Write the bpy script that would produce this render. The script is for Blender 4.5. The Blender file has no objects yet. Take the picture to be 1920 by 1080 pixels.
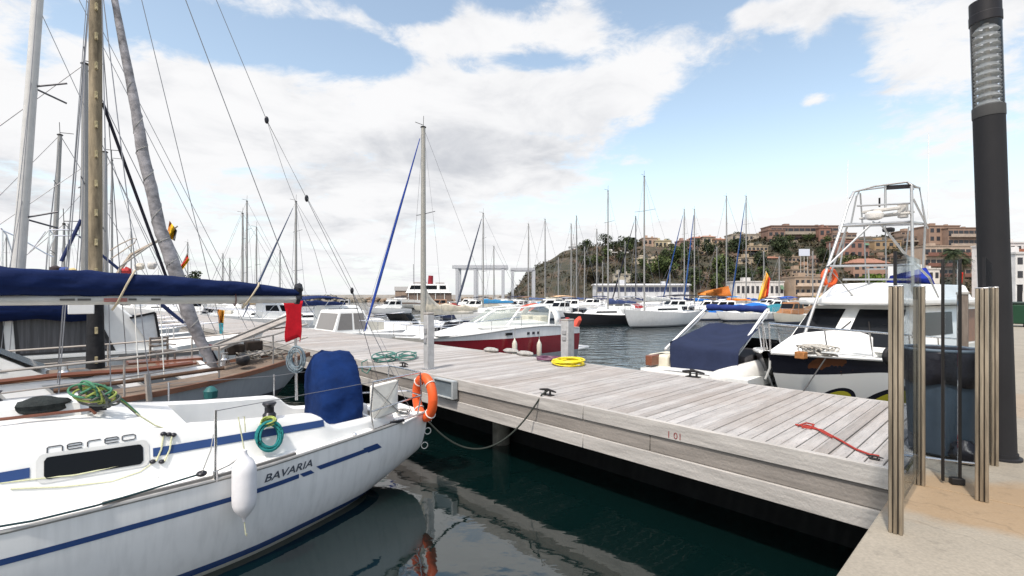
import bpy, bmesh, math, random
from mathutils import Vector, Matrix, noise
from mathutils.bvhtree import BVHTree
R = random.Random(7)
pi = math.pi
sc = bpy.context.scene
COL = sc.collection
V = Vector
# ------------------------------------------------------------------ place geometry
HW, F, HY = 2.82, 910.0, 556.0            # eye height above the water, focal length, horizon row
CAM = V((0, 0, HW))
d1 = V((-.6858, .7278, 0)); d2 = V((.7278, .6858, 0)); UP = V((0, 0, 1))
DECK = 1.27
def UV(u, v, z=0): return d1*u + d2*v + V((0, 0, z))
def ray(px, py): return V(((px-960)/F, 1, (HY-py)/F))
def PZ(px, py, z): r = ray(px, py); return CAM + r*((z-HW)/r.z)
def PU(px, py, u): r = ray(px, py); return CAM + r*(u/r.dot(d1))
def PV(px, py, v): r = ray(px, py); return CAM + r*(v/r.dot(d2))
def PD(px, py, d): return CAM + ray(px, py)*d
def WL(d, px): return V(((px-960)/F*d, d, 0))
def lerp(a, b, t): return a + (b-a)*t
def interp(pts, t):
    n = len(pts)
    if t <= pts[0][0]: return pts[0][1]
    if t >= pts[-1][0]: return pts[-1][1]
    for i in range(n-1):
        if pts[i][0] <= t <= pts[i+1][0]: break
    def sl(k):
        if k <= 0: return (pts[1][1]-pts[0][1])/(pts[1][0]-pts[0][0])
        if k >= n-1: return (pts[-1][1]-pts[-2][1])/(pts[-1][0]-pts[-2][0])
        return (pts[k+1][1]-pts[k-1][1])/(pts[k+1][0]-pts[k-1][0])
    x0, y0 = pts[i]; x1, y1 = pts[i+1]; h = x1-x0; s = (t-x0)/h
    m0, m1 = sl(i)*h, sl(i+1)*h
    return (2*s**3-3*s*s+1)*y0+(s**3-2*s*s+s)*m0+(-2*s**3+3*s*s)*y1+(s**3-s*s)*m1
# ------------------------------------------------------------------ materials
MATS = {}
def nd(nt, kind, **kw):
    n = nt.nodes.new(kind)
    for k, v in kw.items(): setattr(n, k, v)
    return n
def new_mat(name):
    m = bpy.data.materials.new(name); m.use_nodes = True
    nt = m.node_tree; nt.nodes.clear()
    out = nd(nt, 'ShaderNodeOutputMaterial'); b = nd(nt, 'ShaderNodeBsdfPrincipled')
    nt.links.new(b.outputs[0], out.inputs[0])
    MATS[name] = m
    return m, nt, b
def c4(c): return (c[0], c[1], c[2], 1)
def varied(nt, colsock, var, scale, coord=None, stretch=None):
    """multiply a colour by soft large and fine noise"""
    L = nt.links
    tc = nd(nt, 'ShaderNodeTexCoord')
    src = tc.outputs['Object']
    if stretch:
        mp = nd(nt, 'ShaderNodeMapping'); mp.inputs['Scale'].default_value = stretch
        L.new(src, mp.inputs[0]); src = mp.outputs[0]
    n = nd(nt, 'ShaderNodeTexNoise'); n.inputs['Scale'].default_value = scale
    n.inputs['Detail'].default_value = 6; n.inputs['Roughness'].default_value = .65
    L.new(src, n.inputs['Vector'])
    mr = nd(nt, 'ShaderNodeMapRange'); mr.inputs[1].default_value = .3; mr.inputs[2].default_value = .7
    mr.inputs[3].default_value = 1-var; mr.inputs[4].default_value = 1+var*.6
    L.new(n.outputs['Fac'], mr.inputs[0])
    mx = nd(nt, 'ShaderNodeVectorMath', operation='MULTIPLY')
    L.new(colsock, mx.inputs[0]); L.new(mr.outputs[0], mx.inputs[1])
    return mx.outputs[0], n.outputs['Fac'], src
def mat(name, col=(.5, .5, .5), rough=.5, metal=0, var=.12, scale=6, bump=0, bscale=None, coat=0, stretch=None, spec=.3, trans=0, alpha=1):
    if name in MATS: return MATS[name]
    m, nt, b = new_mat(name); L = nt.links
    rgb = nd(nt, 'ShaderNodeRGB'); rgb.outputs[0].default_value = c4(col)
    if var > 0:
        s, f, src = varied(nt, rgb.outputs[0], var, scale, stretch=stretch); L.new(s, b.inputs['Base Color'])
        mr = nd(nt, 'ShaderNodeMapRange'); mr.inputs[3].default_value = max(.02, rough-.1); mr.inputs[4].default_value = min(1, rough+.12)
        L.new(f, mr.inputs[0]); L.new(mr.outputs[0], b.inputs['Roughness'])
    else:
        L.new(rgb.outputs[0], b.inputs['Base Color']); b.inputs['Roughness'].default_value = rough
    b.inputs['Metallic'].default_value = metal; b.inputs['Coat Weight'].default_value = coat
    b.inputs['Specular IOR Level'].default_value = spec if rough < .55 or metal else min(spec, .14)
    if bump:
        tc = nd(nt, 'ShaderNodeTexCoord'); n = nd(nt, 'ShaderNodeTexNoise')
        n.inputs['Scale'].default_value = bscale or scale*4; n.inputs['Detail'].default_value = 5
        L.new(tc.outputs['Object'], n.inputs['Vector'])
        bp = nd(nt, 'ShaderNodeBump'); bp.inputs['Strength'].default_value = min(1, bump); bp.inputs['Distance'].default_value = .02
        L.new(n.outputs['Fac'], bp.inputs['Height']); L.new(bp.outputs[0], b.inputs['Normal'])
    if trans: b.inputs['Transmission Weight'].default_value = trans
    if alpha < 1: b.inputs['Alpha'].default_value = alpha
    return m
def hull_mat(name, bands, rough=.25, var=.06, streak=True):
    """gelcoat painted in horizontal bands: [(z from, colour), ...] rising from the keel, in the boat's own height"""
    if name in MATS: return MATS[name]
    m, nt, b = new_mat(name); L = nt.links
    tc = nd(nt, 'ShaderNodeTexCoord'); sp = nd(nt, 'ShaderNodeSeparateXYZ'); L.new(tc.outputs['Object'], sp.inputs[0])
    cr = nd(nt, 'ShaderNodeValToRGB'); cr.color_ramp.interpolation = 'CONSTANT'
    mr = nd(nt, 'ShaderNodeMapRange'); mr.inputs[1].default_value = -1; mr.inputs[2].default_value = 3
    L.new(sp.outputs[2], mr.inputs[0]); L.new(mr.outputs[0], cr.inputs[0])
    els = cr.color_ramp.elements
    els[0].position = 0; els[0].color = c4(bands[0][1])
    els[1].position = (bands[1][0]+1)/4 if len(bands) > 1 else 1; els[1].color = c4(bands[1][1] if len(bands) > 1 else bands[0][1])
    for z, c in bands[2:]:
        e = els.new((z+1)/4); e.color = c4(c)
    s, f, src = varied(nt, cr.outputs[0], var, 2.2)
    if streak:      # rain streaks and grime running down the topsides
        mp = nd(nt, 'ShaderNodeMapping'); mp.inputs['Scale'].default_value = (9, 9, .5); L.new(tc.outputs['Object'], mp.inputs[0])
        n = nd(nt, 'ShaderNodeTexNoise'); n.inputs['Scale'].default_value = 1.6; n.inputs['Detail'].default_value = 4; L.new(mp.outputs[0], n.inputs['Vector'])
        r2 = nd(nt, 'ShaderNodeMapRange'); r2.inputs[1].default_value = .45; r2.inputs[2].default_value = .75; r2.inputs[3].default_value = 1; r2.inputs[4].default_value = .88
        L.new(n.outputs['Fac'], r2.inputs[0])
        mx = nd(nt, 'ShaderNodeVectorMath', operation='MULTIPLY'); L.new(s, mx.inputs[0]); L.new(r2.outputs[0], mx.inputs[1]); s = mx.outputs[0]
    L.new(s, b.inputs['Base Color']); b.inputs['Roughness'].default_value = rough; b.inputs['Coat Weight'].default_value = .2
    return m
WHITE = (.70, .70, .68); NAVY = (.012, .022, .075); BLUE = (.015, .06, .26); BLACK = (.015, .015, .018)
def gel(): return mat('white_gelcoat', WHITE, .3, var=.07, scale=3, coat=.2)
def deckw(): return mat('non_slip_deck', (.72, .715, .69), .6, var=.07, scale=8, bump=.15, bscale=180)
def steel(): return mat('stainless_steel', (.62, .62, .63), .25, 1, var=.1, scale=20)
def alu(): return mat('anodised_aluminium', (.27, .265, .255), .5, .35, var=.12, scale=4)
def aluw(): return mat('painted_aluminium', (.50, .49, .47), .45, .1, var=.12, scale=4)
def wire(): return mat('rigging_wire', (.20, .20, .21), .45, .6, var=0)
def glassd(): return mat('dark_window_glass', (.005, .006, .008), .10, 0, var=0, spec=.13)
def rubber(): return mat('black_rubber', (.018, .018, .02), .6, 0, var=.2, scale=20)
def teak(): return mat('weathered_teak', (.175, .135, .105), .75, var=.45, scale=4, stretch=(1, 9, 9), bump=.2)
def mahog(): return mat('varnished_mahogany', (.16, .055, .028), .3, var=.3, scale=4, stretch=(1, 10, 10), coat=.3)
def cloth(name, c): return mat(name, c, .85, var=.18, scale=5, bump=.25, bscale=14)
# ------------------------------------------------------------------ mesh builder
class MB:
    def __init__(s): s.v = []; s.f = []; s.m = []; s.mi = 0
    def add(s, vs, fs):
        o = len(s.v); s.v += [V(x) for x in vs]
        for f in fs: s.f.append([o+i for i in f]); s.m.append(s.mi)
        return s
    def box(s, c, d, rz=0, M=None):
        x, y, z = d[0]/2, d[1]/2, d[2]/2
        A = M if M else Matrix.Rotation(rz, 3, 'Z')
        c = V(c)
        vs = [c + A @ V((a*x, b*y, e*z)) for e in (-1, 1) for b in (-1, 1) for a in (-1, 1)]
        return s.add(vs, [(0, 2, 3, 1), (4, 5, 7, 6), (0, 1, 5, 4), (2, 6, 7, 3), (0, 4, 6, 2), (1, 3, 7, 5)])
    def frame_box(s, p0, p1, w, h, up=UP):
        """a bar of w x h section from p0 to p1"""
        p0, p1 = V(p0), V(p1); t = (p1-p0).normalized()
        a = t.cross(up); a = a.normalized() if a.length > 1e-5 else V((1, 0, 0)); b = a.cross(t)
        vs = [p + a*(i*w/2) + b*(j*h/2) for p in (p0, p1) for i, j in ((-1, -1), (1, -1), (1, 1), (-1, 1))]
        return s.add(vs, [(3, 2, 1, 0), (4, 5, 6, 7), (0, 1, 5, 4), (1, 2, 6, 5), (2, 3, 7, 6), (3, 0, 4, 7)])
    def ring(s, c, t, r, n, ref=None, r2=None):
        t = V(t).normalized(); ref = ref or (UP if abs(t.z) < .9 else V((1, 0, 0)))
        a = t.cross(ref).normalized(); b = t.cross(a)
        return [V(c) + a*(r*math.cos(2*pi*i/n)) + b*((r2 or r)*math.sin(2*pi*i/n)) for i in range(n)]
    def loft(s, rings, close=True, cap0=False, cap1=False):
        n = len(rings[0]); vs = [p for r in rings for p in r]; fs = []
        for i in range(len(rings)-1):
            for j in range(n if close else n-1):
                k = (j+1) % n
                fs.append((i*n+j, i*n+k, (i+1)*n+k, (i+1)*n+j))
        if cap0: fs.append(tuple(range(n))[::-1])
        if cap1: fs.append(tuple((len(rings)-1)*n+i for i in range(n)))
        return s.add(vs, fs)
    def cyl(s, p0, p1, r0, r1=None, n=10, caps=True):
        p0, p1 = V(p0), V(p1); r1 = r0 if r1 is None else r1; t = p1-p0
        return s.loft([s.ring(p0, t, r0, n), s.ring(p1, t, r1, n)], True, caps, caps)
    def tube(s, pts, r, n=6, caps=True, closed=False):
        pts = [V(p) for p in pts]; m = len(pts); rings = []
        for i, p in enumerate(pts):
            a = pts[(i-1) % m] if (closed or i) else p; b = pts[(i+1) % m] if (closed or i < m-1) else p
            t = (b-a) if (b-a).length > 1e-7 else UP
            rr = r[i] if isinstance(r, (list, tuple)) else r
            rings.append(s.ring(p, t, rr, n))
        if closed: rings.append(rings[0])
        return s.loft(rings, True, caps and not closed, caps and not closed)
    def lathe(s, c, prof, n=20, axis=UP):
        c = V(c); rings = [s.ring(c+V(axis)*z, axis, max(r, .0005), n) for r, z in prof]
        return s.loft(rings, True, True, True)
    def torus(s, c, nrm, Rr, r, n=24, m=8, a0=0, a1=2*pi, sq=1):
        nrm = V(nrm).normalized(); ref = UP if abs(nrm.z) < .9 else V((1, 0, 0))
        a = nrm.cross(ref).normalized(); b = a.cross(nrm); full = abs(a1-a0-2*pi) < 1e-6; rings = []
        for i in range(n+1):
            t = a0+(a1-a0)*i/n; rad = a*math.cos(t)+b*math.sin(t)*sq; p = V(c)+rad*Rr; rd = rad.normalized()
            rings.append([p+rd*(r*math.cos(2*pi*j/m))+nrm*(r*math.sin(2*pi*j/m)) for j in range(m)])
        return s.loft(rings, True, not full, not full)
    def prism(s, poly, vec):
        poly = [V(p) for p in poly]; vec = V(vec); n = len(poly)
        vs = poly+[p+vec for p in poly]
        fs = [tuple(range(n))[::-1], tuple(range(n, 2*n))]+[(i, (i+1) % n, n+(i+1) % n, n+i) for i in range(n)]
        return s.add(vs, fs)
    def grid(s, rows): return s.loft(rows, False)
    def sph(s, c, r, n=12, m=8, rough=0):
        if not isinstance(r, (tuple, list)): r = (r, r, r)
        rows = []
        for i in range(m+1):
            th = pi*i/m; row = []
            for j in range(n):
                ph = 2*pi*j/n; q = V((math.sin(th)*math.cos(ph), math.sin(th)*math.sin(ph), math.cos(th)))
                k = 1+rough*noise.noise(q*2.3+V(c))
                row.append(V(c)+V((q.x*r[0], q.y*r[1], q.z*r[2]))*k)
            rows.append(row)
        return s.loft(rows, True)
    def quad(s, a, b, c, d): return s.add([a, b, c, d], [(0, 1, 2, 3)])
    def build(s, name, mats, parent=None, world=False, smooth=True, angle=35, bevel=0, bseg=2, mx=None, solid=0, sub=0):
        me = bpy.data.meshes.new(name)
        vs = s.v
        if mx is not None: vs = [mx @ p for p in vs]
        if world and parent is not None:
            inv = world_of(parent).inverted(); vs = [inv @ p for p in vs]
        me.from_pydata([tuple(p) for p in vs], [], s.f)
        mats = mats if isinstance(mats, (list, tuple)) else [mats]
        for m in mats: me.materials.append(m)
        if len(mats) > 1:
            for p, i in zip(me.polygons, s.m): p.material_index = i
        me.validate(); me.update()
        bm = bmesh.new(); bm.from_mesh(me); bmesh.ops.recalc_face_normals(bm, faces=bm.faces); bm.to_mesh(me); bm.free()
        if smooth:
            me.shade_smooth(); me.set_sharp_from_angle(angle=math.radians(angle))
        o = bpy.data.objects.new(name, me); COL.objects.link(o)
        if parent is not None: o.parent = parent
        if bevel:
            b = o.modifiers.new('Bevel', 'BEVEL'); b.width = bevel; b.segments = bseg; b.limit_method = 'ANGLE'; b.angle_limit = math.radians(40)
        if solid:
            b = o.modifiers.new('Solidify', 'SOLIDIFY'); b.thickness = solid; b.offset = 0
        if sub:
            b = o.modifiers.new('Subdivision', 'SUBSURF'); b.levels = sub; b.render_levels = sub
        return o
def world_of(o):
    m = Matrix.LocRotScale(o.location, o.rotation_euler, o.scale)
    return world_of(o.parent) @ m if o.parent else m
def tag(o, label=None, cat=None, group=None, kind=None):
    if label: o['label'] = label
    if cat: o['category'] = cat
    if group: o['group'] = group
    if kind: o['kind'] = kind
    return o
def thing(name, label, cat, loc=(0, 0, 0), rz=0, group=None):
    o = bpy.data.objects.new(name, None); COL.objects.link(o); o.empty_display_size = .2
    o.location = loc; o.rotation_euler = (0, 0, rz)
    return tag(o, label, cat, group)
def struct(o): return tag(o, kind='structure')
def copy_tree(o, parent=None):
    c = o.copy(); COL.objects.link(c); c.parent = parent
    for ch in [x for x in bpy.data.objects if x.parent == o]: copy_tree(ch, c)
    return c
def sag(p0, p1, s, n=14):
    p0, p1 = V(p0), V(p1)
    return [p0.lerp(p1, i/n) - V((0, 0, 4*s*(i/n)*(1-i/n))) for i in range(n+1)]
def coil(mb, c, Rr, r, loops=5, jit=.12, sq=1., hgt=.02, rnd=R, nrm=None, n=22):
    """loosely laid loops of rope or hose"""
    pts = []
    nrm = V(nrm).normalized() if nrm else UP
    ref = UP if abs(nrm.z) < .9 else V((1, 0, 0)); a = nrm.cross(ref).normalized(); b = a.cross(nrm)
    for k in range(loops*n):
        t = 2*pi*k/n; w = k/(loops*n)
        rr = Rr*(1+jit*math.sin(t*.37+k*.02)+jit*.6*noise.noise(V((k*.15, Rr, 3))))
        pts.append(V(c)+a*(rr*math.cos(t))+b*(rr*sq*math.sin(t))+nrm*(hgt*loops*(.5+.5*math.sin(t*.61+w*5))+r))
    mb.tube(pts, r, 6); return mb
def text_mesh(s, size, shear=0, font_bold=0):
    cu = bpy.data.curves.new('lettering', 'FONT'); cu.body = s; cu.size = size; cu.shear = shear; cu.offset = font_bold
    cu.resolution_u = 3
    o = bpy.data.objects.new('lettering', cu); COL.objects.link(o)
    dg = bpy.context.evaluated_depsgraph_get(); me = bpy.data.meshes.new_from_object(o.evaluated_get(dg))
    vs = [v.co.copy() for v in me.vertices]; fs = [list(p.vertices) for p in me.polygons]
    bpy.data.objects.remove(o); bpy.data.meshes.remove(me); bpy.data.curves.remove(cu)
    return vs, fs
# ------------------------------------------------------------------ hull lofting (x forward from the stern, y to port, z up from the waterline)
class Hull:
    def __init__(s, L, beam, sheer, keel, rake_b=.6, rake_s=0., e=.55, f=1., flare=.8, nt=30, ns=9, ext=0):
        s.ext = ext
        s.L, s.beam, s.sheer, s.keel = L, beam, sheer, keel
        s.rb, s.rs, s.e, s.f, s.flare, s.nt, s.ns = rake_b, rake_s, e, f, flare, nt, ns
    def hb(s, x): return max(.008, interp(s.beam, x/s.L))
    def sh(s, x): return interp(s.sheer, x/s.L)
    def pt(s, x, q, side):
        t = x/s.L; hb, sh, kz = s.hb(x), s.sh(x), interp(s.keel, t); th = q*pi/2
        w = s.flare*max(0, min(1, (t-.45)/.55))**1.3
        y = hb*((1-w)*max(0, math.cos(th))**s.e + w*(1-q)**.9)
        z = sh-(sh-kz)*math.sin(th)**s.f
        xx = x - s.rb*q*max(0, (t-.55)/.45)**1.6 + s.rs*q*max(0, (.25-t)/.25)
        return V((xx-s.sx(x), side*y, z))
    def sx(s, x): return s.ext*max(0, (.12-x/s.L)/.12)**1.5
    def mesh(s):
        m = MB(); rows = []
        for i in range(s.nt+1):
            x = s.L*(i/s.nt if i < s.nt else 1)
            rows.append([s.pt(x, j/s.ns, 1) for j in range(s.ns+1)]+[s.pt(x, j/s.ns, -1) for j in range(s.ns-1, -1, -1)])
        m.grid(rows); m.add(rows[0], [tuple(range(len(rows[0])))])
        return m
    def deck(s, x0=0, x1=None, inset=.01, dz=-.015, camber=.04, inner=None, n=20):
        m = MB(); x1 = s.L*.995 if x1 is None else x1
        rows = {1: [], -1: [], 0: []}
        for i in range(n+1):
            x = lerp(x0, x1, i/n); h = max(.002, s.hb(x)-inset); z = s.sh(x)+dz
            if inner:
                for sd in (1, -1): rows[sd].append([V((x-s.sx(x), sd*h, z)), V((x-s.sx(x), sd*min(inner, h*.96), z+camber*.3))])
            else:
                rows[0].append([V((x, h*k, z+camber*(1-k*k))) for k in (1, .5, 0, -.5, -1)])
        for r in rows.values():
            if r: m.grid(r)
        return m
    def edge(s, side, x0, x1, n=24, out=0, dz=0):
        return [V((x-s.sx(x), side*(s.hb(x)+out), s.sh(x)+dz)) for x in [lerp(x0, x1, i/n) for i in range(n+1)]]
def house(m, x0, x1, w0, w1, zb, zt, rf=.5, ra=.15, inw=.12, crown=.06, n=8, zb1=None):
    """cabin: x0 aft .. x1 front at its base; rf/ra are how far front and back lean in, w0/w1 half widths aft/front"""
    zb1 = zb if zb1 is None else zb1
    def sec(x, xt, w):
        zbb = lerp(zb, zb1, (x-x0)/(x1-x0))
        r = [V((x, w, zbb)), V((lerp(x, xt, .92), w-inw*.9, lerp(zbb, zt, .92)))]
        for k in range(n+1):
            a = 1-2*k/n; r.append(V((xt, a*(w-inw-.03), zt+crown*(1-a*a))))
        r += [V((lerp(x, xt, .92), -w+inw*.9, lerp(zbb, zt, .92))), V((x, -w, zbb))]
        return r
    rings = [sec(x0, x0+ra, w0)]
    for k in range(1, 6):
        t = k/6; rings.append(sec(lerp(x0, x1, t), lerp(x0+ra, x1-rf, t), lerp(w0, w1, t)))
    rings.append(sec(x1, x1-rf, w1))
    m.loft(rings, True, True, True); return m
def house_face(x0, x1, w0, w1, zb, zt, rf, ra, inw, s, q, side, out=.006):
    """a point on a cabin's side, s along (0 aft, 1 front), q up"""
    x = lerp(x0, x1, s); xt = lerp(x0+ra, x1-rf, s); w = lerp(w0, w1, s)
    return V((lerp(x, xt, q), side*(w-inw*q+out), lerp(zb, zt, q)))
# ================================================================== camera, sky, sun
cam = bpy.data.cameras.new('camera'); co = bpy.data.objects.new('camera', cam); COL.objects.link(co)
co.location = CAM; co.rotation_euler = (pi/2, 0, 0); cam.sensor_width = 36; cam.lens = 36*F/1920
cam.shift_y = 16/1920; cam.clip_start = .05; cam.clip_end = 20000; sc.camera = co
sc.view_settings.view_transform = 'Standard'; sc.view_settings.look = 'None'; sc.view_settings.exposure = 0.12; sc.view_settings.gamma = 1
sc.cycles.use_denoising = True; sc.cycles.max_bounces = 8; sc.cycles.transparent_max_bounces = 12
sc.cycles.sample_clamp_indirect = 6
SUN_EL, SUN_AZ = math.radians(58), math.radians(-150)      # azimuth clockwise from the view axis
sd = V((math.sin(SUN_AZ)*math.cos(SUN_EL), math.cos(SUN_AZ)*math.cos(SUN_EL), math.sin(SUN_EL)))
sun = bpy.data.lights.new('sun', 'SUN'); sun.energy = 3.9; sun.angle = math.radians(3); sun.color = (1, .95, .88)
so = bpy.data.objects.new('sun', sun); COL.objects.link(so); so.rotation_euler = sd.to_track_quat('Z', 'Y').to_euler()
w = bpy.data.worlds.new('World'); sc.world = w; w.use_nodes = True
nt = w.node_tree; nt.nodes.clear(); L = nt.links
def mth(op, a, b=None, c=None, clamp=False):
    n = nd(nt, 'ShaderNodeMath', operation=op); n.use_clamp = clamp
    for i, x in enumerate((a, b, c)):
        if x is None: continue
        if isinstance(x, (int, float)): n.inputs[i].default_value = x
        else: L.new(x, n.inputs[i])
    return n.outputs[0]
out = nd(nt, 'ShaderNodeOutputWorld'); bg = nd(nt, 'ShaderNodeBackground'); L.new(bg.outputs[0], out.inputs[0])
bg.inputs[1].default_value = .1
sky = nd(nt, 'ShaderNodeTexSky', sky_type='NISHITA'); sky.sun_disc = False
sky.sun_elevation = SUN_EL; sky.sun_rotation = SUN_AZ; sky.air_density = 1.0; sky.dust_density = 1.2; sky.ozone_density = 2.0
tc = nd(nt, 'ShaderNodeTexCoord'); sp = nd(nt, 'ShaderNodeSeparateXYZ'); L.new(tc.outputs['Generated'], sp.inputs[0])
X, Y, Z = sp.outputs
az = mth('ARCTAN2', X, Y); el = mth('ARCSINE', Z)
def azel(px, py):
    a = math.atan((px-960)/F); return a, math.atan((HY-py)/F*math.cos(a))
def blob(px, py, rx, ry, wgt):
    """a soft patch of more or less cloud, in sky azimuth and elevation"""
    a, e = azel(px, py)
    sa = rx/F*math.cos(a)**2; se = ry/F*math.cos(a)
    u = mth('MULTIPLY', mth('SUBTRACT', az, a), 1/sa); v = mth('MULTIPLY', mth('SUBTRACT', el, e), 1/se)
    q = mth('ADD', mth('MULTIPLY', u, u), mth('MULTIPLY', v, v))
    return mth('MULTIPLY', mth('POWER', 2.718, mth('MULTIPLY', q, -1)), wgt)
def field(bl, base):
    acc = None
    for b in bl:
        o = blob(*b); acc = o if acc is None else mth('ADD', acc, o)
    return mth('ADD', acc, base)
# cloud-deck coordinates: the direction carried up to a flat layer
zz = mth('ADD', mth('MAXIMUM', Z, 0), .16)
cmb = nd(nt, 'ShaderNodeCombineXYZ'); L.new(mth('DIVIDE', X, zz), cmb.inputs[0]); L.new(mth('DIVIDE', Y, zz), cmb.inputs[1]); cmb.inputs[2].default_value = 1.7
def fbm(scale, det=9, rgh=.58, dist=0, off=(0, 0, 0)):
    mp = nd(nt, 'ShaderNodeMapping'); mp.inputs['Location'].default_value = off; L.new(cmb.outputs[0], mp.inputs[0])
    n = nd(nt, 'ShaderNodeTexNoise'); n.inputs['Scale'].default_value = scale; n.inputs['Detail'].default_value = det
    n.inputs['Roughness'].default_value = rgh; n.inputs['Distortion'].default_value = dist
    L.new(mp.outputs[0], n.inputs['Vector']); return n.outputs['Fac']
cov = field([(640, 300, 520, 150, .62), (1010, 190, 300, 90, .62), (1200, 140, 95, 62, .48), (100, 200, 260, 200, .34), (420, 190, 330, 60, .30), (600, 490, 700, 70, .22),
             (500, 8, 200, 30, .34), (880, 62, 100, 36, .80), (1080, 48, 60, 44, .72), (640, 104, 210, 30, -.85), (1030, 118, 110, 20, -.75), (770, 20, 80, 26, -.75), (350, 82, 150, 30, -.62), (170, 50, 90, 40, -.45), (60, 100, 60, 40, -.45), (945, 0, 50, 22, -.5), (250, 110, 60, 24, -.3),
             (1430, 190, 180, 130, -.80), (1260, 290, 150, 60, -.70), (1250, 10, 150, 46, -.6), (1180, 375, 170, 36, -.65), (1400, 340, 200, 40, -.5), (1290, 210, 60, 60, -.35),
             (1740, 160, 150, 110, .42), (1520, 15, 100, 26, .55), (1395, 25, 36, 14, .55), (1690, 270, 200, 40, .28), (1525, 188, 50, 14, .80), (1500, 430, 420, 46, .62), (1400, 302, 90, 11, .62), (1220, 302, 50, 9, .45), (1000, 470, 250, 30, .4), (1080, 340, 90, 12, .3),
             (1580, 110, 40, 60, -.45), (1860, 60, 50, 60, .1), (1640, 330, 120, 26, -.35)], .02)
n1 = fbm(1.9, 12, .62, .35); n2 = fbm(6.5, 10, .66, .6, (3, 1, 0))
fine = mth('ADD', mth('MULTIPLY', mth('SUBTRACT', n1, .5), 2.3), mth('MULTIPLY', mth('SUBTRACT', n2, .5), 1.1))
val = mth('ADD', fine, cov)
dens = nd(nt, 'ShaderNodeMapRange', interpolation_type='SMOOTHSTEP'); dens.inputs[1].default_value = -.10; dens.inputs[2].default_value = .42
L.new(val, dens.inputs[0])
# grey undersides where the layer is thick
thick = field([(850, 275, 300, 75, .30), (480, 160, 220, 40, .18), (60, 330, 140, 80, .3), (700, 400, 420, 50, .2), (1120, 215, 130, 40, .12), (1700, 215, 90, 35, .2)], -.02)
n3 = fbm(2.1, 8, .6, .4, (7, 2, 0))
shade = nd(nt, 'ShaderNodeMapRange', interpolation_type='SMOOTHSTEP'); shade.inputs[1].default_value = -.05; shade.inputs[2].default_value = .75
L.new(mth('ADD', thick, mth('MULTIPLY', mth('SUBTRACT', n3, .5), 1.7)), shade.inputs[0])
cc = nd(nt, 'ShaderNodeMixRGB'); cc.inputs[1].default_value = (8.9, 8.9, 9.0, 1); cc.inputs[2].default_value = (5.4, 5.6, 6.05, 1); L.new(shade.outputs[0], cc.inputs[0])
# milky air low over the sea
hz = nd(nt, 'ShaderNodeMapRange', interpolation_type='SMOOTHSTEP'); hz.inputs[1].default_value = .33; hz.inputs[2].default_value = -.02; hz.inputs[3].default_value = 0; hz.inputs[4].default_value = .84
L.new(Z, hz.inputs[0])
tint = nd(nt, 'ShaderNodeMixRGB', blend_type='MULTIPLY'); tint.inputs[0].default_value = 1; L.new(sky.outputs[0], tint.inputs[1]); tint.inputs[2].default_value = (3.35, 2.85, 2.25, 1)
m0 = nd(nt, 'ShaderNodeMixRGB'); L.new(hz.outputs[0], m0.inputs[0]); L.new(tint.outputs[0], m0.inputs[1]); m0.inputs[2].default_value = (7.6, 8.3, 9.0, 1)
m1 = nd(nt, 'ShaderNodeMixRGB'); L.new(dens.outputs[0], m1.inputs[0]); L.new(m0.outputs[0], m1.inputs[1]); L.new(cc.outputs[0], m1.inputs[2])
# sky above the view is brightened to add light on level surfaces
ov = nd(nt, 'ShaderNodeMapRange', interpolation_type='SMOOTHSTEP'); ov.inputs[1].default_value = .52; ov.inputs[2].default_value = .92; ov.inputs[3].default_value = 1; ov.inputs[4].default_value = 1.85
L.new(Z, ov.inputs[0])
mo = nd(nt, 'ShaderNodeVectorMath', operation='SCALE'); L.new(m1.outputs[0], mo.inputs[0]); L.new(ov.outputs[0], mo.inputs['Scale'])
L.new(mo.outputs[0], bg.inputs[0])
# ================================================================== water
def water_mat():
    m, nt, b = new_mat('harbour_water'); L = nt.links
    b.inputs['Base Color'].default_value = (.0013, .0068, .0066, 1); b.inputs['Roughness'].default_value = .03; b.inputs['IOR'].default_value = 1.95
    tc = nd(nt, 'ShaderNodeTexCoord'); g = nd(nt, 'ShaderNodeNewGeometry')
    def nz(scale, det, stretch, w=1):
        mp = nd(nt, 'ShaderNodeMapping'); mp.inputs['Scale'].default_value = stretch; mp.inputs['Rotation'].default_value = (0, 0, .5); L.new(tc.outputs['Object'], mp.inputs[0])
        n = nd(nt, 'ShaderNodeTexNoise'); n.inputs['Scale'].default_value = scale; n.inputs['Detail'].default_value = det; n.inputs['Roughness'].default_value = .5; n.inputs['Distortion'].default_value = .4
        L.new(mp.outputs[0], n.inputs['Vector']); return n.outputs['Fac']
    ln = nd(nt, 'ShaderNodeVectorMath', operation='LENGTH'); L.new(g.outputs['Position'], ln.inputs[0])
    # calm in the lee of the pontoon, ruffled out in the basin
    mr = nd(nt, 'ShaderNodeMapRange'); mr.inputs[1].default_value = 8; mr.inputs[2].default_value = 26; mr.inputs[3].default_value = .08; mr.inputs[4].default_value = 1.0; L.new(ln.outputs['Value'], mr.inputs[0])
    a = nz(.85, 3, (1, 1.4, 1)); c = nz(3.6, 3, (1, 1.3, 1))
    s1 = nd(nt, 'ShaderNodeMath', operation='MULTIPLY'); L.new(c, s1.inputs[0]); s1.inputs[1].default_value = .20
    s2 = nd(nt, 'ShaderNodeMath', operation='ADD'); L.new(a, s2.inputs[0]); L.new(s1.outputs[0], s2.inputs[1])
    bp = nd(nt, 'ShaderNodeBump'); bp.inputs['Distance'].default_value = .12; L.new(mr.outputs[0], bp.inputs['Strength']); L.new(s2.outputs[0], bp.inputs['Height'])
    L.new(bp.outputs[0], b.inputs['Normal'])
    return m
mb = MB(); S = 9000
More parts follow.
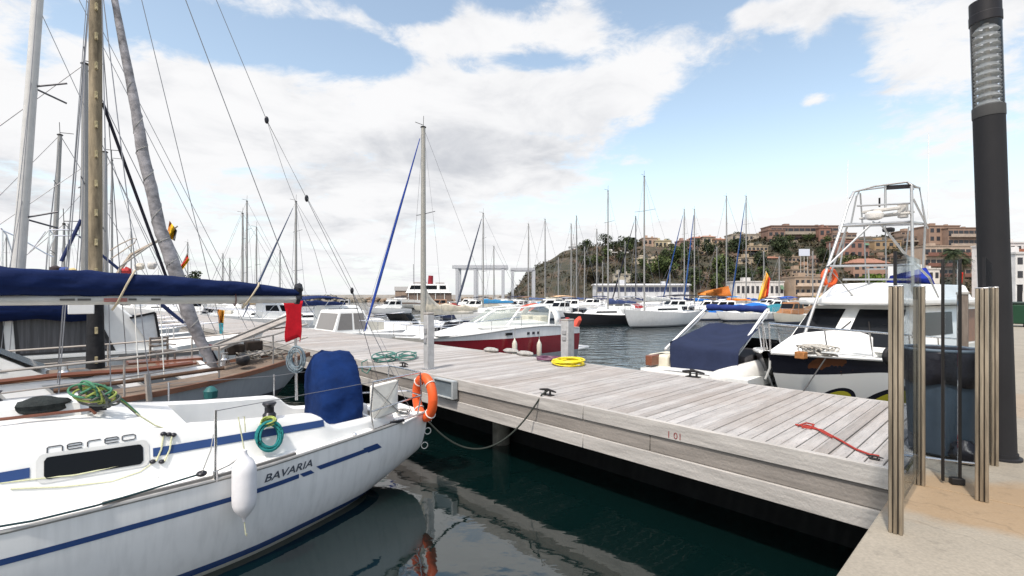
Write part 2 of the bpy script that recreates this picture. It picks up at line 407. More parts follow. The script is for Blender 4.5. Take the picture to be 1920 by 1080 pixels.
mb.quad((-S, -60, 0), (S, -60, 0), (S, S, 0), (-S, S, 0)); struct(mb.build('sea_water', water_mat(), smooth=False))
mb = MB(); mb.quad((-S, -60, -6), (S, -60, -6), (S, S, -6), (-S, S, -6)); struct(mb.build('sea_bed', mat('silt', (.02, .03, .025), .9), smooth=False))
# ================================================================== quay
def quay_mat():
    m, nt, b = new_mat('quay_concrete'); L = nt.links
    tc = nd(nt, 'ShaderNodeTexCoord')
    rgb = nd(nt, 'ShaderNodeRGB'); rgb.outputs[0].default_value = (.245, .217, .171, 1)
    s, f, src = varied(nt, rgb.outputs[0], .16, 1.4)
    n = nd(nt, 'ShaderNodeTexNoise'); n.inputs['Scale'].default_value = 55; n.inputs['Detail'].default_value = 4; L.new(tc.outputs['Object'], n.inputs['Vector'])
    r2 = nd(nt, 'ShaderNodeMapRange'); r2.inputs[1].default_value = .3; r2.inputs[2].default_value = .7; r2.inputs[3].default_value = .86; r2.inputs[4].default_value = 1.1; L.new(n.outputs['Fac'], r2.inputs[0])
    mx = nd(nt, 'ShaderNodeVectorMath', operation='MULTIPLY'); L.new(s, mx.inputs[0]); L.new(r2.outputs[0], mx.inputs[1])
    # the rusty ochre stain with its own ragged outline, left by water running off the gate
    def stain(cx, cy, rx, ry, ang, amt, prev, col):
        mp = nd(nt, 'ShaderNodeMapping'); mp.vector_type = 'TEXTURE'; mp.inputs['Location'].default_value = (cx, cy, DECK); mp.inputs['Scale'].default_value = (rx, ry, 1); mp.inputs['Rotation'].default_value = (0, 0, ang)
        L.new(tc.outputs['Object'], mp.inputs[0])
        ns = nd(nt, 'ShaderNodeTexNoise'); ns.inputs['Scale'].default_value = 2.6; ns.inputs['Detail'].default_value = 7; ns.inputs['Roughness'].default_value = .6; L.new(tc.outputs['Object'], ns.inputs['Vector'])
        ln = nd(nt, 'ShaderNodeVectorMath', operation='LENGTH'); L.new(mp.outputs[0], ln.inputs[0])
        ad = nd(nt, 'ShaderNodeMath', operation='MULTIPLY_ADD'); L.new(ns.outputs['Fac'], ad.inputs[0]); ad.inputs[1].default_value = 1.1; L.new(ln.outputs['Value'], ad.inputs[2])
        mr = nd(nt, 'ShaderNodeMapRange'); mr.inputs[1].default_value = 1.66; mr.inputs[2].default_value = 1.30; mr.inputs[3].default_value = 0; mr.inputs[4].default_value = amt; L.new(ad.outputs[0], mr.inputs[0])
        mi = nd(nt, 'ShaderNodeMixRGB'); L.new(mr.outputs[0], mi.inputs[0]); L.new(prev, mi.inputs[1]); mi.inputs[2].default_value = col; return mi.outputs[0]
    c = PZ(1830, 955, DECK)
    o = stain(c.x+.15, c.y+.12, 1.25, .62, -.45, .62, mx.outputs[0], (.24, .145, .060, 1))
    c = PZ(1915, 760, DECK); o = stain(c.x, c.y, 1.6, .7, .3, .3, o, (.27, .165, .085, 1))
    vo = nd(nt, 'ShaderNodeTexVoronoi', feature='DISTANCE_TO_EDGE'); vo.inputs['Scale'].default_value = .9; vo.inputs['Randomness'].default_value = 1
    dn = nd(nt, 'ShaderNodeTexNoise'); dn.inputs['Scale'].default_value = 3; dn.inputs['Detail'].default_value = 6; L.new(tc.outputs['Object'], dn.inputs['Vector'])
    dv = nd(nt, 'ShaderNodeVectorMath', operation='MULTIPLY_ADD'); L.new(dn.outputs['Color'], dv.inputs[0]); dv.inputs[1].default_value = (.5, .5, 0); L.new(tc.outputs['Object'], dv.inputs[2]); L.new(dv.outputs[0], vo.inputs['Vector'])
    ck = nd(nt, 'ShaderNodeMapRange'); ck.inputs[1].default_value = .0; ck.inputs[2].default_value = .012; ck.inputs[3].default_value = .80; ck.inputs[4].default_value = 1; L.new(vo.outputs['Distance'], ck.inputs[0])
    n5 = nd(nt, 'ShaderNodeTexNoise'); n5.inputs['Scale'].default_value = 7; n5.inputs['Detail'].default_value = 9; n5.inputs['Roughness'].default_value = .7; L.new(tc.outputs['Object'], n5.inputs['Vector'])
    dk5 = nd(nt, 'ShaderNodeMapRange'); dk5.inputs[1].default_value = .56; dk5.inputs[2].default_value = .72; dk5.inputs[3].default_value = 1; dk5.inputs[4].default_value = .70; L.new(n5.outputs['Fac'], dk5.inputs[0])
    q1 = nd(nt, 'ShaderNodeVectorMath', operation='MULTIPLY'); L.new(o, q1.inputs[0]); L.new(ck.outputs[0], q1.inputs[1])
    q2 = nd(nt, 'ShaderNodeVectorMath', operation='MULTIPLY'); L.new(q1.outputs[0], q2.inputs[0]); L.new(dk5.outputs[0], q2.inputs[1]); o = q2.outputs[0]
    L.new(o, b.inputs['Base Color']); b.inputs['Roughness'].default_value = .85
    n = nd(nt, 'ShaderNodeTexNoise'); n.inputs['Scale'].default_value = 14; n.inputs['Detail'].default_value = 8; L.new(tc.outputs['Object'], n.inputs['Vector'])
    bp = nd(nt, 'ShaderNodeBump'); bp.inputs['Strength'].default_value = .35; bp.inputs['Distance'].default_value = .015; L.new(n.outputs['Fac'], bp.inputs['Height']); L.new(bp.outputs[0], b.inputs['Normal'])
    return m
mb = MB()
E = .73
joint = [-8, 2.1, 5.2, 9, 15, 22, 30, 40, 55, 75, 100, 130, 165, 205]
QU = [E, -2.6, -7, -14, -30, -70, -160]
for i in range(len(joint)-1):          # cast slabs with open joints between them
    for k in range(len(QU)-1):
        a, b_, c, e = joint[i], joint[i+1]-.014, QU[k], QU[k+1]+.014
        mb.prism([UV(c, a, DECK-.5), UV(c, b_, DECK-.5), UV(e, b_, DECK-.5), UV(e, a, DECK-.5)], (0, 0, .5))
struct(mb.build('quay_pavement', quay_mat(), smooth=False, bevel=.012, bseg=2))
mb = MB(); mb.prism([UV(E-.05, -8, -5), UV(E-.05, 205, -5), UV(-160, 205, -5), UV(-160, -8, -5)], (0, 0, 5+DECK-.48))
struct(mb.build('quay_wall', mat('wet_concrete', (.12, .12, .105), .8, var=.3, scale=1.5, bump=.4)))
# ================================================================== pier
def plank_mat():
    m, nt, b = new_mat('weathered_deck_planks'); L = nt.links
    tc = nd(nt, 'ShaderNodeTexCoord'); sp = nd(nt, 'ShaderNodeSeparateXYZ'); L.new(tc.outputs['Object'], sp.inputs[0])
    fl = nd(nt, 'ShaderNodeMath', operation='DIVIDE'); L.new(sp.outputs[0], fl.inputs[0]); fl.inputs[1].default_value = .145
    f2 = nd(nt, 'ShaderNodeMath', operation='FLOOR'); L.new(fl.outputs[0], f2.inputs[0])
    wn = nd(nt, 'ShaderNodeTexWhiteNoise', noise_dimensions='1D'); L.new(f2.outputs[0], wn.inputs['W'])
    cr = nd(nt, 'ShaderNodeValToRGB'); e = cr.color_ramp.elements
    e[0].color = (.255, .235, .217, 1); e[1].color = (.385, .366, .35, 1); e2 = e.new(.35); e2.color = (.31, .291, .274, 1); e3 = e.new(.7); e3.color = (.345, .327, .31, 1)
    L.new(wn.outputs['Value'], cr.inputs[0])
    s, f, src = varied(nt, cr.outputs[0], .26, 2.4, stretch=(6, .7, 1))
    # tan worn patches
    n = nd(nt, 'ShaderNodeTexNoise'); n.inputs['Scale'].default_value = .55; n.inputs['Detail'].default_value = 5; L.new(tc.outputs['Object'], n.inputs['Vector'])
    mr = nd(nt, 'ShaderNodeMapRange'); mr.inputs[1].default_value = .5; mr.inputs[2].default_value = .68; mr.inputs[3].default_value = 0; mr.inputs[4].default_value = .55; L.new(n.outputs['Fac'], mr.inputs[0])
    mi = nd(nt, 'ShaderNodeMixRGB'); L.new(mr.outputs[0], mi.inputs[0]); L.new(s, mi.inputs[1]); mi.inputs[2].default_value = (.25, .208, .175, 1)
    n = nd(nt, 'ShaderNodeTexNoise'); n.inputs['Scale'].default_value = 26; n.inputs['Detail'].default_value = 3; L.new(tc.outputs['Object'], n.inputs['Vector'])
    mr = nd(nt, 'ShaderNodeMapRange'); mr.inputs[1].default_value = .62; mr.inputs[2].default_value = .72; mr.inputs[3].default_value = 1; mr.inputs[4].default_value = .72; L.new(n.outputs['Fac'], mr.inputs[0])
    mx = nd(nt, 'ShaderNodeVectorMath', operation='MULTIPLY'); L.new(mi.outputs[0], mx.inputs[0]); L.new(mr.outputs[0], mx.inputs[1])
    vo = nd(nt, 'ShaderNodeTexVoronoi'); vo.inputs['Scale'].default_value = 3.2; L.new(tc.outputs['Object'], vo.inputs['Vector'])
    vr = nd(nt, 'ShaderNodeSeparateXYZ'); L.new(vo.outputs['Color'], vr.inputs[0])
    g1 = nd(nt, 'ShaderNodeMath', operation='GREATER_THAN'); L.new(vr.outputs[0], g1.inputs[0]); g1.inputs[1].default_value = .86
    g2 = nd(nt, 'ShaderNodeMath', operation='MULTIPLY_ADD'); L.new(n.outputs['Fac'], g2.inputs[0]); g2.inputs[1].default_value = .12; L.new(vo.outputs['Distance'], g2.inputs[2])
    g3 = nd(nt, 'ShaderNodeMath', operation='LESS_THAN'); L.new(g2.outputs[0], g3.inputs[0]); g3.inputs[1].default_value = .115
    g4 = nd(nt, 'ShaderNodeMath', operation='MULTIPLY'); L.new(g1.outputs[0], g4.inputs[0]); L.new(g3.outputs[0], g4.inputs[1])
    gm_ = nd(nt, 'ShaderNodeMixRGB'); L.new(g4.outputs[0], gm_.inputs[0]); L.new(mx.outputs[0], gm_.inputs[1]); gm_.inputs[2].default_value = (.52, .51, .48, 1)
    # two screws in every board over each bearer
    def mm(op, a, c=None):
        q = nd(nt, 'ShaderNodeMath', operation=op)
        for i_, v_ in enumerate((a, c)):
            if v_ is None: continue
            if isinstance(v_, (int, float)): q.inputs[i_].default_value = v_
            else: L.new(v_, q.inputs[i_])
        return q.outputs[0]
    fx = mm('ABSOLUTE', mm('SUBTRACT', mm('ABSOLUTE', mm('SUBTRACT', mm('FRACT', mm('DIVIDE', mm('SUBTRACT', sp.outputs[0], .03), .145)), .47)), .27))
    fy = mm('ABSOLUTE', mm('SUBTRACT', mm('FRACT', mm('DIVIDE', mm('SUBTRACT', sp.outputs[1], .1), .56)), .5))
    dd_ = mm('ADD', mm('POWER', mm('MULTIPLY', fx, .145), 2), mm('POWER', mm('MULTIPLY', fy, .56), 2))
    sc_ = mm('LESS_THAN', dd_, .0075**2)
    g9 = nd(nt, 'ShaderNodeMixRGB'); L.new(mm('MULTIPLY', sc_, .75), g9.inputs[0]); L.new(gm_.outputs[0], g9.inputs[1]); g9.inputs[2].default_value = (.07, .06, .055, 1)
    L.new(g9.outputs[0], b.inputs['Base Color']); b.inputs['Roughness'].default_value = .82
    # anti-slip grooves along every board
    wv = nd(nt, 'ShaderNodeTexWave'); wv.wave_type = 'BANDS'; wv.bands_direction = 'X'; wv.inputs['Scale'].default_value = 1/.018/3.1416*.5; wv.inputs['Distortion'].default_value = .15; L.new(tc.outputs['Object'], wv.inputs['Vector'])
    n = nd(nt, 'ShaderNodeTexNoise'); n.inputs['Scale'].default_value = 30; n.inputs['Detail'].default_value = 6; L.new(src, n.inputs['Vector'])
    ad = nd(nt, 'ShaderNodeMath', operation='ADD'); L.new(wv.outputs['Fac'], ad.inputs[0]); L.new(n.outputs['Fac'], ad.inputs[1])
    bp = nd(nt, 'ShaderNodeBump'); bp.inputs['Strength'].default_value = .45; bp.inputs['Distance'].default_value = .006; L.new(ad.outputs[0], bp.inputs['Height']); L.new(bp.outputs[0], b.inputs['Normal'])
    return m
# pier frame: x along the pier (u), y across it (v), mirrored so it is right-handed
PANG = math.atan2(d1.y, d1.x)
pier = thing('pier', 'long weathered timber pier with grey plank deck running left from the quay', 'pier', UV(E+.004, 5.5, 0), PANG)
PW, PL = 3.45, 56.0                       # local x = along the pier, local y = -(across it)
mb = MB(); x = .03; k = 0
while x < PL:
    dz = R.uniform(-.003, .003); wj = R.uniform(-.003, .002)
    mb.box((x+.0685+R.uniform(-.0015, .0015), -PW/2+R.uniform(-.006, .006), DECK-.02+dz), (.136+wj, PW-.07, .04), rz=R.uniform(-.0007, .0007))
    x += .145; k += 1
mb.build('deck_planks', plank_mat(), pier, smooth=False, bevel=.004, bseg=1)
tl = mat('pale_weathered_timber', (.37, .352, .33), .8, var=.28, scale=2.2, stretch=(.7, 8, 8), bump=.3, bscale=30)
tb = mat('brown_weathered_timber', (.225, .205, .185), .85, var=.38, scale=1.6, stretch=(.5, 7, 7), bump=.35, bscale=30)
for sy, nm in ((0, 'near'), (-PW, 'far')):
    s = 1 if sy == 0 else -1
    a = MB(); b_ = MB(); c = MB(); n = 0
    xx = -.0
    for ln in (3.6, 4.2, 4.4, 5.0, 5.0, 5.5, 5.5, 5.4, 5.4, 6.0, 6.0):
        e = xx+ln-.006
        a.box(((xx+e)/2, sy+s*.0, DECK-.098), (e-xx, .07, .196)); c.box(((xx+e)/2, sy+s*.004, DECK-.505), (e-xx, .07, .19)); xx += ln
    xx = 0
    for ln in (2.55, 5.3, 5.2, 5.2, 6.2, 6.2, 6.2, 6.8, 6.0, 6.2):
        b_.box(((xx+xx+ln-.008)/2, sy-s*.022, DECK-.302), (ln-.008, .06, .206)); xx += ln
    a.build('edge_board', tl, pier, bevel=.006, bseg=1); b_.build('middle_board', tb, pier, bevel=.005, bseg=1); c.build('lower_board', tl, pier, bevel=.006, bseg=1)
mb = MB()
for xx in [.3+i*2.2 for i in range(25)]: mb.box((xx, -PW/2, DECK-.24), (.12, PW-.2, .3))
mb.build('cross_beam', mat('dark_beam', (.10, .09, .08), .9), pier)
for xx in (6.2, 13.5, 20.8, 28.1, 35.4, 42.5, 49.5):
    for yy in (-.75, -PW+.75):
        mb = MB(); mb.cyl((xx, yy, -6), (xx, yy, DECK-.39), .17, n=14); mb.build('pile', mat('barnacled_pile', (.13, .13, .11), .9, var=.4, scale=5, bump=.5), pier)
for i in range(9):
    mb = MB(); mb.box((.35+i*6.1+2.95, -PW/2, .30), (5.9, PW-2.0, .72)); mb.build('pontoon_float', mat('black_float', (.012, .013, .013), .9, var=.4, scale=3), pier, bevel=.05)
# berth number stencilled on the edge board
vs, fs = text_mesh('1 01', .115)
rd = mat('faded_red_paint', (.20, .03, .03), .8, var=.35, scale=40)
o0 = PV(1250, 815, 5.465); inv = world_of(pier).inverted(); lo = inv @ o0
mb = MB(); mb.add([(lo.x-p.x, .0375, lo.z+p.y-.03) for p in vs], fs); mb.build('berth_number', rd, pier, smooth=False)
# the grey junction box on the edge
q0 = inv @ PV(822, 706, 5.47); q1 = inv @ PV(860, 748, 5.47)
mb = MB(); w_, h_ = abs(q1.x-q0.x), abs(q0.z-q1.z); cx, cz = (q0.x+q1.x)/2, (q0.z+q1.z)/2
jb = thing('junction_box', 'grey square junction box with pale frame fixed to the pier edge behind the lifebuoy', 'box', pier.matrix_world @ V((0, 0, 0)), 0)
jb.location = world_of(pier) @ V((cx, .09, cz)); jb.rotation_euler = (0, 0, PANG)
mb = MB(); mb.box((0, 0, 0), (w_*.86, .09, h_*.86)); mb.build('box_body', mat('blue_grey_plate', (.17, .20, .22), .5, .3, var=.2), jb, bevel=.006)
mb = MB()
for sx in (-1, 1): mb.box((sx*w_*.46, .02, 0), (w_*.08, .11, h_))
for sz in (-1, 1): mb.box((0, .02, sz*h_*.46), (w_*.84, .108, h_*.08))
mb.build('box_frame', mat('grey_frame', (.36, .38, .38), .5, .2), jb, bevel=.004)
# ================================================================== pier fittings
def cleat(px, py, z, label, rz=PANG, s=1.0, loc=None):
    p = loc or PZ(px, py, z)
    t = thing('mooring_cleat', label, 'cleat', p, rz, 'mooring cleats on the pier')
    m = MB(); m.box((0, 0, .008), (.20*s, .10*s, .016))
    for sx in (-1, 1): m.cyl((sx*.05*s, 0, .012), (sx*.05*s, 0, .085*s), .018*s, .015*s, 10)
    m.build('base', mat('black_iron', (.03, .028, .027), .55, .6), t, bevel=.004)
    m = MB(); m.tube([(x*s, 0, (.09-.018*abs(x)/.16)*s) for x in (-.17, -.1, 0, .1, .17)], [.012*s, .018*s, .02*s, .018*s, .012*s], 8)
    m.build('horn', mat('black_iron'), t); return t, p
cl1, cp1 = cleat(1027, 741, DECK, 'black horn cleat with a dark mooring rope on the pier front edge')
cleat(757, 688, DECK, 'black cleat on the pier edge beside the grey service pedestal')
cleat(1640, 862, DECK, 'small cleat on the pier corner next to the glass gate', s=.4)
cleat(1300, 707, DECK, 'black cleat on the far pier edge below the navy covered boat', s=1.3)
def rope(name, pts, r, col, label, cat='rope', group=None):
    m = MB(); m.tube(pts, r, 6)
    return tag(m.build(name, mat('rope_%02d%02d%02d' % tuple(int(c*99) for c in col), col, .85, var=.3, scale=60, bump=.4, bscale=120)), label, cat, group)
# bow & stern lines
e0 = cp1+V((0, 0, .07))
e1 = e0-d2*.13; e1.z = DECK+.03
drp = [e0]+sag(e1, PV(805, 792, 4.05), .60, 24)
rope('mooring_line', drp, .013, (.03, .035, .03), 'dark mooring rope sagging from the front cleat down to the white yacht stern')
# service pedestals
def pedestal(p, h, w_, label, rz=PANG):
    t = thing('service_pedestal', label, 'pedestal', p, rz, 'service pedestals on the pier')
    m = MB(); m.box((0, 0, h/2+.02), (w_, w_, h)); m.build('column', mat('pedestal_grey', (.40, .40, .40), .5, .15, var=.2, scale=8), t, bevel=.012)
    m = MB(); m.box((0, 0, .012), (w_*1.35, w_*1.35, .024)); m.build('base_plate', steel(), t, bevel=.004)
    m = MB(); m.box((0, 0, h+.045), (w_*1.02, w_*1.02, .05)); m.build('cap', mat('pedestal_cap', (.30, .28, .26), .6), t, bevel=.012)
    for sy in (-1, 1):
        for k, zz_ in enumerate((.55, .72)):
            m = MB(); m.box((0, sy*(w_/2+.012), h*zz_), (w_*.5, .024, h*.1)); m.build('socket_cover', mat('socket_grey', (.26, .26, .27), .5), t, bevel=.005)
    return t
pp = PZ(792, 694, DECK); pedestal(pp+d2*.16, 1.14, .165, 'grey metal service pedestal on the pier front edge beside the orange lifebuoy')
pq = PZ(1064, 672, DECK); pd2 = pedestal(pq, .92, .24, 'pale square service pedestal on the far pier edge with yellow hose at its foot')
m = MB(); m.box((0, 0, 1.0), (.08, .08, .05)); m.build('red_lamp', mat('red_lens', (.35, .03, .03), .3), pd2, bevel=.01)
def coil_thing(name, px, py, z, Rr, r, loops, col, label, cat, sq=.9, jit=.12, loc=None, nrm=None, hgt=.012, rough=.45):
    m = MB(); coil(m, loc or PZ(px, py, z), Rr, r, loops, jit, sq, hgt, nrm=nrm)
    return tag(m.build(name, mat('coil_'+name+'_'+col[0], col[1], rough, var=.2, scale=30)), label, cat)
coil_thing('water_hose', 1066, 683, DECK+.005, .40, .017, 8, ('yellow', (.72, .58, .02)), 'bright yellow hose coiled at the foot of the pale pedestal', 'hose', sq=.8, jit=.16)
coil_thing('purple_hose', 1030, 675, DECK+.005, .30, .016, 4, ('purple', (.13, .05, .09)), 'dark purple hose coiled left of the yellow hose', 'hose')
cg = PZ(722, 676, DECK)
m = MB(); coil(m, cg, .42, .014, 5, .2, .55, .03); coil(m, cg+V((.45, .3, .01)), .5, .013, 4, .22, .4, .03)
m.tube([cg+V((-.4, -.1, .03)), cg+V((-.47, -.3, -.0)), cg+V((-.45, -.34, -.2)), cg+V((-.35, -.3, -.27)), cg+V((-.25, -.22, -.1)), cg+V((-.2, -.1, .03))], .014, 6)
tag(m.build('green_hose', mat('green_hose', (.05, .17, .14), .5, var=.25)), 'tangled teal green hose lying over the pier edge by the blue covered wheel', 'hose')
pts = [PZ(px, py, DECK+.012+.01*(i % 2)) for i, (px, py) in enumerate(((1492, 796), (1508, 799), (1524, 803), (1540, 806), (1556, 815), (1580, 828), (1604, 842), (1630, 852), (1648, 855)))]
pts2 = [PZ(px, py, DECK+.02) for px, py in ((1496, 798), (1512, 793), (1526, 796), (1520, 803), (1504, 801), (1512, 797), (1530, 803), (1545, 812), (1560, 820))]
m = MB(); m.tube(pts, .011, 6); m.tube(pts2, .010, 6)
tag(m.build('red_rope', mat('red_rope', (.33, .045, .035), .8, var=.3, scale=50, bump=.4, bscale=100)), 'thin red rope lying across the near end of the pier deck', 'rope')
# ================================================================== glass gate, bin, lamp column (right foreground)
QR = math.atan2(d2.y, d2.x)
sst = mat('brushed_steel_channel', (.36, .30, .225), .45, .75, var=.55, scale=3, stretch=(8, 8, .6))
def gate_post(u, v, h, label):
    t = thing('gate_post', label, 'post', UV(u, v, DECK), QR, 'steel posts of the glass gate')
    for sx in (-1, 0, 1):
        m = MB(); m.box((0, sx*.0265, h/2), (.058 if sx else .066, .0215, h)); m.build('channel', sst, t, bevel=.004)
    m = MB(); m.box((0, 0, h/2-.004), (.040, .050, h-.01)); m.build('gasket', rubber(), t)
    m = MB(); m.box((0, 0, h+.004), (.064, .078, .007)); m.build('cap', steel(), t, bevel=.002)
    return t
p1 = gate_post(.59, 4.02, 1.615, 'nearest brown-grey steel gate post at the quay corner')
p2 = gate_post(.61, 5.19, 1.63, 'steel gate post holding the far edge of the left glass panel')
p3 = gate_post(.235, 5.12, 1.61, 'steel gate post in front of the blue bin on its right side')
p4 = gate_post(.215, 6.28, 1.63, 'steel gate post right beside the dark lamp column')
m, nt_, b_ = new_mat('tinted_glass'); L = nt_.links
nt_.nodes.remove(b_); g = nd(nt_, 'ShaderNodeBsdfGlass'); g.inputs['IOR'].default_value = 1.45; g.inputs['Roughness'].default_value = .0; g.inputs['Color'].default_value = (.78, .84, .86, 1)
tr = nd(nt_, 'ShaderNodeBsdfTransparent'); tr.inputs[0].default_value = (.80, .84, .87, 1)
fr = nd(nt_, 'ShaderNodeFresnel'); fr.inputs[0].default_value = 1.5; gl = nd(nt_, 'ShaderNodeBsdfGlossy'); gl.inputs['Roughness'].default_value = .02
mx = nd(nt_, 'ShaderNodeMixShader'); sc_ = nd(nt_, 'ShaderNodeMath', operation='MULTIPLY'); sc_.inputs[1].default_value = .4; L.new(fr.outputs[0], sc_.inputs[0])
L.new(sc_.outputs[0], mx.inputs[0]); L.new(tr.outputs[0], mx.inputs[1]); L.new(gl.outputs[0], mx.inputs[2])
L.new(mx.outputs[0], [n for n in nt_.nodes if n.type == 'OUTPUT_MATERIAL'][0].inputs[0]); nt_.nodes.remove(g)
TG = m
def panel(u, v0, v1, z0, z1, label):
    t = thing('glass_panel', label, 'glass panel', UV(u, (v0+v1)/2, DECK), QR, 'glass panels of the gate')
    m = MB(); m.box((0, 0, (z0+z1)/2), (v1-v0, .012, z1-z0)); m.build('pane', TG, t, smooth=False)
    m = MB(); m.box((-(v1-v0)/2+.006, 0, (z1+1.62)/2), (.014, .018, z1-1.62)); m.build('edge_trim', rubber(), t)
panel(.60, 4.05, 5.16, .12, 1.85, 'tall glass side panel between the nearest post and the quay edge post')
panel(.225, 5.15, 6.25, .12, 1.85, 'tall glass side panel left of the lamp column')
gt = thing('gate_leaf', 'narrow glass gate leaf with two black stiles in front of the blue bin', 'gate', UV(.48, 5.37, DECK), math.atan2((d1*-1+d2*.55).y, (d1*-1+d2*.55).x))
L_ = .115
for xx in (0, L_):
    m = MB(); m.box((xx, 0, .94), (.019, .019, 1.84)); m.build('stile', mat('black_iron'), gt, bevel=.003)
m = MB(); m.box((L_/2, 0, .95), (L_-.03, .01, 1.8)); m.build('pane', TG, gt, smooth=False)
m = MB(); m.box((L_-.02, 0, .03), (.09, .06, .05)); m.build('hinge', mat('black_iron'), gt, bevel=.005)
m = MB(); m.tube([PV(1690, 853, 5.75), PV(1740, 859, 5.7), PV(1832, 870, 5.45)], .012, 8)
tag(m.build('barrier_rod', steel()), 'thin steel rod low across the front of the blue bin', 'rod')
# bin
bt = thing('litter_bin', 'large blue-grey plastic litter bin with black liner rolled over its rim behind the gate', 'bin', UV(.585, 6.40, DECK), 0); bt.scale = (.80, .80, .935)
prof = [(.29, .0), (.315, .02), (.33, .35), (.352, .8), (.358, .98), (.37, 1.0), (.37, 1.04), (.335, 1.045), (.33, .9), (.30, .3), (.0, .25)]
m = MB(); m.lathe((0, 0, .02), prof, 36); m.build('body', mat('blue_grey_plastic', (.036, .053, .072), .5, var=.2, scale=3), bt)
m = MB(); rows = []
for j, (r, z) in enumerate([(.30, .97), (.34, 1.075), (.368, 1.09), (.384, 1.06), (.380, .98), (.378, .86), (.372, .735)]):
    rows.append([V((math.cos(a)*(r+.005*math.sin(a*9+j)), math.sin(a)*(r+.005*math.sin(a*9+j)), z+.02+.02*math.sin(a*5)*(j > 4))) for a in [2*pi*i/60 for i in range(60)]])
m.loft(rows, True); m.build('liner', mat('black_bin_liner', (.012, .012, .017), .35, var=.2, scale=8, bump=.5, bscale=14), bt, solid=.004)
m = MB(); m.torus((0, 0, 1.105), UP, .375, .016, 40, 8); m.build('rim', mat('blue_grey_rim', (.10, .13, .16), .4), bt)
m = MB(); m.sph((0, 0, .10), (.12, .10, .11), 14, 9, .35)
o = m.build('bin_bag', mat('black_bin_liner'), None); o.location = PD(1811, 866, 4.5); o.location.z = DECK; tag(o, 'small black rubbish bag lying at the foot of the bin', 'bag')
# lamp column
lp = thing('lamp_column', 'tall dark grey lamp column with a ribbed clear lamp cylinder at its top', 'street lamp', (4.69, 4.66, DECK), 0)
lp.rotation_euler = (0, -.034, 0); lp.scale = (.77, .77, 1)
dk = mat('dark_grey_paint', (.020, .020, .022), .6, var=.15, scale=2)
m = MB(); m.lathe((0, 0, 0), [(.155, 0), (.152, .05), (.151, 3.27)], 40); m.build('column', dk, lp)
m = MB(); m.lathe((0, 0, .0), [(.20, 0), (.20, .02), (.165, .025), (.165, .06)], 32); m.build('base_flange', dk, lp)
m = MB(); m.lathe((0, 0, 3.27), [(.155, 0), (.157, .01), (.157, .10), (.152, .105)], 40); m.build('lower_collar', mat('grey_collar', (.06, .06, .06), .55), lp)
m = MB(); m.lathe((0, 0, 4.17), [(.150, 0), (.157, .005), (.157, .085), (.152, .09), (.152, .21), (.13, .215)], 40); m.build('top_cap', mat('black_cap', (.012, .011, .013), .5), lp)
gm, nt_, b_ = new_mat('clear_lamp_cover'); L = nt_.links
tr = nd(nt_, 'ShaderNodeBsdfTransparent'); tr.inputs[0].default_value = (.95, .95, .95, 1); gl = nd(nt_, 'ShaderNodeBsdfGlossy'); gl.inputs['Roughness'].default_value = .05
fr = nd(nt_, 'ShaderNodeFresnel'); fr.inputs[0].default_value = 1.4; mx = nd(nt_, 'ShaderNodeMixShader'); nt_.nodes.remove(b_)
L.new(fr.outputs[0], mx.inputs[0]); L.new(tr.outputs[0], mx.inputs[1]); L.new(gl.outputs[0], mx.inputs[2]); L.new(mx.outputs[0], nt_.nodes[0].inputs[0])
m = MB(); m.loft([m.ring((0, 0, 3.37), UP, .148, 40), m.ring((0, 0, 4.175), UP, .148, 40)]); m.build('clear_cover', gm, lp)
for k in range(11):                        # stacked louvre cones inside the cover
    z = 3.385+k*.071
    m = MB(); m.loft([m.ring((0, 0, z), UP, .128, 32), m.ring((0, 0, z+.042), UP, .085, 32)], True); m.build('louvre', mat('louvre_pale', (.80, .79, .76), .35), lp, solid=.004)
m = MB(); m.cyl((0, 0, 3.37), (0, 0, 4.17), .03, n=16); m.build('lamp_tube', mat('lamp_tube', (.75, .74, .70), .4), lp)
for a, z in ((1.7, 1.5), (1.7, 1.0)):
    pass
m = MB(); m.box((.15, -.03, 1.25), (.012, .05, .07)); m.build('inspection_lock', mat('black_iron'), lp, bevel=.004)
# another post beyond the bin
t = thing('timber_pile', 'dark brown square timber pile standing behind the bin by the quay edge', 'pile', PD(1805, 640, 7.6)*1, QR)
t.location.z = 0
m = MB(); m.box((0, 0, 1.35), (.13, .13, 3.0)); m.build('shaft', mat('dark_timber', (.15, .125, .105), .8, var=.4, scale=4, stretch=(6, 6, .6), bump=.4), t, bevel=.01)
m = MB(); m.box((0, 0, 2.87), (.15, .15, .04)); m.build('cap', mat('cap_grey', (.3, .29, .27), .6), t, bevel=.006)
# ================================================================== near white yacht, stern to the pier
def rail(m, pts, r=.0125): m.tube(pts, r, 8)
nb = thing('sailing_yacht', 'white foreground sailing yacht with blue stripes and navy sail cover', 'sailboat', UV(6.9, 4.05, 0), math.atan2(-d2.y, -d2.x))
W_NB = world_of(nb); I_NB = W_NB.inverted()
def nbp(p): return I_NB @ p
H = Hull(9.8, [(0, .46), (.02, .57), (.06, .75), (.1, .90), (.18, 1.13), (.26, 1.35), (.37, 1.46), (.46, 1.5), (.6, 1.42), (.75, 1.1), (.88, .62), (1, .02)],
         [(0, 1.02), (.1, 1.01), (.3, 1.0), (.6, 1.03), (1, 1.2)], [(0, .34), (.04, .18), (.12, -.12), (.3, -.42), (.6, -.5), (.85, -.35), (1, .05)], rake_b=1.0, rake_s=.10, e=.50, f=1.0, flare=.5, nt=60, ns=16, ext=.20)
hm = H.mesh()
BL = (.022, .055, .165)
hull = hm.build('hull', hull_mat('white_hull_blue_boot', [(-2, (.03, .05, .08)), (.0, (.52, .50, .42)), (.035, BL), (.115, (.735, .735, .72))], var=.03), nb)
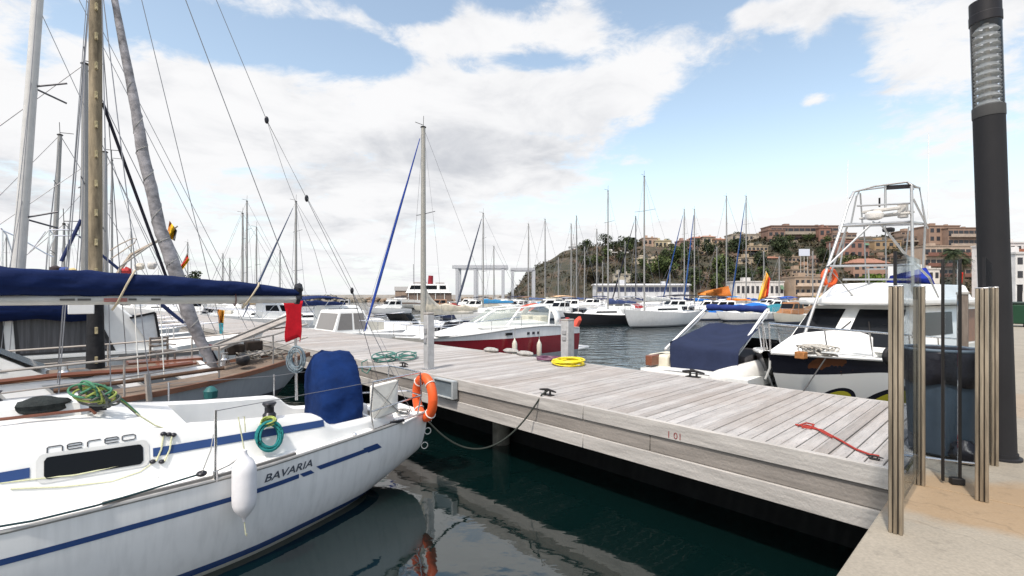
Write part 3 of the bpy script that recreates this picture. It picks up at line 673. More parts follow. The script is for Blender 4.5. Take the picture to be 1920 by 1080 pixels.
BV = BVHTree.FromPolygons([tuple(p) for p in hm.v], [f for f in hm.f])
def onhull(x, z, out=.004):
    h = BV.ray_cast(V((x, 4, z)), V((0, -1, 0)))
    return (h[0]+V((0, out, 0))) if h[0] else V((x, .5, z))
blue = mat('navy_stripe_vinyl', BL, .4, var=.1)
def hull_strip(xa, xb, za, zb, n=30, name='stripe', skew=0):
    m = MB(); rows = []
    for i in range(n+1):
        x = lerp(xa, xb, i/n); s = H.sh(x)
        rows.append([onhull(x, s+za), onhull(x+skew, s+zb)])
    m.grid(rows); return m.build(name, blue, nb)
hull_strip(2.02, 9.2, -.255, -.205, 60)
hull_strip(1.82, 1.96, -.262, -.212, 3, skew=.05)
hull_strip(1.0, 1.74, -.250, -.195, 10, skew=.06); hull_strip(.78, 1.02, -.262, -.180, 6, skew=.09)
# lettering on the quarter
vs, fs = text_mesh('BAVARIA', .135, .28, .002)
m = MB(); wd = max(p.x for p in vs)
m.add([onhull(2.43-p.x*1.06, H.sh(2.2)-.165+p.y*.86, .006) for p in vs], fs); m.build('builder_lettering', mat('dark_blue_grey_vinyl', (.06, .07, .09), .4), nb, smooth=False)
# deck and toe rail
H.deck(.0, 3.3, dz=-.012, inner=.80, n=16).build('side_deck', deckw(), nb)
H.deck(3.3, 9.75, dz=-.012, camber=.05).build('foredeck', deckw(), nb)
m = MB(); m.prism([(-.19, .44, 1.0), (-.19, -.44, 1.0), (.42, -.80, 1.0), (.42, .80, 1.0)], (0, 0, .02)); m.build('stern_deck', deckw(), nb)
for s in (1, -1):
    m = MB(); m.tube(H.edge(s, .02, 9.75, 50, out=-.012, dz=.0), .021, 8); m.build('toe_rail', mat('dull_alloy_rail', (.34, .33, .31), .45, .5, var=.2), nb)
m = MB(); e = H.edge(1, 2.05, 3.75, 12, out=-.05, dz=.025)
for a_, b_ in zip(e[:-1], e[1:]): m.frame_box(a_, b_, .035, .03)
m.build('genoa_track', mat('dark_track', (.22, .21, .20), .5, .4), nb)
# cockpit well
m = MB(); m.prism([(.42, .62, .60), (3.4, .62, .60), (3.4, -.62, .60), (.42, -.62, .60)], (0, 0, .03))
for s in (1, -1): m.box((2.15, s*.70, .82), (2.5, .20, .40))
m.box((.62, 0, .82), (.06, 1.1, .42)); m.build('cockpit_well', gel(), nb, bevel=.02)
# coachroof and coamings share one continuous sloping side moulding
def co_(x): return min(.93, H.hb(x)-.16, lerp(.93, .58, max(0, (x-4.6)/3.0)))
KN = [(.42, 1.10), (.9, 1.125), (1.38, 1.145), (1.50, 1.17), (1.62, 1.30), (1.72, 1.355), (2.2, 1.385), (2.7, 1.42), (3.1, 1.465), (3.5, 1.515), (4.2, 1.535), (6.4, 1.50), (7.0, 1.30), (7.3, 1.04)]
def zk(x):
    for (x0, z0), (x1, z1) in zip(KN[:-1], KN[1:]):
        if x <= x1: return lerp(z0, z1, max(0, (x-x0)/(x1-x0)))
    return KN[-1][1]
def side(x, z, out=.0, s=1): return V((x, s*(co_(x)-.24*(z-.99)+out), z))
for s in (1, -1):
    m = MB(); rows = []
    for x in [.42+i*.08 for i in range(87)]:
        k = zk(x); r = [side(x, .985, 0, s), side(x, lerp(.99, k, .33), 0, s), side(x, lerp(.99, k, .66), 0, s), side(x, k-.035, 0, s), side(x, k-.008, -.012, s), side(x, k+.004, -.04, s)]
        yi = r[-1].y
        if x < 3.05: r += [V((x, yi-s*.10, k+.006)), V((x, yi-s*.135, k-.02)), V((x, yi-s*.15, .80))]
        else: r += [V((x, yi-s*.04, k+.004)), V((x, yi-s*.05, k+.0)), V((x, yi-s*.06, k-.05))]
        rows.append(r)
    m.loft(rows, False); m.add(rows[0], [tuple(range(9))]); m.build('coachroof_side', gel(), nb, angle=50)
m = MB(); rows = []                          # crowned roof, its after end sweeping down to the coamings
for x in [3.02+i*.07 for i in range(62)]:
    k = zk(x); yk = co_(x)-.24*(k-.99)-.045; up = interp([(0, 0), (.09, .045), (.2, .115), (.3, .135), (.75, .13), (.92, .07), (1, .0)], (x-3.02)/4.3)
    rows.append([V((x, yk*c, k+up*(1-abs(c)**2.6)+.003)) for c in (1, .93, .84, .7, .5, .25, 0, -.25, -.5, -.7, -.84, -.93, -1)])
m.loft(rows, False); m.add([rows[0][0], *rows[0][1:], V((3.02, -.5, .8)), V((3.02, .5, .8))], [tuple(range(15))]); m.build('coachroof', gel(), nb, angle=40)
def patch(name, x0, x1, za, zb, mt, out=.006, n=14, round_=0, dza=0):
    """a panel laid on the port side moulding; za/zb its lower/upper height at x0, rising forward by dza"""
    m = MB(); rows = []
    for i in range(n+1):
        t = i/n; x = lerp(x0, x1, t); lo, hi = za+dza*t, zb+dza*t
        if round_:
            e = min(t, 1-t)*abs(x1-x0)/round_
            if e < 1: k = round_*(1-math.sqrt(max(0, 1-(1-e)**2)))*.9; lo, hi = lo+k, hi-k
        rows.append([side(x, lerp(lo, hi, q/4), out) for q in range(5)])
    m.grid(rows); return m.build(name, mt, nb)
sur = patch('window_surround', 3.36, 4.17, 1.135, 1.385, mat('window_surround', (.56, .56, .54), .4), .006, 40, .06, .02)
patch('cabin_window', 3.41, 4.12, 1.165, 1.352, glassd(), .012, 40, .035, .022)
patch('stripe', 1.60, 3.33, 1.198, 1.280, blue, .006, 30, 0, .012)
patch('stripe', 4.21, 6.6, 1.225, 1.310, blue, .006, 30, 0, .0)
m = MB()                                     # NEREO in thin squared strokes
def lt(x0, ps): m.tube([side(x0-a*.118, 1.405+b*.056+.004*(x0-3.5), .004) for a, b in ps], .0042, 5)
E_ = [(.86, .05), (.1, .05), (.0, .2), (0, .75), (.1, .9), (.75, .9), (.86, .75), (.86, .5), (.05, .5)]
lt(4.10, [(0, 0), (0, .75), (.08, .9), (.75, .9), (.86, .75), (.86, 0)]); lt(3.965, E_); lt(3.825, [(0, 0), (0, .72), (.1, .9), (.8, .9)]); lt(3.70, E_)
lt(3.57, [(.1, .05), (.0, .2), (0, .75), (.1, .9), (.75, .9), (.86, .75), (.86, .2), (.76, .05), (.1, .05)])
m.build('name_lettering', mat('dark_lettering', (.03, .03, .035), .4), nb)
def oncab(px, py, out=.006):
    """where a sight line meets the port side moulding (found by stepping along it)"""
    a, d = CAM, ray(px, py); best = None
    for i in range(400):
        k = 3.2+i*.01; p = I_NB @ (a+d*k); g = co_(p.x)-.24*(p.z-.99)-p.y
        if g > 0: return p+V((0, out, 0))
    return p
# sliding hatch garage, grab rail, clutches
m = MB(); house(m, 3.85, 6.2, .36, .34, 1.60, 1.765, .1, .02, .04, .02); m.build('sea_hood', gel(), nb)
m = MB()
for x0 in (3.75, 4.75): m.tube([V((x0, .47, 1.64)), V((x0+.04, .47, 1.69)), V((x0+.85, .46, 1.70)), V((x0+.89, .46, 1.65))], .016, 6)
m.build('grab_rail', mahog(), nb)
for x in (4.05, 4.5):
    m = MB(); m.lathe((x, -.12, 1.75), [(.07, 0), (.085, .02), (.055, .06), (.05, .10), (.075, .13), (.04, .14)], 16)
m.build('roof_winch', mat('black_anodised', (.03, .03, .035), .35, .5), nb)
m = MB()
for k, yy in enumerate((.28, .36)):
    m.box((3.72, yy-.12, 1.66), (.14, .05, .07)); m.cyl((3.70, yy-.12, 1.68), (3.62, yy-.12, 1.73), .012, n=6)
m.build('rope_clutch', mat('black_anodised'), nb, bevel=.01)
# cockpit-roof rope tails: green and white lines led aft in a heap
for k, (c_, nm) in enumerate((((.07, .20, .12), 'dark_green'), ((.30, .36, .10), 'lime'), ((.12, .13, .12), 'charcoal'))):
    m = MB(); coil(m, nbp(PU(198+k*8, 738+k*7, 6.55)), .11, .011, 5, .35, .55, .05, nrm=(1, .7, .5))
    m.tube([nbp(PU(px+k*4, py+k*5, 6.5)) for px, py in ((195, 722), (215, 740), (232, 752), (246, 764), (258, 775), (264, 782))], .012, 6)
    m.build('halyard_tail', mat('halyard_'+nm, c_, .85, var=.3, scale=50, bump=.3), nb)
yl = mat('pale_yellow_line', (.55, .55, .36), .8, var=.2, scale=50)
m = MB()
m.tube([nbp(PU(px, py, 6.1)) for px, py in ((255, 775), (290, 797), (330, 811), (380, 818), (440, 823), (480, 818))], .008, 5)
m.tube([oncab(px, py, .012) for px, py in ((0, 905), (60, 898), (140, 890), (200, 878), (262, 862))], .007, 5)
m.tube([oncab(px, py, .012) for px, py in ((20, 916), (120, 912), (210, 902), (262, 884), (285, 868))], .006, 5)
for px in (306, 322): m.tube([oncab(px, 815, .02), oncab(px-4, 842, .016), oncab(px-14, 864, .02)], .008, 5)
m.build('furling_line', yl, nb)
for px, py in ((306, 813), (316, 814), (325, 815), (286, 865), (303, 865)):
    m = MB(); p = oncab(px, py, .012); m.sph(p, (.028, .03, .022), 10, 7); m.build('line_eye', mat('black_anodised'), nb)
# primary winch with its hank of teal rope
wp = nbp(PU(505, 795, 6.12))
m = MB(); m.lathe(V((wp.x, wp.y, 1.40)), [(.07, 0), (.075, .03), (.052, .06), (.05, .12), (.078, .16), (.07, .175), (.03, .18)], 18); m.build('primary_winch', mat('black_anodised'), nb)
m = MB(); coil(m, nbp(PU(503, 819, 5.98)), .115, .012, 8, .16, 1.25, .012, nrm=(.1, 1, .35)); m.build('teal_rope_hank', mat('teal_rope', (.02, .17, .17), .8, var=.3, scale=50, bump=.4), nb)
m = MB(); coil(m, nbp(PU(503, 795, 5.99)), .07, .010, 3, .2, .6, .02, nrm=(.2, .6, 1)); m.build('lime_lashing', mat('halyard_lime'), nb)
# stanchion, guard wires, pushpit
sp_ = nbp(PU(405, 898, 5.50)); zt = (I_NB @ PU(408, 769, 5.50)).z
m = MB(); m.cyl((sp_.x, sp_.y-.02, 1.02), (sp_.x, sp_.y-.02, zt), .0135, n=10); m.cyl((sp_.x, sp_.y-.02, .99), (sp_.x, sp_.y-.02, 1.09), .028, .022, n=10); m.build('stanchion', steel(), nb)
ST = V((sp_.x, sp_.y-.02, zt-.01))
for x, sg in ((sp_.x+1.9, 1), (sp_.x+3.8, 1), (sp_.x, -1), (sp_.x+1.9, -1), (1.6, -1)):
    y = sg*(H.hb(x)-.05); m = MB(); m.cyl((x, y, 1.0), (x, y, 1.62), .013, n=8); m.build('stanchion', steel(), nb)
A = nbp(PU(700, 716, 6.12)); B_ = nbp(PU(788, 698, 6.42)); A2 = nbp(PU(695, 772, 6.14)); B2 = nbp(PU(790, 741, 6.44)); Af = nbp(PU(700, 812, 6.10)); Bf = nbp(PU(783, 780, 6.42))
Af.z = 1.0; Bf.z = 1.02
m = MB(); rail(m, [Af, A2, A]); rail(m, [A, A.lerp(B_, .5), B_, V((B_.x-.02, 0, B_.z)), V((B_.x, -B_.y, B_.z)), V((A.x, -A.y-.05, A.z))])
rail(m, [A2, B2, V((B2.x-.02, 0, B2.z)), V((A2.x, -A2.y-.05, A2.z))]); rail(m, [Bf, B2, B_]); rail(m, [V((Bf.x, -Bf.y, 1.0)), V((B_.x, -B_.y, B_.z))]); rail(m, [V((A.x, -A.y-.05, A.z)), V((Af.x, -Af.y-.05, 1.0))])
m.build('pushpit_rail', steel(), nb)
m = MB(); m.tube([A, ST], .004, 5)
m.tube([V((A.x, -A.y-.05, A.z)), V((1.6, -(H.hb(1.6)-.05), 1.6)), V((sp_.x, -(H.hb(sp_.x)-.05), 1.6)), V((sp_.x+1.9, -(H.hb(sp_.x+1.9)-.05), 1.6))], .004, 5)
m.build('guard_wire', wire(), nb)
# white cushion board lashed inside the pushpit
q = [nbp(PU(px, py, 6.28)) for px, py in ((697, 724), (747, 712), (747, 772), (697, 790))]
m = MB(); nrm = (q[1]-q[0]).cross(q[3]-q[0]).normalized(); m.prism(q, nrm*.07); m.build('cushion_board', cloth('white_canvas', (.62, .61, .57)), nb, bevel=.02)
m = MB(); 
for a_, b_ in ((0, 2), (1, 3)): m.tube([q[a_]-nrm*.012, q[a_].lerp(q[b_], .5)-nrm*.03, q[b_]-nrm*.012], .008, 5)
m.build('lashing', mat('grey_line', (.25, .25, .24), .8), nb)
# mooring gear on the quarter
m = MB(); coil(m, nbp(PZ(755, 775, 1.05)), .12, .009, 4, .2, .6, .01); m.build('coiled_line', mat('grey_line'), nb)
m = MB(); c_ = nbp(PZ(745, 790, 1.04)); m.box(c_, (.22, .045, .04)); m.build('deck_cleat', mat('black_anodised'), nb, bevel=.01)
m = MB(); 
for px, py in ((802, 808), (796, 835)): m.torus(nbp(PU(px, py, 6.5)), (.3, 1, 0), .05, .007, 16, 6)
m.build('rope_loop', mat('white_line', (.6, .59, .55), .8), nb)
m = MB(); e = nbp(PU(747, 872, 6.5)); m.cyl((.42, .18, .40), (.36, .22, .40), .03, n=12); m.build('exhaust', rubber(), nb)
m = MB(); p = nbp(PZ(665, 817, 1.0)); m.sph(p+V((0, 0, .02)), (.03, .03, .02), 10, 6); m.build('filler_cap', steel(), nb)
# boom, sail cover, rigging
BM_A = nbp(PU(556, 561, 6.9)); BM_A.y = 0; BM_B = V((BM_A.x+4.2, 0, BM_A.z+.0))
m = MB(); m.loft([m.ring(BM_A, (1, 0, 0), .05, 16, r2=.052), m.ring(BM_B, (1, 0, 0), .05, 16, r2=.052)], True, True, True); m.build('boom', mat('boom_alloy', (.46, .445, .41), .45, .2, var=.12), nb)
m = MB(); rings = []
for i in range(130):
    t = i/129; x = lerp(BM_A.x-.02, BM_B.x, t); zc = lerp(BM_A.z, BM_B.z, t)
    hgt = interp([(0, .085), (.06, .12), (.2, .185), (.4, .24), (.7, .30), (1, .42)], t)
    wd = interp([(0, .05), (.2, .10), (.6, .13), (1, .16)], t); ring = []
    for k in range(24):
        a = 2*pi*k/24; sgn = 1+.045*math.sin(x*7.5+a*2.2+2.5*noise.noise(V((x*.9, a, 1))))+.03*math.sin(x*17+a*4)+.16*noise.noise(V((x*1.6, math.cos(a)*1.3, math.sin(a)*2)))+.09*noise.noise(V((x*7, k*.7, 3)))
        ring.append(V((x, wd*math.cos(a)*sgn, zc+.045+hgt*.5+(hgt*.5)*math.sin(a)*sgn)))
    rings.append(ring)
m.loft(rings, True, True, True); m.build('sail_cover', mat('navy_canvas', (.005, .013, .056), .9, var=.35, scale=3, stretch=(.7, 3, 5), bump=1, bscale=7), nb, angle=60)
for px in (232, 470):
    m = MB(); x = nbp(PU(px, 540, 6.9)).x; h_ = interp([(0, .1), (.2, .2), (.6, .3), (1, .4)], (x-BM_A.x)/4.2); sk = .10
    m.tube([V((x-sk, .0, BM_A.z+h_*1.25)), V((x-sk*.6, .11, BM_A.z+h_)), V((x, .145, BM_A.z+h_*.5)), V((x+sk*.6, .10, BM_A.z-.03)), V((x+sk, .0, BM_A.z-.11))], .012, 6)
    m.build('cover_tie', mat('tan_strap', (.42, .36, .26), .8), nb)
m = MB(); m.cyl((BM_A.x-.03, 0, BM_A.z), (BM_A.x+.02, 0, BM_A.z), .07, n=14); m.box((BM_A.x-.03, 0, BM_A.z+.08), (.07, .06, .16)); m.sph((BM_A.x-.02, .02, BM_A.z+.15), (.06, .05, .07), 10, 8, .4); m.build('boom_end', mat('black_anodised'), nb)
sp2 = MB(); bx = nbp(PU(205, 562, 6.9)).x
sp2.box((bx-.05, .056, BM_A.z+.01), (.20, .004, .012)); sp2.box((bx-.05, .056, BM_A.z-.012), (.20, .004, .012)); sp2.build('boom_stripe', mat('red_vinyl', (.35, .05, .04), .5), nb)
for p0_, p1_ in ((112, 140), (145, 170), (240, 255), (282, 300)):
    x0, x1 = nbp(PU(p0_, 560, 6.9)).x, nbp(PU(p1_, 560, 6.9)).x
    m = MB(); m.box(((x0+x1)/2, .056, BM_A.z+.005), (abs(x1-x0), .003, .022)); m.build('maker_plate', mat('dull_plate', (.10, .095, .09), .6), nb)
for px in (440,):
    m = MB(); m.torus((nbp(PU(px, 560, 6.9)).x, 0, BM_A.z), (1, 0, 0), .068, .006, 16, 6, sq=1.2); m.build('boom_band', mat('brown_band', (.14, .06, .05), .6), nb)
MT = V((5.75, 0, 13.8))
m = MB(); m.cyl((5.75, 0, 1.5), MT, .085, .07, n=16); m.build('mast', alu(), nb)
m = MB()
k0, k1, k2, k3 = [nbp(PU(px, py, 6.9)) for px, py in ((500, 225), (575, 372), (660, 545), (741, 692))]; k3.x = max(k3.x, .02)
m.tube([MT, k0, k1, k2], .0042, 5); m.tube([k2, V((.06, .42, 1.05))], .005, 5); m.tube([k2, V((.06, -.42, 1.05))], .005, 5)
m.tube([MT+V((-.1, 0, 0)), V((BM_A.x, 0, BM_A.z+.1))], .0055, 5)
a_ = k0; m.tube([k0, nbp(PU(535, 330, 6.9)), nbp(PU(590, 470, 6.9)), nbp(PU(612, 550, 6.9))], .003, 5)
m.tube([k1+V((0, .02, 0)), k2+V((.16, .05, .4)), V((.3, .5, 1.6))], .003, 5)
for dy in (1, -1): m.tube([V((5.75, 0, 9)), V((5.4, dy*1.3, 1.05))], .004, 5); 
m.build('standing_rigging', wire(), nb)
for p in (k0, k1, k2):
    m = MB(); m.sph(p, (.028, .018, .05), 10, 8); m.build('block', mat('black_anodised'), nb)
m = MB(); m.tube([nbp(PZ(px, py, z)) for px, py, z in ((-30, 992, 1.06), (60, 977, 1.05), (180, 948, 1.05), (280, 918, 1.05), (345, 898, 1.05), (378, 888, 1.05))], .009, 6); m.build('jib_sheet', mat('dark_teal_rope', (.02, .045, .05), .8, var=.3), nb)
m = MB(); m.sph(nbp(PZ(378, 888, 1.05)), (.05, .05, .03), 10, 7); m.build('sheet_block', mat('black_anodised'), nb)
m = MB(); m.tube([nbp(PZ(378, 888, 1.06)), nbp(PU(395, 845, 5.62)), nbp(PU(400, 815, 5.9))], .005, 5); m.tube([nbp(PZ(400, 886, 1.03)), nbp(PZ(430, 872, 1.03)), nbp(PZ(470, 846, 1.03))], .008, 5); m.build('sheet_tail', mat('grey_line'), nb)
m = MB(); m.sph(nbp(PU(78, 760, 6.6)), (.20, .12, .09), 14, 9, .25); m.build('rope_bag', mat('dark_canvas_bag', (.03, .035, .035), .9, var=.4, scale=12, bump=.6), nb)
m = MB(); m.box((4.7, .915, 1.0), (.9, .03, .035)); m.build('cabin_shadow_line', rubber(), nb)  # black strip standing in for the shadow along the cabin foot
# fender over the side, with line
fp = PU(458, 905, 5.36)
ft = thing('boat_fender', 'white cylindrical fender hanging over the side of the foreground yacht', 'fender', fp, 0); ft.scale = (.86, .86, .86)
m = MB(); m.lathe((0, 0, -.36), [(.015, -.09), (.022, -.05), (.05, -.02), (.11, .06), (.128, .12), (.13, .2), (.13, .48), (.125, .54), (.10, .61), (.05, .66), (.03, .70), (.03, .74), (.015, .75)], 28)
m.build('fender_body', mat('fender_vinyl', (.66, .65, .66), .45, var=.1, scale=6), ft)
m = MB(); zl = PU(445, 762, 5.40)-fp; m.tube([V((0, 0, .38)), zl*.6+V((0, 0, .15)), zl, zl+V((.06, .02, .0)), zl+V((.07, .02, -.18))], .007, 6)
m.tube([V((0, 0, -.45)), V((.01, 0, -.54)), V((.015, 0, -.60)), V((.03, 0, -.62)), V((.03, 0, -.59))], .006, 5); m.build('fender_line', yl, ft)
# lifebuoy on the starboard quarter rail
lbp = PU(791, 746, 6.44); lb = thing('lifebuoy', 'orange ring lifebuoy hung on the stern rail of the foreground yacht', 'lifebuoy', lbp-d2*-.05, 0); lb.scale = (.88, .88, .90)
m = MB(); m.torus((0, 0, 0), d2+d1*-.06, .285, .082, 40, 12, sq=1.2); m.build('ring', mat('orange_vinyl', (.66, .095, .02), .5, var=.15, scale=5), lb)
for a in (.8, 2.35, 3.9, 5.5):
    n_ = (d2+d1*-.06).normalized(); ax = n_.cross(UP).normalized(); bx_ = ax.cross(n_); rd_ = ax*math.cos(a)+bx_*math.sin(a)*1.2
    m = MB(); m.torus(rd_*.285, n_.cross(rd_), .088, .010, 18, 6); m.build('reflective_band', mat('reflective_tape', (.62, .60, .56), .4), lb)
m = MB(); m.tube([V((.05, 0, -.3)), V((.07, 0, -.42)), V((.10, 0, -.46)), V((.12, 0, -.40)), V((.08, 0, -.36))], .007, 6); m.build('grab_line', mat('white_line'), lb)
# blue covered wheel pedestal
def drape(name, c, rx, ry, h, mt, label, cat, rz, shp=None, rnd=.12, seed=0, n=28, skew=(0, 0)):
    t = MB(); rings = []
    prof = shp or [(0, 1.0), (.25, 1.0), (.5, .97), (.72, .88), (.86, .68), (.95, .42), (1.0, .12)]
    for z, k in prof:
        ring = []
        for i in range(n):
            a = 2*pi*i/n; ca, sa = math.cos(a), math.sin(a); p_ = .42
            kk = k*(1+rnd*(1-z*.6)*noise.noise(V((ca*2.1+seed, sa*2.1, z*1.2)))+.05*noise.noise(V((ca*5+seed, sa*5, z*.6))))
            ring.append(V((rx*kk*math.copysign(abs(ca)**p_, ca), ry*kk*math.copysign(abs(sa)**p_, sa), z*h))+V((skew[0]*z**2, skew[1]*z**2, 0)))
        rings.append(ring)
    t.loft(rings, True, False, True)
    o = t.build(name, mt, None, angle=70); o.location = c; o.rotation_euler = (0, 0, rz)
    return tag(o, label, cat)
bc = PU(626, 745, 6.95); bc.z = .96
scv = [(.385, 0), (.38, .20), (.36, .40), (.325, .56), (.275, .70), (.205, .84), (.12, .96), (.02, 1.05), (-.09, 1.065), (-.19, .99), (-.31, .87), (-.385, .79), (-.395, .55), (-.375, .25), (-.38, 0)]
def scp(i, w):
    k = i/5.; n = len(scv)-1; j = min(n-1, int(k)); return V((w, lerp(scv[j][0], scv[j+1][0], k-j), lerp(scv[j][1], scv[j+1][1], k-j)))
m = MB(); rings = []
for w_, sc_ in ((-.30, .0), (-.30, .55), (-.295, .86), (-.25, .96), (-.12, 1.0), (.02, .985), (.14, 1.0), (.25, .955), (.30, .84), (.31, .5), (.31, 0)):
    ring = []
    for i in range((len(scv)-1)*5+1):
        p = scp(i, w_); c_ = V((w_, -.02, .46)); f_ = V((0, p.y+.02, p.z-.46))
        fold = 1+.05*math.sin(i*.62+w_*9)*(1-p.z)+.07*noise.noise(V((w_*5, p.y*5, p.z*3)))+.02*math.sin(i*1.7+w_*22)
        q = c_+f_*sc_*fold
        if sc_ < .9 and p.z == 0: q.z = 0
        q.z = max(0, q.z+.03*noise.noise(V((p.y*3, w_*4, 7)))*(p.z > .3)); ring.append(q)
    rings.append(ring)
m.loft(rings, False); o = m.build('steering_cover', mat('royal_blue_canvas', (.005, .022, .095), .85, var=.3, scale=4, bump=.8, bscale=8), None, angle=75)
o.location = bc; o.rotation_euler = (0, 0, math.atan2(-d2.y, -d2.x)); tag(o, 'royal blue canvas cover over the wheel pedestal in the yacht cockpit', 'cover')
m = MB(); p = PU(588, 715, 7.2); m.box((0, 0, 0), (.12, .10, .52)); o = m.build('outboard_bracket', gel(), None, bevel=.03); o.location = p; o.rotation_euler = (0, 0, PANG); tag(o, 'narrow white outboard cowling just left of the blue wheel cover', 'outboard')
# red flag on a staff
fl = thing('red_flag', 'plain faded red flag hanging limp below the boom end', 'flag', PU(553, 745, 7.75), 0)
fz = PU(553, 745, 7.75)
def rel(px, py, u): return PU(px, py, u)-fz
m = MB(); m.tube([rel(556, 750, 7.75), rel(553, 560, 7.75)], .022, 8); m.build('staff', steel(), fl)
m = MB(); rows = []
for i in range(11):
    t = i/10; row = []
    for j in range(13):
        s_ = j/12; px = lerp(lerp(530, 569, s_), lerp(533, 565, s_), t)+3*math.sin(t*5+s_*4); py = lerp(564, lerp(636, 639, s_)+5*math.sin(s_*7), t)
        row.append(rel(px, py, 7.72)+d2*(.03*math.sin(s_*9+t*2)))
    rows.append(row)
m.grid(rows); m.build('cloth', mat('red_cloth', (.50, .012, .022), .8, var=.25, scale=8), fl, solid=.004)
m = MB(); coil(m, rel(558, 672, 7.7), .10, .010, 6, .3, 1.6, .02, nrm=(.2, -1, 0)); m.build('coiled_rope', mat('blue_grey_rope', (.20, .25, .28), .85, var=.4, scale=40, bump=.4), fl)

# ================================================================== classic yacht, bow to the pier, grey hull and teak deck
cb = thing('classic_yacht', 'classic yacht with grey hull, brown rubbing strake, teak deck and thick tan mast', 'sailboat', UV(11.4, -7.0, 0), math.atan2(d2.y, d2.x))
I_CB = world_of(cb).inverted()
def cbp(p): return I_CB @ p
HC = Hull(11.3, [(0, .9), (.1, 1.35), (.3, 1.8), (.55, 1.88), (.72, 1.62), (.85, 1.12), (.94, .55), (1, .05)], [(0, 1.25), (.4, 1.15), (.68, 1.21), (.85, 1.33), (1, 1.52)],
          [(0, .2), (.1, -.3), (.5, -.6), (.9, -.4), (1, .25)], rake_b=1.5, e=.6, flare=.55, nt=34, ns=10)
HC.mesh().build('hull', hull_mat('grey_hull_black_boot', [(-2, (.015, .016, .02)), (.72, (.018, .022, .035)), (.80, (.30, .315, .335))], .35), cb)
HC.deck(0, 11.2, dz=-.03, camber=.08, n=26).build('teak_deck', teak(), cb)
for s in (1, -1):
    m = MB(); e = HC.edge(s, .05, 11.25, 44, out=.02, dz=-.01)
    for a_, b_ in zip(e[:-1], e[1:]): m.frame_box(a_, b_, .055, .085)
    m.build('rubbing_strake', mat('brown_strake', (.175, .085, .055), .55, var=.35, scale=4), cb)
m = MB(); house(m, 2.0, 9.6, 1.3, .62, 1.15, 1.48, .45, .1, .08, .05); m.build('trunk_cabin', gel(), cb, angle=28)
m = MB(); rows = []
for i in range(11):
    x = lerp(2.15, 9.05, i/10); w_ = lerp(1.18, .50, i/10); rows.append([V((x, w_*k, 1.492+.05*(1-k*k))) for k in (1, .5, 0, -.5, -1)])
m.grid(rows); m.build('cabin_top', teak(), cb)
CBB = BVHTree.FromPolygons([tuple(p) for p in m.v], m.f)
for x0, x1 in ((5.6, 6.5), (7.0, 7.9), (8.15, 8.8)):
    m = MB(); f_ = lambda x, q, o=.008: house_face(2.0, 9.6, 1.3, .62, 1.15, 1.48, .45, .1, .08, (x-2.0)/7.5, q, -1, o)
    m.grid([[f_(lerp(x0, x1, i/6), q) for q in (.18, .82)] for i in range(7)]); wf = m.build('port_frame', mat('port_frame', (.42, .41, .38), .4, .5), cb)
    m = MB(); m.grid([[f_(lerp(x0+.05, x1-.05, i/6), q, .014) for q in (.28, .72)] for i in range(7)]); m.build('port_glass', mat('grey_port_glass', (.07, .08, .09), .1, var=0), wf)
# mahogany hatches and rails on the deck
for (xa, xb, yy, wd, zz_, h_) in ((5.0, 6.75, -.35, .42, 1.56, .14), (8.0, 9.2, .35, .5, 1.52, .12), (8.4, 9.0, -.1, .6, 1.5, .1)):
    m = MB(); m.box(((xa+xb)/2, yy, zz_), (xb-xa, wd, h_)); m.build('deck_hatch', mahog(), cb, bevel=.015)
m = MB(); m.tube([V((x, -lerp(1.16, .55, (x-3)/6), 1.54+.02*math.sin(x*3))) for x in (3.2, 4, 5, 6, 7, 8, 8.9)], .045, 6); m.build('handrail', mahog(), cb)
# deckhouse with raked windscreen at the left edge
m = MB(); house(m, 1.8, 6.95, .85, .62, 1.5, 2.18, 1.05, .1, .14, .06); m.build('deckhouse', mat('deckhouse_grey_white', (.50, .50, .48), .45), cb, angle=28)
fh = lambda s, q, sd=-1, o=.01: house_face(1.8, 6.95, .85, .62, 1.5, 2.18, 1.05, .1, .14, s, q, sd, o)
for s0, s1 in ((.15, .42), (.47, .70), (.74, .95)):
    m = MB(); m.grid([[fh(lerp(s0, s1, i/5), q) for q in (.22, .86)] for i in range(6)]); wf = m.build('window_frame', mat('window_frame_grey', (.28, .30, .31), .4, .4), cb)
    m = MB(); m.grid([[fh(lerp(s0+.02, s1-.02, i/5), q, -1, .016) for q in (.3, .78)] for i in range(6)]); m.build('window_glass', mat('pale_screen_glass', (.16, .19, .21), .08, var=0), wf)
m = MB(); a0, a1 = V((6.955, .5, 1.55)), V((6.955, -.5, 1.55)); b0, b1 = V((6.0, .38, 2.14)), V((6.0, -.38, 2.14))
off = V((.02, 0, .014)); m.quad(a0.lerp(b0, .1)+off, a1.lerp(b1, .1)+off, a1.lerp(b1, .88)+off, a0.lerp(b0, .88)+off); m.build('windscreen', mat('pale_screen_glass'), cb, smooth=False)
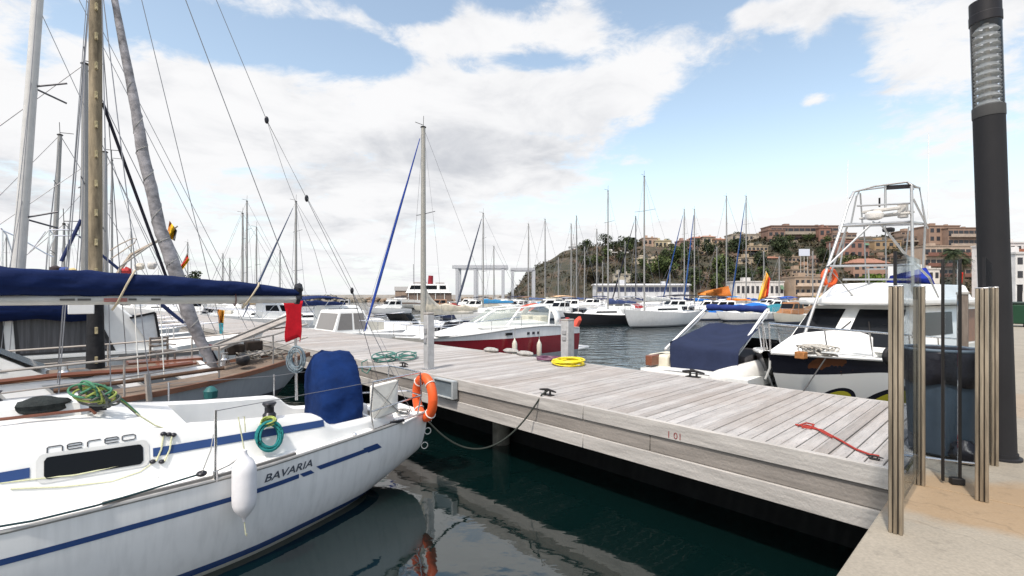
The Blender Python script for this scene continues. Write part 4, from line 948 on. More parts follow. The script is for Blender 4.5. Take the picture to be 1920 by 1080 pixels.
# mast: tan spar, black-wrapped foot, steps
mx_ = 7.0+.53
m = MB(); m.cyl((mx_, 0, 2.75), (mx_, 0, 15.5), .100, .088, n=18); mast_ = m.build('mast', mat('tan_painted_spar', (.25, .205, .14), .65, var=.6, scale=2.4, stretch=(3, 3, .6), bump=.3), cb)
m = MB(); m.cyl((mx_, 0, 1.45), (mx_, 0, 2.76), .135, .115, n=16); m.build('mast_boot', mat('black_wrap', (.02, .02, .022), .6, var=.4, scale=9, bump=.6, bscale=12), mast_)
for k in range(15):
    z = 1.7+k*.52
    m = MB(); m.box((mx_+.005, -.118, z), (.045, .035, .12)); m.tube([V((mx_+.005, -.12, z-.05)), V((mx_+.005, -.17, z-.05)), V((mx_+.005, -.17, z+.05)), V((mx_+.005, -.12, z+.05))], .012, 5); m.build('mast_step', mat('cream_step', (.42, .36, .22), .5), mast_)
m = MB(); m.box((mx_-.2, -.32, 2.62), (.34, .05, .2)); m.build('instrument_box', gel(), mast_, bevel=.01)
gpts = []
for px, py, rp in ((402, 692, 9), (395, 675, 11), (376, 640, 13.5), (353, 585, 16), (331, 515, 17), (314, 465, 16), (300, 430, 14.5), (283, 350, 13.5), (268, 290, 14), (262, 250, 12.5), (248, 170, 11), (232, 90, 9.5), (215, 0, 7.5), (203, -80, 6), (192, -160, 4)):
    p = PU(px, py, 11.4); gpts.append((cbp(p), rp*p.y/F*.72)); gpts[-1][0].y = 0
gA, gB = gpts[0][0], gpts[-1][0]
def gp(t):
    k = t*(len(gpts)-1); i = min(len(gpts)-2, int(k)); return gpts[i][0].lerp(gpts[i+1][0], k-i), lerp(gpts[i][1], gpts[i+1][1], k-i)
m = MB(); N_ = 56; m.tube([gp(i/N_)[0] for i in range(N_+1)], [gp(i/N_)[1]*(1+.16*noise.noise(V((i*.8, 2, 5)))) for i in range(N_+1)], 16)
m.build('furled_genoa', mat('grey_furled_sail', (.29, .28, .29), .85, var=.55, scale=2.2, stretch=(2, 2, 3.2), bump=.9, bscale=9), cb)
m = MB(); n_ = 60; m.tube([gp(i/150)[0]+V((math.cos(i*.62), math.sin(i*.62), 0))*gp(i/150)[1]*1.03 for i in range(110)], .009, 5); m.build('furling_spiral', mat('grey_line'), cb)
m = MB(); m.lathe(gA+V((0, 0, -.25)), [(.12, 0), (.13, .03), (.06, .06), (.06, .14), (.12, .17), (.11, .2)], 16); m.sph(gA+V((.1, -.1, -.12)), (.2, .14, .12), 10, 7, .5); m.build('furling_drum', mat('pale_heap', (.42, .40, .36), .8, var=.4, scale=10), cb)
m = MB()                                  # black sheathed inner stay and shrouds
m.tube([V((mx_+.10, 0, 6.3)), cbp(PU(310, 515, 11.4)), V((mx_+1.9, 0, 1.5))], .026, 8); m.build('black_stay', mat('black_sheath', (.012, .012, .02), .6), cb)
m = MB()
for s in (1, -1):
    for dx, zt_ in ((-.5, 9.5), (.1, 13), (.6, 9.2)): m.tube([V((mx_+dx, s*1.75, 1.2)), V((mx_, s*.1, zt_))], .008, 5)
m.tube([V((.2, 0, 1.3)), V((mx_, 0, 15.4))], .008, 5); m.tube([gA+V((.3, 0, 0)), V((mx_+.15, 0, 10.8))], .007, 5)
m.tube([V((mx_-.5, -1.3, 1.5)), V((mx_-.1, -.1, 8.4))], .006, 5)
m.build('shrouds', wire(), cb)
m = MB()
for s in (1, -1):
    e = [V((x, s*(HC.hb(x)-.08), HC.sh(x)+.62)) for x in (3, 4.6, 6.2, 7.8, 9.2, 10.3)]+[V((11.25, 0, 2.18))]
    m.tube(e, .02, 6); m.tube([p-V((0, 0, .3)) for p in e], .012, 6)
    for p in e[:-1]: m.cyl(p-V((0, 0, .62)), p, .016, n=8)
m.build('guard_rail', mat('grey_brown_rail', (.33, .30, .27), .55, .2), cb)
m = MB(); e0_, e1_ = cbp(PU(405, 655, 11.0)), cbp(PU(560, 590, 12.0))
m.frame_box(e0_, e1_, .25, .05); m.frame_box(e0_+V((0, .25, .05)), e1_+V((0, .25, .05)), .04, .04); m.build('gangplank', mat('grey_plank', (.30, .27, .24), .75, var=.3), cb)
for (dx, dy, r_, c_, nm) in ((9.75, -.62, .13, (.012, .012, .014), 'black_buoy'), (9.3, .1, .10, (.25, .04, .05), 'red_buoy')):
    m = MB(); m.sph((dx, dy, 1.55 if dx > 9.5 else 1.75), (r_, r_, r_*.95), 14, 10); m.build('deck_buoy', mat(nm, c_, .4), cb)
m = MB()
for k in range(6): coil(m, V((9.9+R.uniform(0, .9), R.uniform(-.3, .3), 1.5)), .14, .013, 4, .3, .7, .03)
m.build('deck_rope_pile', mat('mixed_rope', (.28, .26, .23), .85, var=.5, scale=12), cb)
m = MB(); m.box((5.3, -1.35, 1.36), (.55, .22, .16)); m.sph((4.6, -1.35, 1.4), (.22, .13, .13), 10, 7, .2); m.sph((5.9, -1.3, 1.38), (.25, .12, .12), 10, 7, .2); m.build('deck_bundle', rubber(), cb, bevel=.04)
for px, py, u_ in ((120, 700, 10.9), (420, 676, 11.0), (450, 668, 11.6)):
    m = MB(); p = cbp(PU(px, py, u_)); m.lathe(p, [(.08, -.1), (.085, .02), (.055, .05), (.05, .12), (.08, .15), (.04, .16)], 14); m.build('deck_winch', steel(), cb)
for px, py, u_ in ((440, 655, 11.6), (475, 648, 11.9)):
    m = MB(); p = cbp(PU(px, py, u_)); m.box(p, (.34, .26, .22)); m.build('deck_box', mat('dark_deck_box', (.045, .035, .03), .6, var=.4), cb, bevel=.03)
m = MB(); m.tube([cbp(PU(px, py, 10.9)) for px, py in ((130, 706), (160, 703), (185, 700))], [.05, .06, .04], 8); m.sph(cbp(PU(150, 704, 10.8)), (.2, .12, .1), 10, 7, .4); m.build('folded_dinghy_gear', mat('grey_gear', (.09, .09, .09), .8, var=.5), cb)
m = MB(); m.tube([cbp(PU(px, py, 10.2)) for px, py in ((100, 733), (250, 714), (420, 690))], .035, 8); m.build('stowed_pole', mat('brown_pole', (.10, .06, .04), .6, var=.3), cb)
m = MB(); m.frame_box(cbp(PU(276, 702, 9.75)), cbp(PU(280, 752, 9.7)), .07, .05); m.build('side_post', mat('grey_brown_rail', (.33, .30, .27), .55, .2), cb)
for px in (248, 296):
    m = MB(); m.tube([cbp(PU(px, 505, 10.6)), cbp(PU(px+6, 600, 10.5)), cbp(PU(px+12, 712, 10.3))], .009, 5); m.build('flag_halyard', mat('white_line'), cb)
m = MB(); m.lathe(cbp(PU(395, 735, 9.6)), [(.10, -.1), (.11, .02), (.06, .08), (.02, .1)], 10); m.build('teal_cap', mat('teal_cap', (.02, .10, .10), .5), cb)

# ================================================================== white motor-sailer with pilothouse beyond it
tr = thing('motor_sailer', 'white motor sailer with grey curtained pilothouse windows under a navy canopy', 'motorboat', UV(16.2, -6.5, 0), math.atan2(d2.y, d2.x))
I_TR = world_of(tr).inverted()
def trp(p): return I_TR @ p
HT = Hull(11.2, [(0, 1.5), (.3, 1.8), (.6, 1.75), (.8, 1.2), (.93, .55), (1, .03)], [(0, 1.3), (.5, 1.3), (1, 1.75)], [(0, -.3), (.6, -.6), (1, .2)], rake_b=1.0, flare=.8)
HT.mesh().build('hull', hull_mat('white_hull_plain', [(-2, (.04, .05, .07)), (.1, (.03, .035, .04)), (.2, WHITE)]), tr)
HT.deck(0, 11.1, dz=-.03).build('deck', deckw(), tr)
PA, PB = 1.35, 2.72
m = MB()
# side profile lofted across the beam: vertical back, raked front
prof = [(1.0, PA), (8.85, PA), (8.35, 1.85), (7.5, PB), (1.0, PB+.05)]
m.prism([V((x, -1.45, z)) for x, z in prof], (0, 2.9, 0)); m.build('pilothouse', gel(), tr, bevel=.04, smooth=True)
for k, (xa, xb, xat, xbt) in enumerate(((1.4, 3.6, 1.4, 3.5), (3.75, 5.75, 3.65, 5.7), (5.9, 7.55, 5.85, 7.2))):
    m = MB(); m.add([V((xa, -1.458, 1.55)), V((xb, -1.458, 1.55)), V((xbt, -1.458, 2.42)), V((xat, -1.458, 2.42))], [(0, 1, 2, 3)]); wf = m.build('window_frame', mat('dark_window_frame', (.03, .03, .032), .4), tr, smooth=False)
    m = MB(); m.add([V((xa+.06, -1.464, 1.60)), V((xb-.08, -1.464, 1.60)), V((xbt-.08, -1.464, 2.37)), V((xat+.06, -1.464, 2.37))], [(0, 1, 2, 3)])
    m.build('curtained_glass', mat('curtained_glass', (.085, .085, .09), .25, var=.55, scale=2.2, stretch=(7, 1, .2)), wf, smooth=False)
m = MB(); rows = []
for i in range(13):
    x = lerp(.9, 7.3, i/12); s_ = .05*math.sin(i*2.1)
    rows.append([V((x, -1.62, 2.30+s_)), V((x, -1.66, 2.5+s_*.4)), V((x, -1.60, 2.80)), V((x, -.8, 2.93)), V((x, .8, 2.93)), V((x, 1.55, 2.8))])
m.grid(rows); m.build('canopy', mat('navy_canvas'), tr, solid=.01)
m = MB(); m.box((7.35, -1.0, 2.2), (.02, .5, .5)); 
m.add([V((8.45, -.9, 1.86)), V((8.45, .3, 1.86)), V((7.85, .3, 2.40)), V((7.85, -.9, 2.40))], [(0, 1, 2, 3)])
m.build('front_panel', mat('pale_grey_panel', (.46, .48, .50), .35), tr, smooth=False)
q = [trp(PU(px, py, 14.72)) for px, py in ((243, 596), (290, 586), (300, 643), (284, 650))]
m = MB(); m.prism(q, (0, -.03, 0)); dp = m.build('side_hatch', mat('pale_grey_panel'), tr, smooth=False)
m = MB(); m.frame_box(q[1]+V((0, -.04, 0)), q[2]+V((0, -.04, 0)), .06, .05); m.frame_box(q[0]+V((0, -.04, 0)), q[1]+V((0, -.04, 0)), .03, .05); m.build('hatch_trim', rubber(), dp)
m = MB(); m.frame_box((1.2, -1.50, 1.50), (8.75, -1.50, 1.50), .10, .07); m.build('window_ledge', gel(), tr)
m = MB(); m.frame_box((1.2, -1.62, 1.40), (9.2, -1.55, 1.38), .06, .10); m.build('rubbing_strake', mat('dark_grey_strake', (.11, .11, .11), .6), tr)
m = MB(); m.tube([V((2.0, -1.52, 2.3)), V((3.6, -1.52, 1.62))], .025, 6); m.build('salmon_pole', mat('salmon_wood', (.42, .23, .18), .6), tr)
mbx = trp(PU(30, 515, 16.2)); 
zt = PU(72, -20, 16.2); fz_ = trp(zt); top = V((fz_.x, 0, fz_.z)); bot = V((mbx.x, 0, 2.7)); ext = top+(top-bot)*.25
m = MB(); m.cyl(bot, ext, .125, .10, n=16); mast_ = m.build('mast', aluw(), tr)
for py in (375, 150):
    t = (516-py)/536.; c_ = bot.lerp(top, t)
    m = MB()
    for s in (-1, 1): m.tube([c_, c_+V((.62, -.25*s, .02+.17*s))], .022, 6)
    m.build('spreader', mat('dark_spreader', (.10, .10, .11), .5, .4), mast_)
m = MB()
for s in (-1, 1):
    for t in (.35, .75, 1.2): m.tube([V((bot.x-.4+t*.3, s*1.7, 1.35)), bot.lerp(top, t)], .007, 5)
for t in (.95, 1.2, 1.24): m.tube([V((11.0-(1.24-t)*6, 0, 1.8)), bot.lerp(top, t)], .008, 5)
m.tube([V((.3, 0, 1.5)), ext], .008, 5); m.build('standing_rigging', wire(), tr)
# teak folding chair on its foredeck
chp = PU(305, 684, 11.75)
ch = thing('teak_chair', 'weathered grey slatted teak chair on the brown deck of the classic yacht', 'chair', chp, math.atan2(d2.y, d2.x)+.3)
gtk = mat('grey_teak', (.22, .19, .165), .8, var=.3, scale=8)
zc = PU(305, 632, 11.75).z-chp.z; s_ = zc/.86
def cbx(n, c, d): m = MB(); m.box(V(c)*s_, V(d)*s_); return m.build(n, gtk, ch, bevel=.006*s_)
for x in (-.24, .24):
    for y in (-.22, .22): cbx('leg', (x, y, .22 if y < 0 else .43), (.05, .05, .44 if y < 0 else .86))
    cbx('armrest', (x, 0, .62), (.07, .5, .03))
cbx('seat', (0, 0, .43), (.52, .46, .04))
for z in (.58, .70, .82): cbx('back_slat', (0, .22, z), (.46, .025, .06))
# ================================================================== red and white cruiser beyond the pier (bow to the pier)
rc = thing('cabin_cruiser', 'white cabin cruiser with dark red lower hull beyond the pier', 'motorboat', UV(14.85, 17.0, 0), math.atan2(-d2.y, -d2.x))
I_RC = world_of(rc).inverted()
def rcp(p): return I_RC @ p
HR = Hull(7.3, [(0, 1.2), (.3, 1.3), (.6, 1.2), (.8, .85), (.93, .4), (1, .03)], [(0, 1.45), (.3, 1.62), (.55, 1.58), (.8, 1.42), (1, 1.30)], [(0, -.35), (.6, -.4), (.9, 0), (1, .7)], rake_b=1.0, e=.35, f=1.1, flare=1.0, nt=30)
HR.mesh().build('hull', hull_mat('white_red_hull', [(-2, (.3, .31, .32)), (.47, (.20, .008, .016)), (1.20, (.70, .70, .70))], .2), rc)
HR.deck(0, 7.5, dz=-.02, camber=.10).build('deck', gel(), rc)
for s in (1, -1):
    m = MB(); m.tube(HR.edge(s, .05, 7.5, 30, dz=-.01), .03, 6); m.build('gunwale_strip', mat('grey_rub_strip', (.45, .45, .44), .5), rc)
m = MB(); house(m, 1.6, 7.0, 1.0, .5, 1.4, 1.72, 1.5, .1, .18, .10); m.build('foredeck_cabin', gel(), rc, angle=28)
# swept windscreen: bowed frame with pale panes either side
def wsp(t, side, q):
    """windscreen sheet: t from aft (0) to the front centre (1), q up"""
    x = lerp(1.9, 5.4, math.sin(t*pi/2)**1.2); y = side*1.05*math.cos(t*pi/2)**.6
    h = lerp(.85, .62, t); lean = lerp(.25, 1.5, t)
    return V((x-lean*q, y*(1-.10*q), 1.60+.06*t+h*q))
gx = bpy.data.materials.new('pale_screen'); gx.use_nodes = True
g_ = gx.node_tree; b_ = g_.nodes['Principled BSDF']; b_.inputs['Base Color'].default_value = (.34, .38, .33, 1); b_.inputs['Roughness'].default_value = .05; b_.inputs['Alpha'].default_value = .42
for side in (1, -1):
    for ta, tb in ((.0, .46), (.5, .98)):
        m = MB(); m.grid([[wsp(lerp(ta, tb, i/8), side, q) for q in (.05, .5, .95)] for i in range(9)]); m.build('windscreen_pane', gx, rc)
m = MB()
for side in (1, -1):
    for q in (0, 1): m.tube([wsp(i/16, side, q) for i in range(17)], .05 if q == 0 else .035, 6)
    for t in (0, .48): m.tube([wsp(t, side, q/4) for q in range(5)], .04, 6)
m.tube([wsp(1, 1, q/4) for q in range(5)], .035, 6); m.build('windscreen_frame', gel(), rc)
m = MB(); rows = []
for i in range(17):
    t = i/16; a = pi*t; rows.append([V((1.5, 1.08*math.cos(a), 1.62+.82*math.sin(a)**.7)), V((1.15, 1.08*math.cos(a), 1.62+.85*math.sin(a)**.7))])
m.grid(rows); m.build('radar_arch', gel(), rc, solid=.06)
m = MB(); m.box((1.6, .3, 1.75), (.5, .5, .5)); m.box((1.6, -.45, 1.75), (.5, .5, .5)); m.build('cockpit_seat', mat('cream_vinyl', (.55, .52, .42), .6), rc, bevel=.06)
m = MB(); m.prism([(-.95, 1.0, .42), (0, 1.15, .42), (0, -1.15, .42), (-.95, -1.0, .42)], (0, 0, .14)); m.build('swim_platform', gel(), rc, bevel=.05)
m = MB(); m.box((4.3, HR.hb(4.3)+.0, 1.38), (.34, .03, .10)); m.build('vent', rubber(), rc)
m = MB(); pv = rcp(PU(993, 630, 13.5))
for k in range(3): m.box((pv.x-k*.28, HR.hb(pv.x-k*.28)-.005, 1.36), (.13, .03, .10))
m.build('registration_marks', mat('dark_vinyl', (.03, .03, .04), .4), rc)
m = MB(); e = [V((x, s*(HR.hb(x)-.1), HR.sh(x)+.42)) for s in (1,) for x in (3.6, 5, 6.2, 7)]+[V((7.55, 0, 1.8))]+[V((x, -(HR.hb(x)-.1), HR.sh(x)+.42)) for x in (7, 6.2, 5, 3.6)]
m.tube(e, .014, 6)
for p in e: m.cyl(p-V((0, 0, .44)), p, .012, n=6)
m.build('bow_rail', steel(), rc)
t = thing('red_fender', 'faded red flag folded on its staff at the red and white cruiser stern', 'flag', PD(1078, 640, 21.6), 0)
def dd(px, py): return PD(px, py, 21.6)-PD(1078, 640, 21.6)
m = MB(); m.tube([dd(1074, 640), dd(1086, 594)], .03, 6); m.build('staff', gel(), t)
m = MB(); m.loft([m.ring(dd(1076, 622), UP, .09, 8), m.ring(dd(1079, 612), UP, .15, 8), m.ring(dd(1084, 600), UP, .17, 8), m.ring(dd(1087, 593), UP, .05, 8)], True, True, True); m.build('cloth', mat('coral_cloth', (.50, .08, .055), .8, var=.3), t)
t.name = 'folded_flag'
def small_fender(p, label, h=.62, r=.10):
    t = thing('boat_fender', label, 'fender', p, 0, 'fenders beside the red cruiser')
    m = MB(); m.lathe((0, 0, -h/2), [(.02, -.04), (r*.6, 0), (r, .08), (r, h-.12), (r*.7, h-.03), (.03, h+.04), (.02, h+.10)], 14); m.build('fender_body', mat('cream_fender', (.52, .50, .42), .5, var=.15), t)
    m = MB(); m.tube([V((0, 0, h/2+.05)), V((.02, .1, h/2+.5))], .012, 5); m.build('fender_line', mat('grey_line'), t)
small_fender(PU(965, 654, 13.35), 'left one of two cream fenders hanging against the dark red hull')
small_fender(PU(1011, 655, 13.35), 'right one of two cream fenders hanging against the dark red hull')
for k, (px, py, lb_) in enumerate(((921, 657, 'leftmost pale pad lying on the far pier edge before the red hull'), (958, 659, 'middle pale pad on the far pier edge before the red hull'), (985, 664, 'right pale pad on the far pier edge near the purple hose'))):
    t = PZ(px, py+3, DECK)
    m = MB(); m.sph((0, 0, .06), (.30, .12, .07), 12, 6, .25); o = m.build('edge_pad', mat('pale_grey_pad', (.34, .33, .31), .8, var=.4, scale=9), None); o.location = t; o.rotation_euler = (0, 0, PANG); tag(o, lb_, 'pad', 'pads on the far pier edge')
# ================================================================== white speedboat under the navy tonneau, stern to the pier
sb = thing('speedboat', 'white speedboat under a sloping navy canvas tonneau with slanted white arch poles', 'motorboat', UV(4.63, 9.25, 0), math.atan2(d2.y, d2.x))
I_SB = world_of(sb).inverted()
def sbp(p): return I_SB @ p
HS = Hull(5.0, [(0, 1.12), (.3, 1.16), (.6, 1.0), (.85, .5), (1, .03)], [(0, 1.28), (.4, 1.32), (1, 1.45)], [(0, -.3), (.7, -.3), (1, .5)], rake_b=.8, e=.35, flare=.9, nt=24)
HS.mesh().build('hull', hull_mat('white_speedboat_hull', [(-2, (.05, .05, .06)), (.12, (.60, .60, .58)), (1.06, (.11, .11, .11)), (1.10, (.66, .66, .64))], .3), sb)
HS.deck(0, 4.9, dz=-.02).build('deck', gel(), sb)
m = MB(); q = [sbp(PZ(px, py, 1.12)) for px, py in ((1180, 684), (1245, 676), (1395, 712), (1335, 728))]
m = MB(); m.prism([(-.35, 1.45, 1.02), (.5, 1.2, 1.02), (.5, -.35, 1.02), (-.30, -.55, 1.02)], (0, 0, .13)); m.build('swim_platform', gel(), sb, bevel=.04)
for yy in (1.3, .95, .2):
    m = MB(); m.sph((-.30, yy, 1.12), (.045, .05, .04), 8, 6); m.build('platform_stud', rubber(), sb)
m = MB(); m.box((.25, -.15, 1.22), (.22, .42, .14)); m.cyl((.2, -.35, 1.2), (.2, .1, 1.32), .04); m.build('drive_bracket', rubber(), sb, bevel=.03)
m = MB(); m.box((.55, 1.05, 1.42), (.7, .16, .22)); m.build('locker', mahog(), sb, bevel=.02)
m = MB(); m.box((.9, 1.0, 1.38), (.8, .5, .3)); m.build('cockpit_side', mat('cream_vinyl'), sb, bevel=.05)
def T(px, py, v): return sbp(PV(px, py, v))
fl_, fr2 = T(1256, 641, 9.75), T(1386, 657, 9.75); bl_, br_ = T(1331, 606, 11.5), T(1431, 607, 11.5); ll, lr = T(1257, 692, 9.68), T(1384, 699, 9.68)
m = MB(); rows = []
for i in range(15):
    t = i/14; row = []
    for j in range(15):
        s_ = j/14
        if t < .3: p = ll.lerp(lr, s_).lerp(fl_.lerp(fr2, s_), t/.3)
        else: p = fl_.lerp(fr2, s_).lerp(bl_.lerp(br_, s_), (t-.3)/.7)
        p = p-V((0, 0, .09*math.sin(pi*s_)*math.sin(pi*min(1, max(0, (t-.25)/.75)))))+V((0, 0, .022*noise.noise(V((t*5, s_*3, 2)))+(.028*math.sin((t+.18*math.sin(pi*s_)-.3)*26)*math.sin(pi*s_) if t > .3 else 0)))
        row.append(p+V((.03*noise.noise(V((t*3, s_*5, 9)))*(t < .3), 0, 0)))
    rows.append(row)
m.grid(rows); m.build('tonneau_cover', mat('slate_navy_canvas', (.017, .0235, .052), .85, var=.2, scale=3, bump=.5, bscale=7), sb, solid=.01, sub=1, angle=80)
for ya, yb in ((ll, None),):
    m = MB(); m.add([ll, fl_, bl_, V((bl_.x, bl_.y, 1.35))], [(0, 1, 2, 3)]); m.build('cover_side', mat('slate_navy_canvas'), sb)
m = MB(); m.box((2.1, -.1, 1.38), (2.2, 1.3, .4)); m.build('cockpit_seat', mat('cockpit_shade_fill', (.05, .05, .055), .7, var=.4), sb, bevel=.08)  # dark box added to stand for the shaded inside of the open cockpit
m = MB(); rows = []
for i in range(9):
    a = pi*(i/8-.5); rows.append([V((2.6+.55*math.cos(a), 1.0*math.sin(a), 1.36)), V((2.25+.5*math.cos(a), .92*math.sin(a), 1.85))])
m.grid(rows); m.build('windscreen', glassd(), sb)
pa, pb = T(1247, 655, 9.9), T(1326, 576, 11.7); pc, pd_ = T(1372, 676, 9.9), T(1438, 580, 11.7)
m = MB()
for a_, b_ in ((pa, pb), (pc, pd_)): m.tube([a_, b_], .026, 8); m.tube([a_+V((.12, 0, -.02)), b_+V((.14, 0, -.05))], .014, 6)
m.build('arch_pole', mat('white_painted_tube', (.68, .68, .67), .35), sb)
m = MB(); rings = [m.ring(pb.lerp(pd_, -.0+i/12), pd_-pb, .075+.012*math.sin(i*1.9), 12) for i in range(13)]; m.loft(rings, True, True, True); m.build('rolled_bimini', mat('rolled_navy', (.016, .03, .13), .8, var=.3, scale=4, bump=.5, bscale=10), sb)
# white sponson tender alongside
td = thing('inflatable_tender', 'pale grey rounded inflatable tender between the navy covered boat and the fishing cruiser', 'tender', UV(3.30, 9.3, 0), math.atan2(d2.y, d2.x))
I_TD = world_of(td).inverted()
m = MB(); a_ = I_TD @ PV(1352, 712, 9.35); b_ = I_TD @ PV(1437, 690, 10.4)
rings = [m.ring(a_.lerp(b_, t), b_-a_, r, 16) for t, r in ((-.21, .02), (-.20, .08), (-.16, .14), (-.08, .185), (.04, .20), (.6, .20), (1, .20), (1.9, .19))]
m.loft(rings, True, True, True); m.build('tube', mat('pale_hypalon', (.55, .545, .52), .55, var=.12), td)
m = MB(); c_ = a_.lerp(b_, .5); m.box((c_.x+.3, c_.y+.3, c_.z-.16), (1.6, .5, .06)); m.build('floor', mat('grey_floor', (.2, .2, .2), .7), td)
# ================================================================== sport fishing boat with tubular tower
YAW = math.atan2((d2*.985+d1*-.17).y, (d2*.985+d1*-.17).x)
bow = PZ(1433, 661, 1.78)
fdir = -V((math.cos(YAW), math.sin(YAW), 0)); SFL = 10.5
sf = thing('fishing_cruiser', 'white sport fishing boat with black and white bow and tall tubular tower', 'motorboat', V((bow.x, bow.y, 0))-fdir*SFL, math.atan2(fdir.y, fdir.x))
I_SF = world_of(sf).inverted()
def sfp(p): return I_SF @ p
HF = Hull(SFL, [(0, 1.35), (.3, 1.5), (.55, 1.5), (.72, 1.36), (.85, 1.02), (.94, .55), (1, .06)], [(0, 1.15), (.4, 1.3), (.7, 1.52), (.88, 1.68), (1, 1.78)], [(0, -.4), (.7, -.5), (.9, -.1), (1, .5)], rake_b=1.1, e=.38, flare=1.0, nt=40, ns=16)
hmf = HF.mesh()
m_, nt_, b_ = new_mat('black_white_bow_hull'); L = nt_.links
tc = nd(nt_, 'ShaderNodeTexCoord'); sp = nd(nt_, 'ShaderNodeSeparateXYZ'); L.new(tc.outputs['Object'], sp.inputs[0])
def mth2(op, a, b, clamp=False):
    n = nd(nt_, 'ShaderNodeMath', operation=op); n.use_clamp = clamp
    for i, x in enumerate((a, b)):
        if isinstance(x, (int, float)): n.inputs[i].default_value = x
        else: L.new(x, n.inputs[i])
    return n.outputs[0]
xx, zz_ = sp.outputs[0], sp.outputs[2]
# dark band follows the sheer, its lower edge stepping down further aft; yellow painted swirls below it
shz = mth2('ADD', mth2('MULTIPLY', xx, .075), 1.02)                     # sheer height along the hull
dz = mth2('SUBTRACT', shz, zz_)
wav = mth2('MULTIPLY', mth2('SINE', mth2('MULTIPLY', xx, 1.7), 0), .06)
band = mth2('LESS_THAN', mth2('ADD', dz, wav), .34); 
def ell(cx, cz, rx, rz): 
    a = mth2('DIVIDE', mth2('SUBTRACT', xx, cx), rx); c = mth2('DIVIDE', mth2('SUBTRACT', zz_, cz), rz)
    return mth2('ADD', mth2('MULTIPLY', a, a), mth2('MULTIPLY', c, c))
e1, e2 = ell(7.75, .62, 1.0, .44), ell(9.15, .80, .36, .30)
mn = mth2('MINIMUM', e1, e2); blk = mth2('LESS_THAN', mn, 1.0); yel = mth2('LESS_THAN', mn, .62)
c1 = nd(nt_, 'ShaderNodeMixRGB'); c1.inputs[1].default_value = (.64, .64, .62, 1); c1.inputs[2].default_value = (.012, .013, .02, 1); L.new(mth2('MAXIMUM', band, blk), c1.inputs[0])
c2 = nd(nt_, 'ShaderNodeMixRGB'); L.new(yel, c2.inputs[0]); L.new(c1.outputs[0], c2.inputs[1]); c2.inputs[2].default_value = (.36, .33, .03, 1)
n = nd(nt_, 'ShaderNodeTexNoise'); n.inputs['Scale'].default_value = 1.6; n.inputs['Detail'].default_value = 7; L.new(tc.outputs['Object'], n.inputs['Vector'])
rst = mth2('MULTIPLY', mth2('LESS_THAN', ell(9.45, 1.55, .42, .22), 1.0), mth2('MULTIPLY', mth2('GREATER_THAN', n.outputs['Fac'], .47), .8))
c3 = nd(nt_, 'ShaderNodeMixRGB'); L.new(rst, c3.inputs[0]); L.new(c2.outputs[0], c3.inputs[1]); c3.inputs[2].default_value = (.10, .038, .015, 1)
L.new(c3.outputs[0], b_.inputs['Base Color']); b_.inputs['Roughness'].default_value = .25
hmf.build('hull', m_, sf)
HF.deck(0, 10.4, dz=-.02, camber=.06).build('deck', deckw(), sf)
for s in (1, -1):
    m = MB(); m.tube(HF.edge(s, .05, 10.45, 40, dz=.01), .035, 8); m.build('gunwale', gel(), sf)
# trunk and cabin
m = MB(); house(m, 1.9, 9.35, 1.20, .62, 1.45, 1.98, .75, .0, .16, .10, zb1=1.62); m.build('trunk_cabin', gel(), sf, angle=30)
WX = sfp(PV(1590, 610, 13.0)).x
C0, C1, CW_, CB, CT = 2.2, WX+.6, 1.22, 1.78, 2.60
m = MB(); house(m, C0, C1, CW_+.05, CW_-.12, CB-.1, CT, 1.05, .0, .16, .03); m.build('cabin', gel(), sf, angle=28)
def cf(yy, q, o=.012):                      # the raked windscreen face
    return V((C1-1.05*q+o, yy*(1-.12*q), lerp(CB-.1, CT, q)+o*.6))
for ya, yb in ((1.06, .10), (-.22, -1.06)):
    m = MB(); m.grid([[cf(lerp(ya, yb, i/6), q) for q in (.10, .5, .92)] for i in range(7)]); m.build('windscreen_pane', glassd(), sf)
m = MB(); m.tube([cf(.6, .22, .03), cf(.42, .62, .03)], .012, 5); m.tube([cf(-.2, .22, .03), cf(.05, .62, .03)], .012, 5); m.build('wiper', mat('black_iron'), sf)
for s in (1, -1):
    m = MB(); f2 = lambda s_, q: house_face(C0, C1, CW_+.05, CW_-.12, CB-.1, CT, 1.05, 0, .16, s_, q, s, .012)
    m.grid([[f2(lerp(.45, .9, i/5), q) for q in (.3, .85)] for i in range(6)]); m.build('side_window', glassd(), sf)
    m = MB(); m.grid([[f2(lerp(.08, .3, i/5), q) for q in (.05, .9)] for i in range(6)]); m.build('side_door', mat('brown_door', (.15, .08, .05), .5, var=.3), sf)
RX0, RX1 = C0-.3, C1-.55
m = MB(); m.prism([V((x, y, CT+.03)) for x, y in ((RX1, .85), (RX1-.3, 1.2), (RX0, 1.28), (RX0, -1.28), (RX1-.3, -1.2), (RX1, -.85))], (0, 0, .16)); m.build('roof_visor', gel(), sf, bevel=.05)
m = MB(); house(m, RX0+.5, RX1-.35, 1.0, .75, CT+.18, CT+.52, .55, .1, .12, .02); m.build('flybridge_coaming', gel(), sf, angle=28)
m = MB(); m.box((RX0+1.3, -.2, CT+.75), (.5, .6, .7)); m.build('helm_seat', gel(), sf, bevel=.06)
# bow rail
m = MB()
for s in (1, -1):
    e = [V((x, s*(HF.hb(x)-.08), HF.sh(x)+.52)) for x in (5.2, 6.4, 7.6, 8.7, 9.6)]+[V((10.45, s*.06, HF.sh(10.4)+.55))]
    m.tube(e, .018, 8)
    for p, dx in zip(e, (.1, .12, .14, .16, .14, .05)): m.cyl(p-V((dx, 0, .52)), p, .015, n=8)
m.build('bow_rail', steel(), sf)
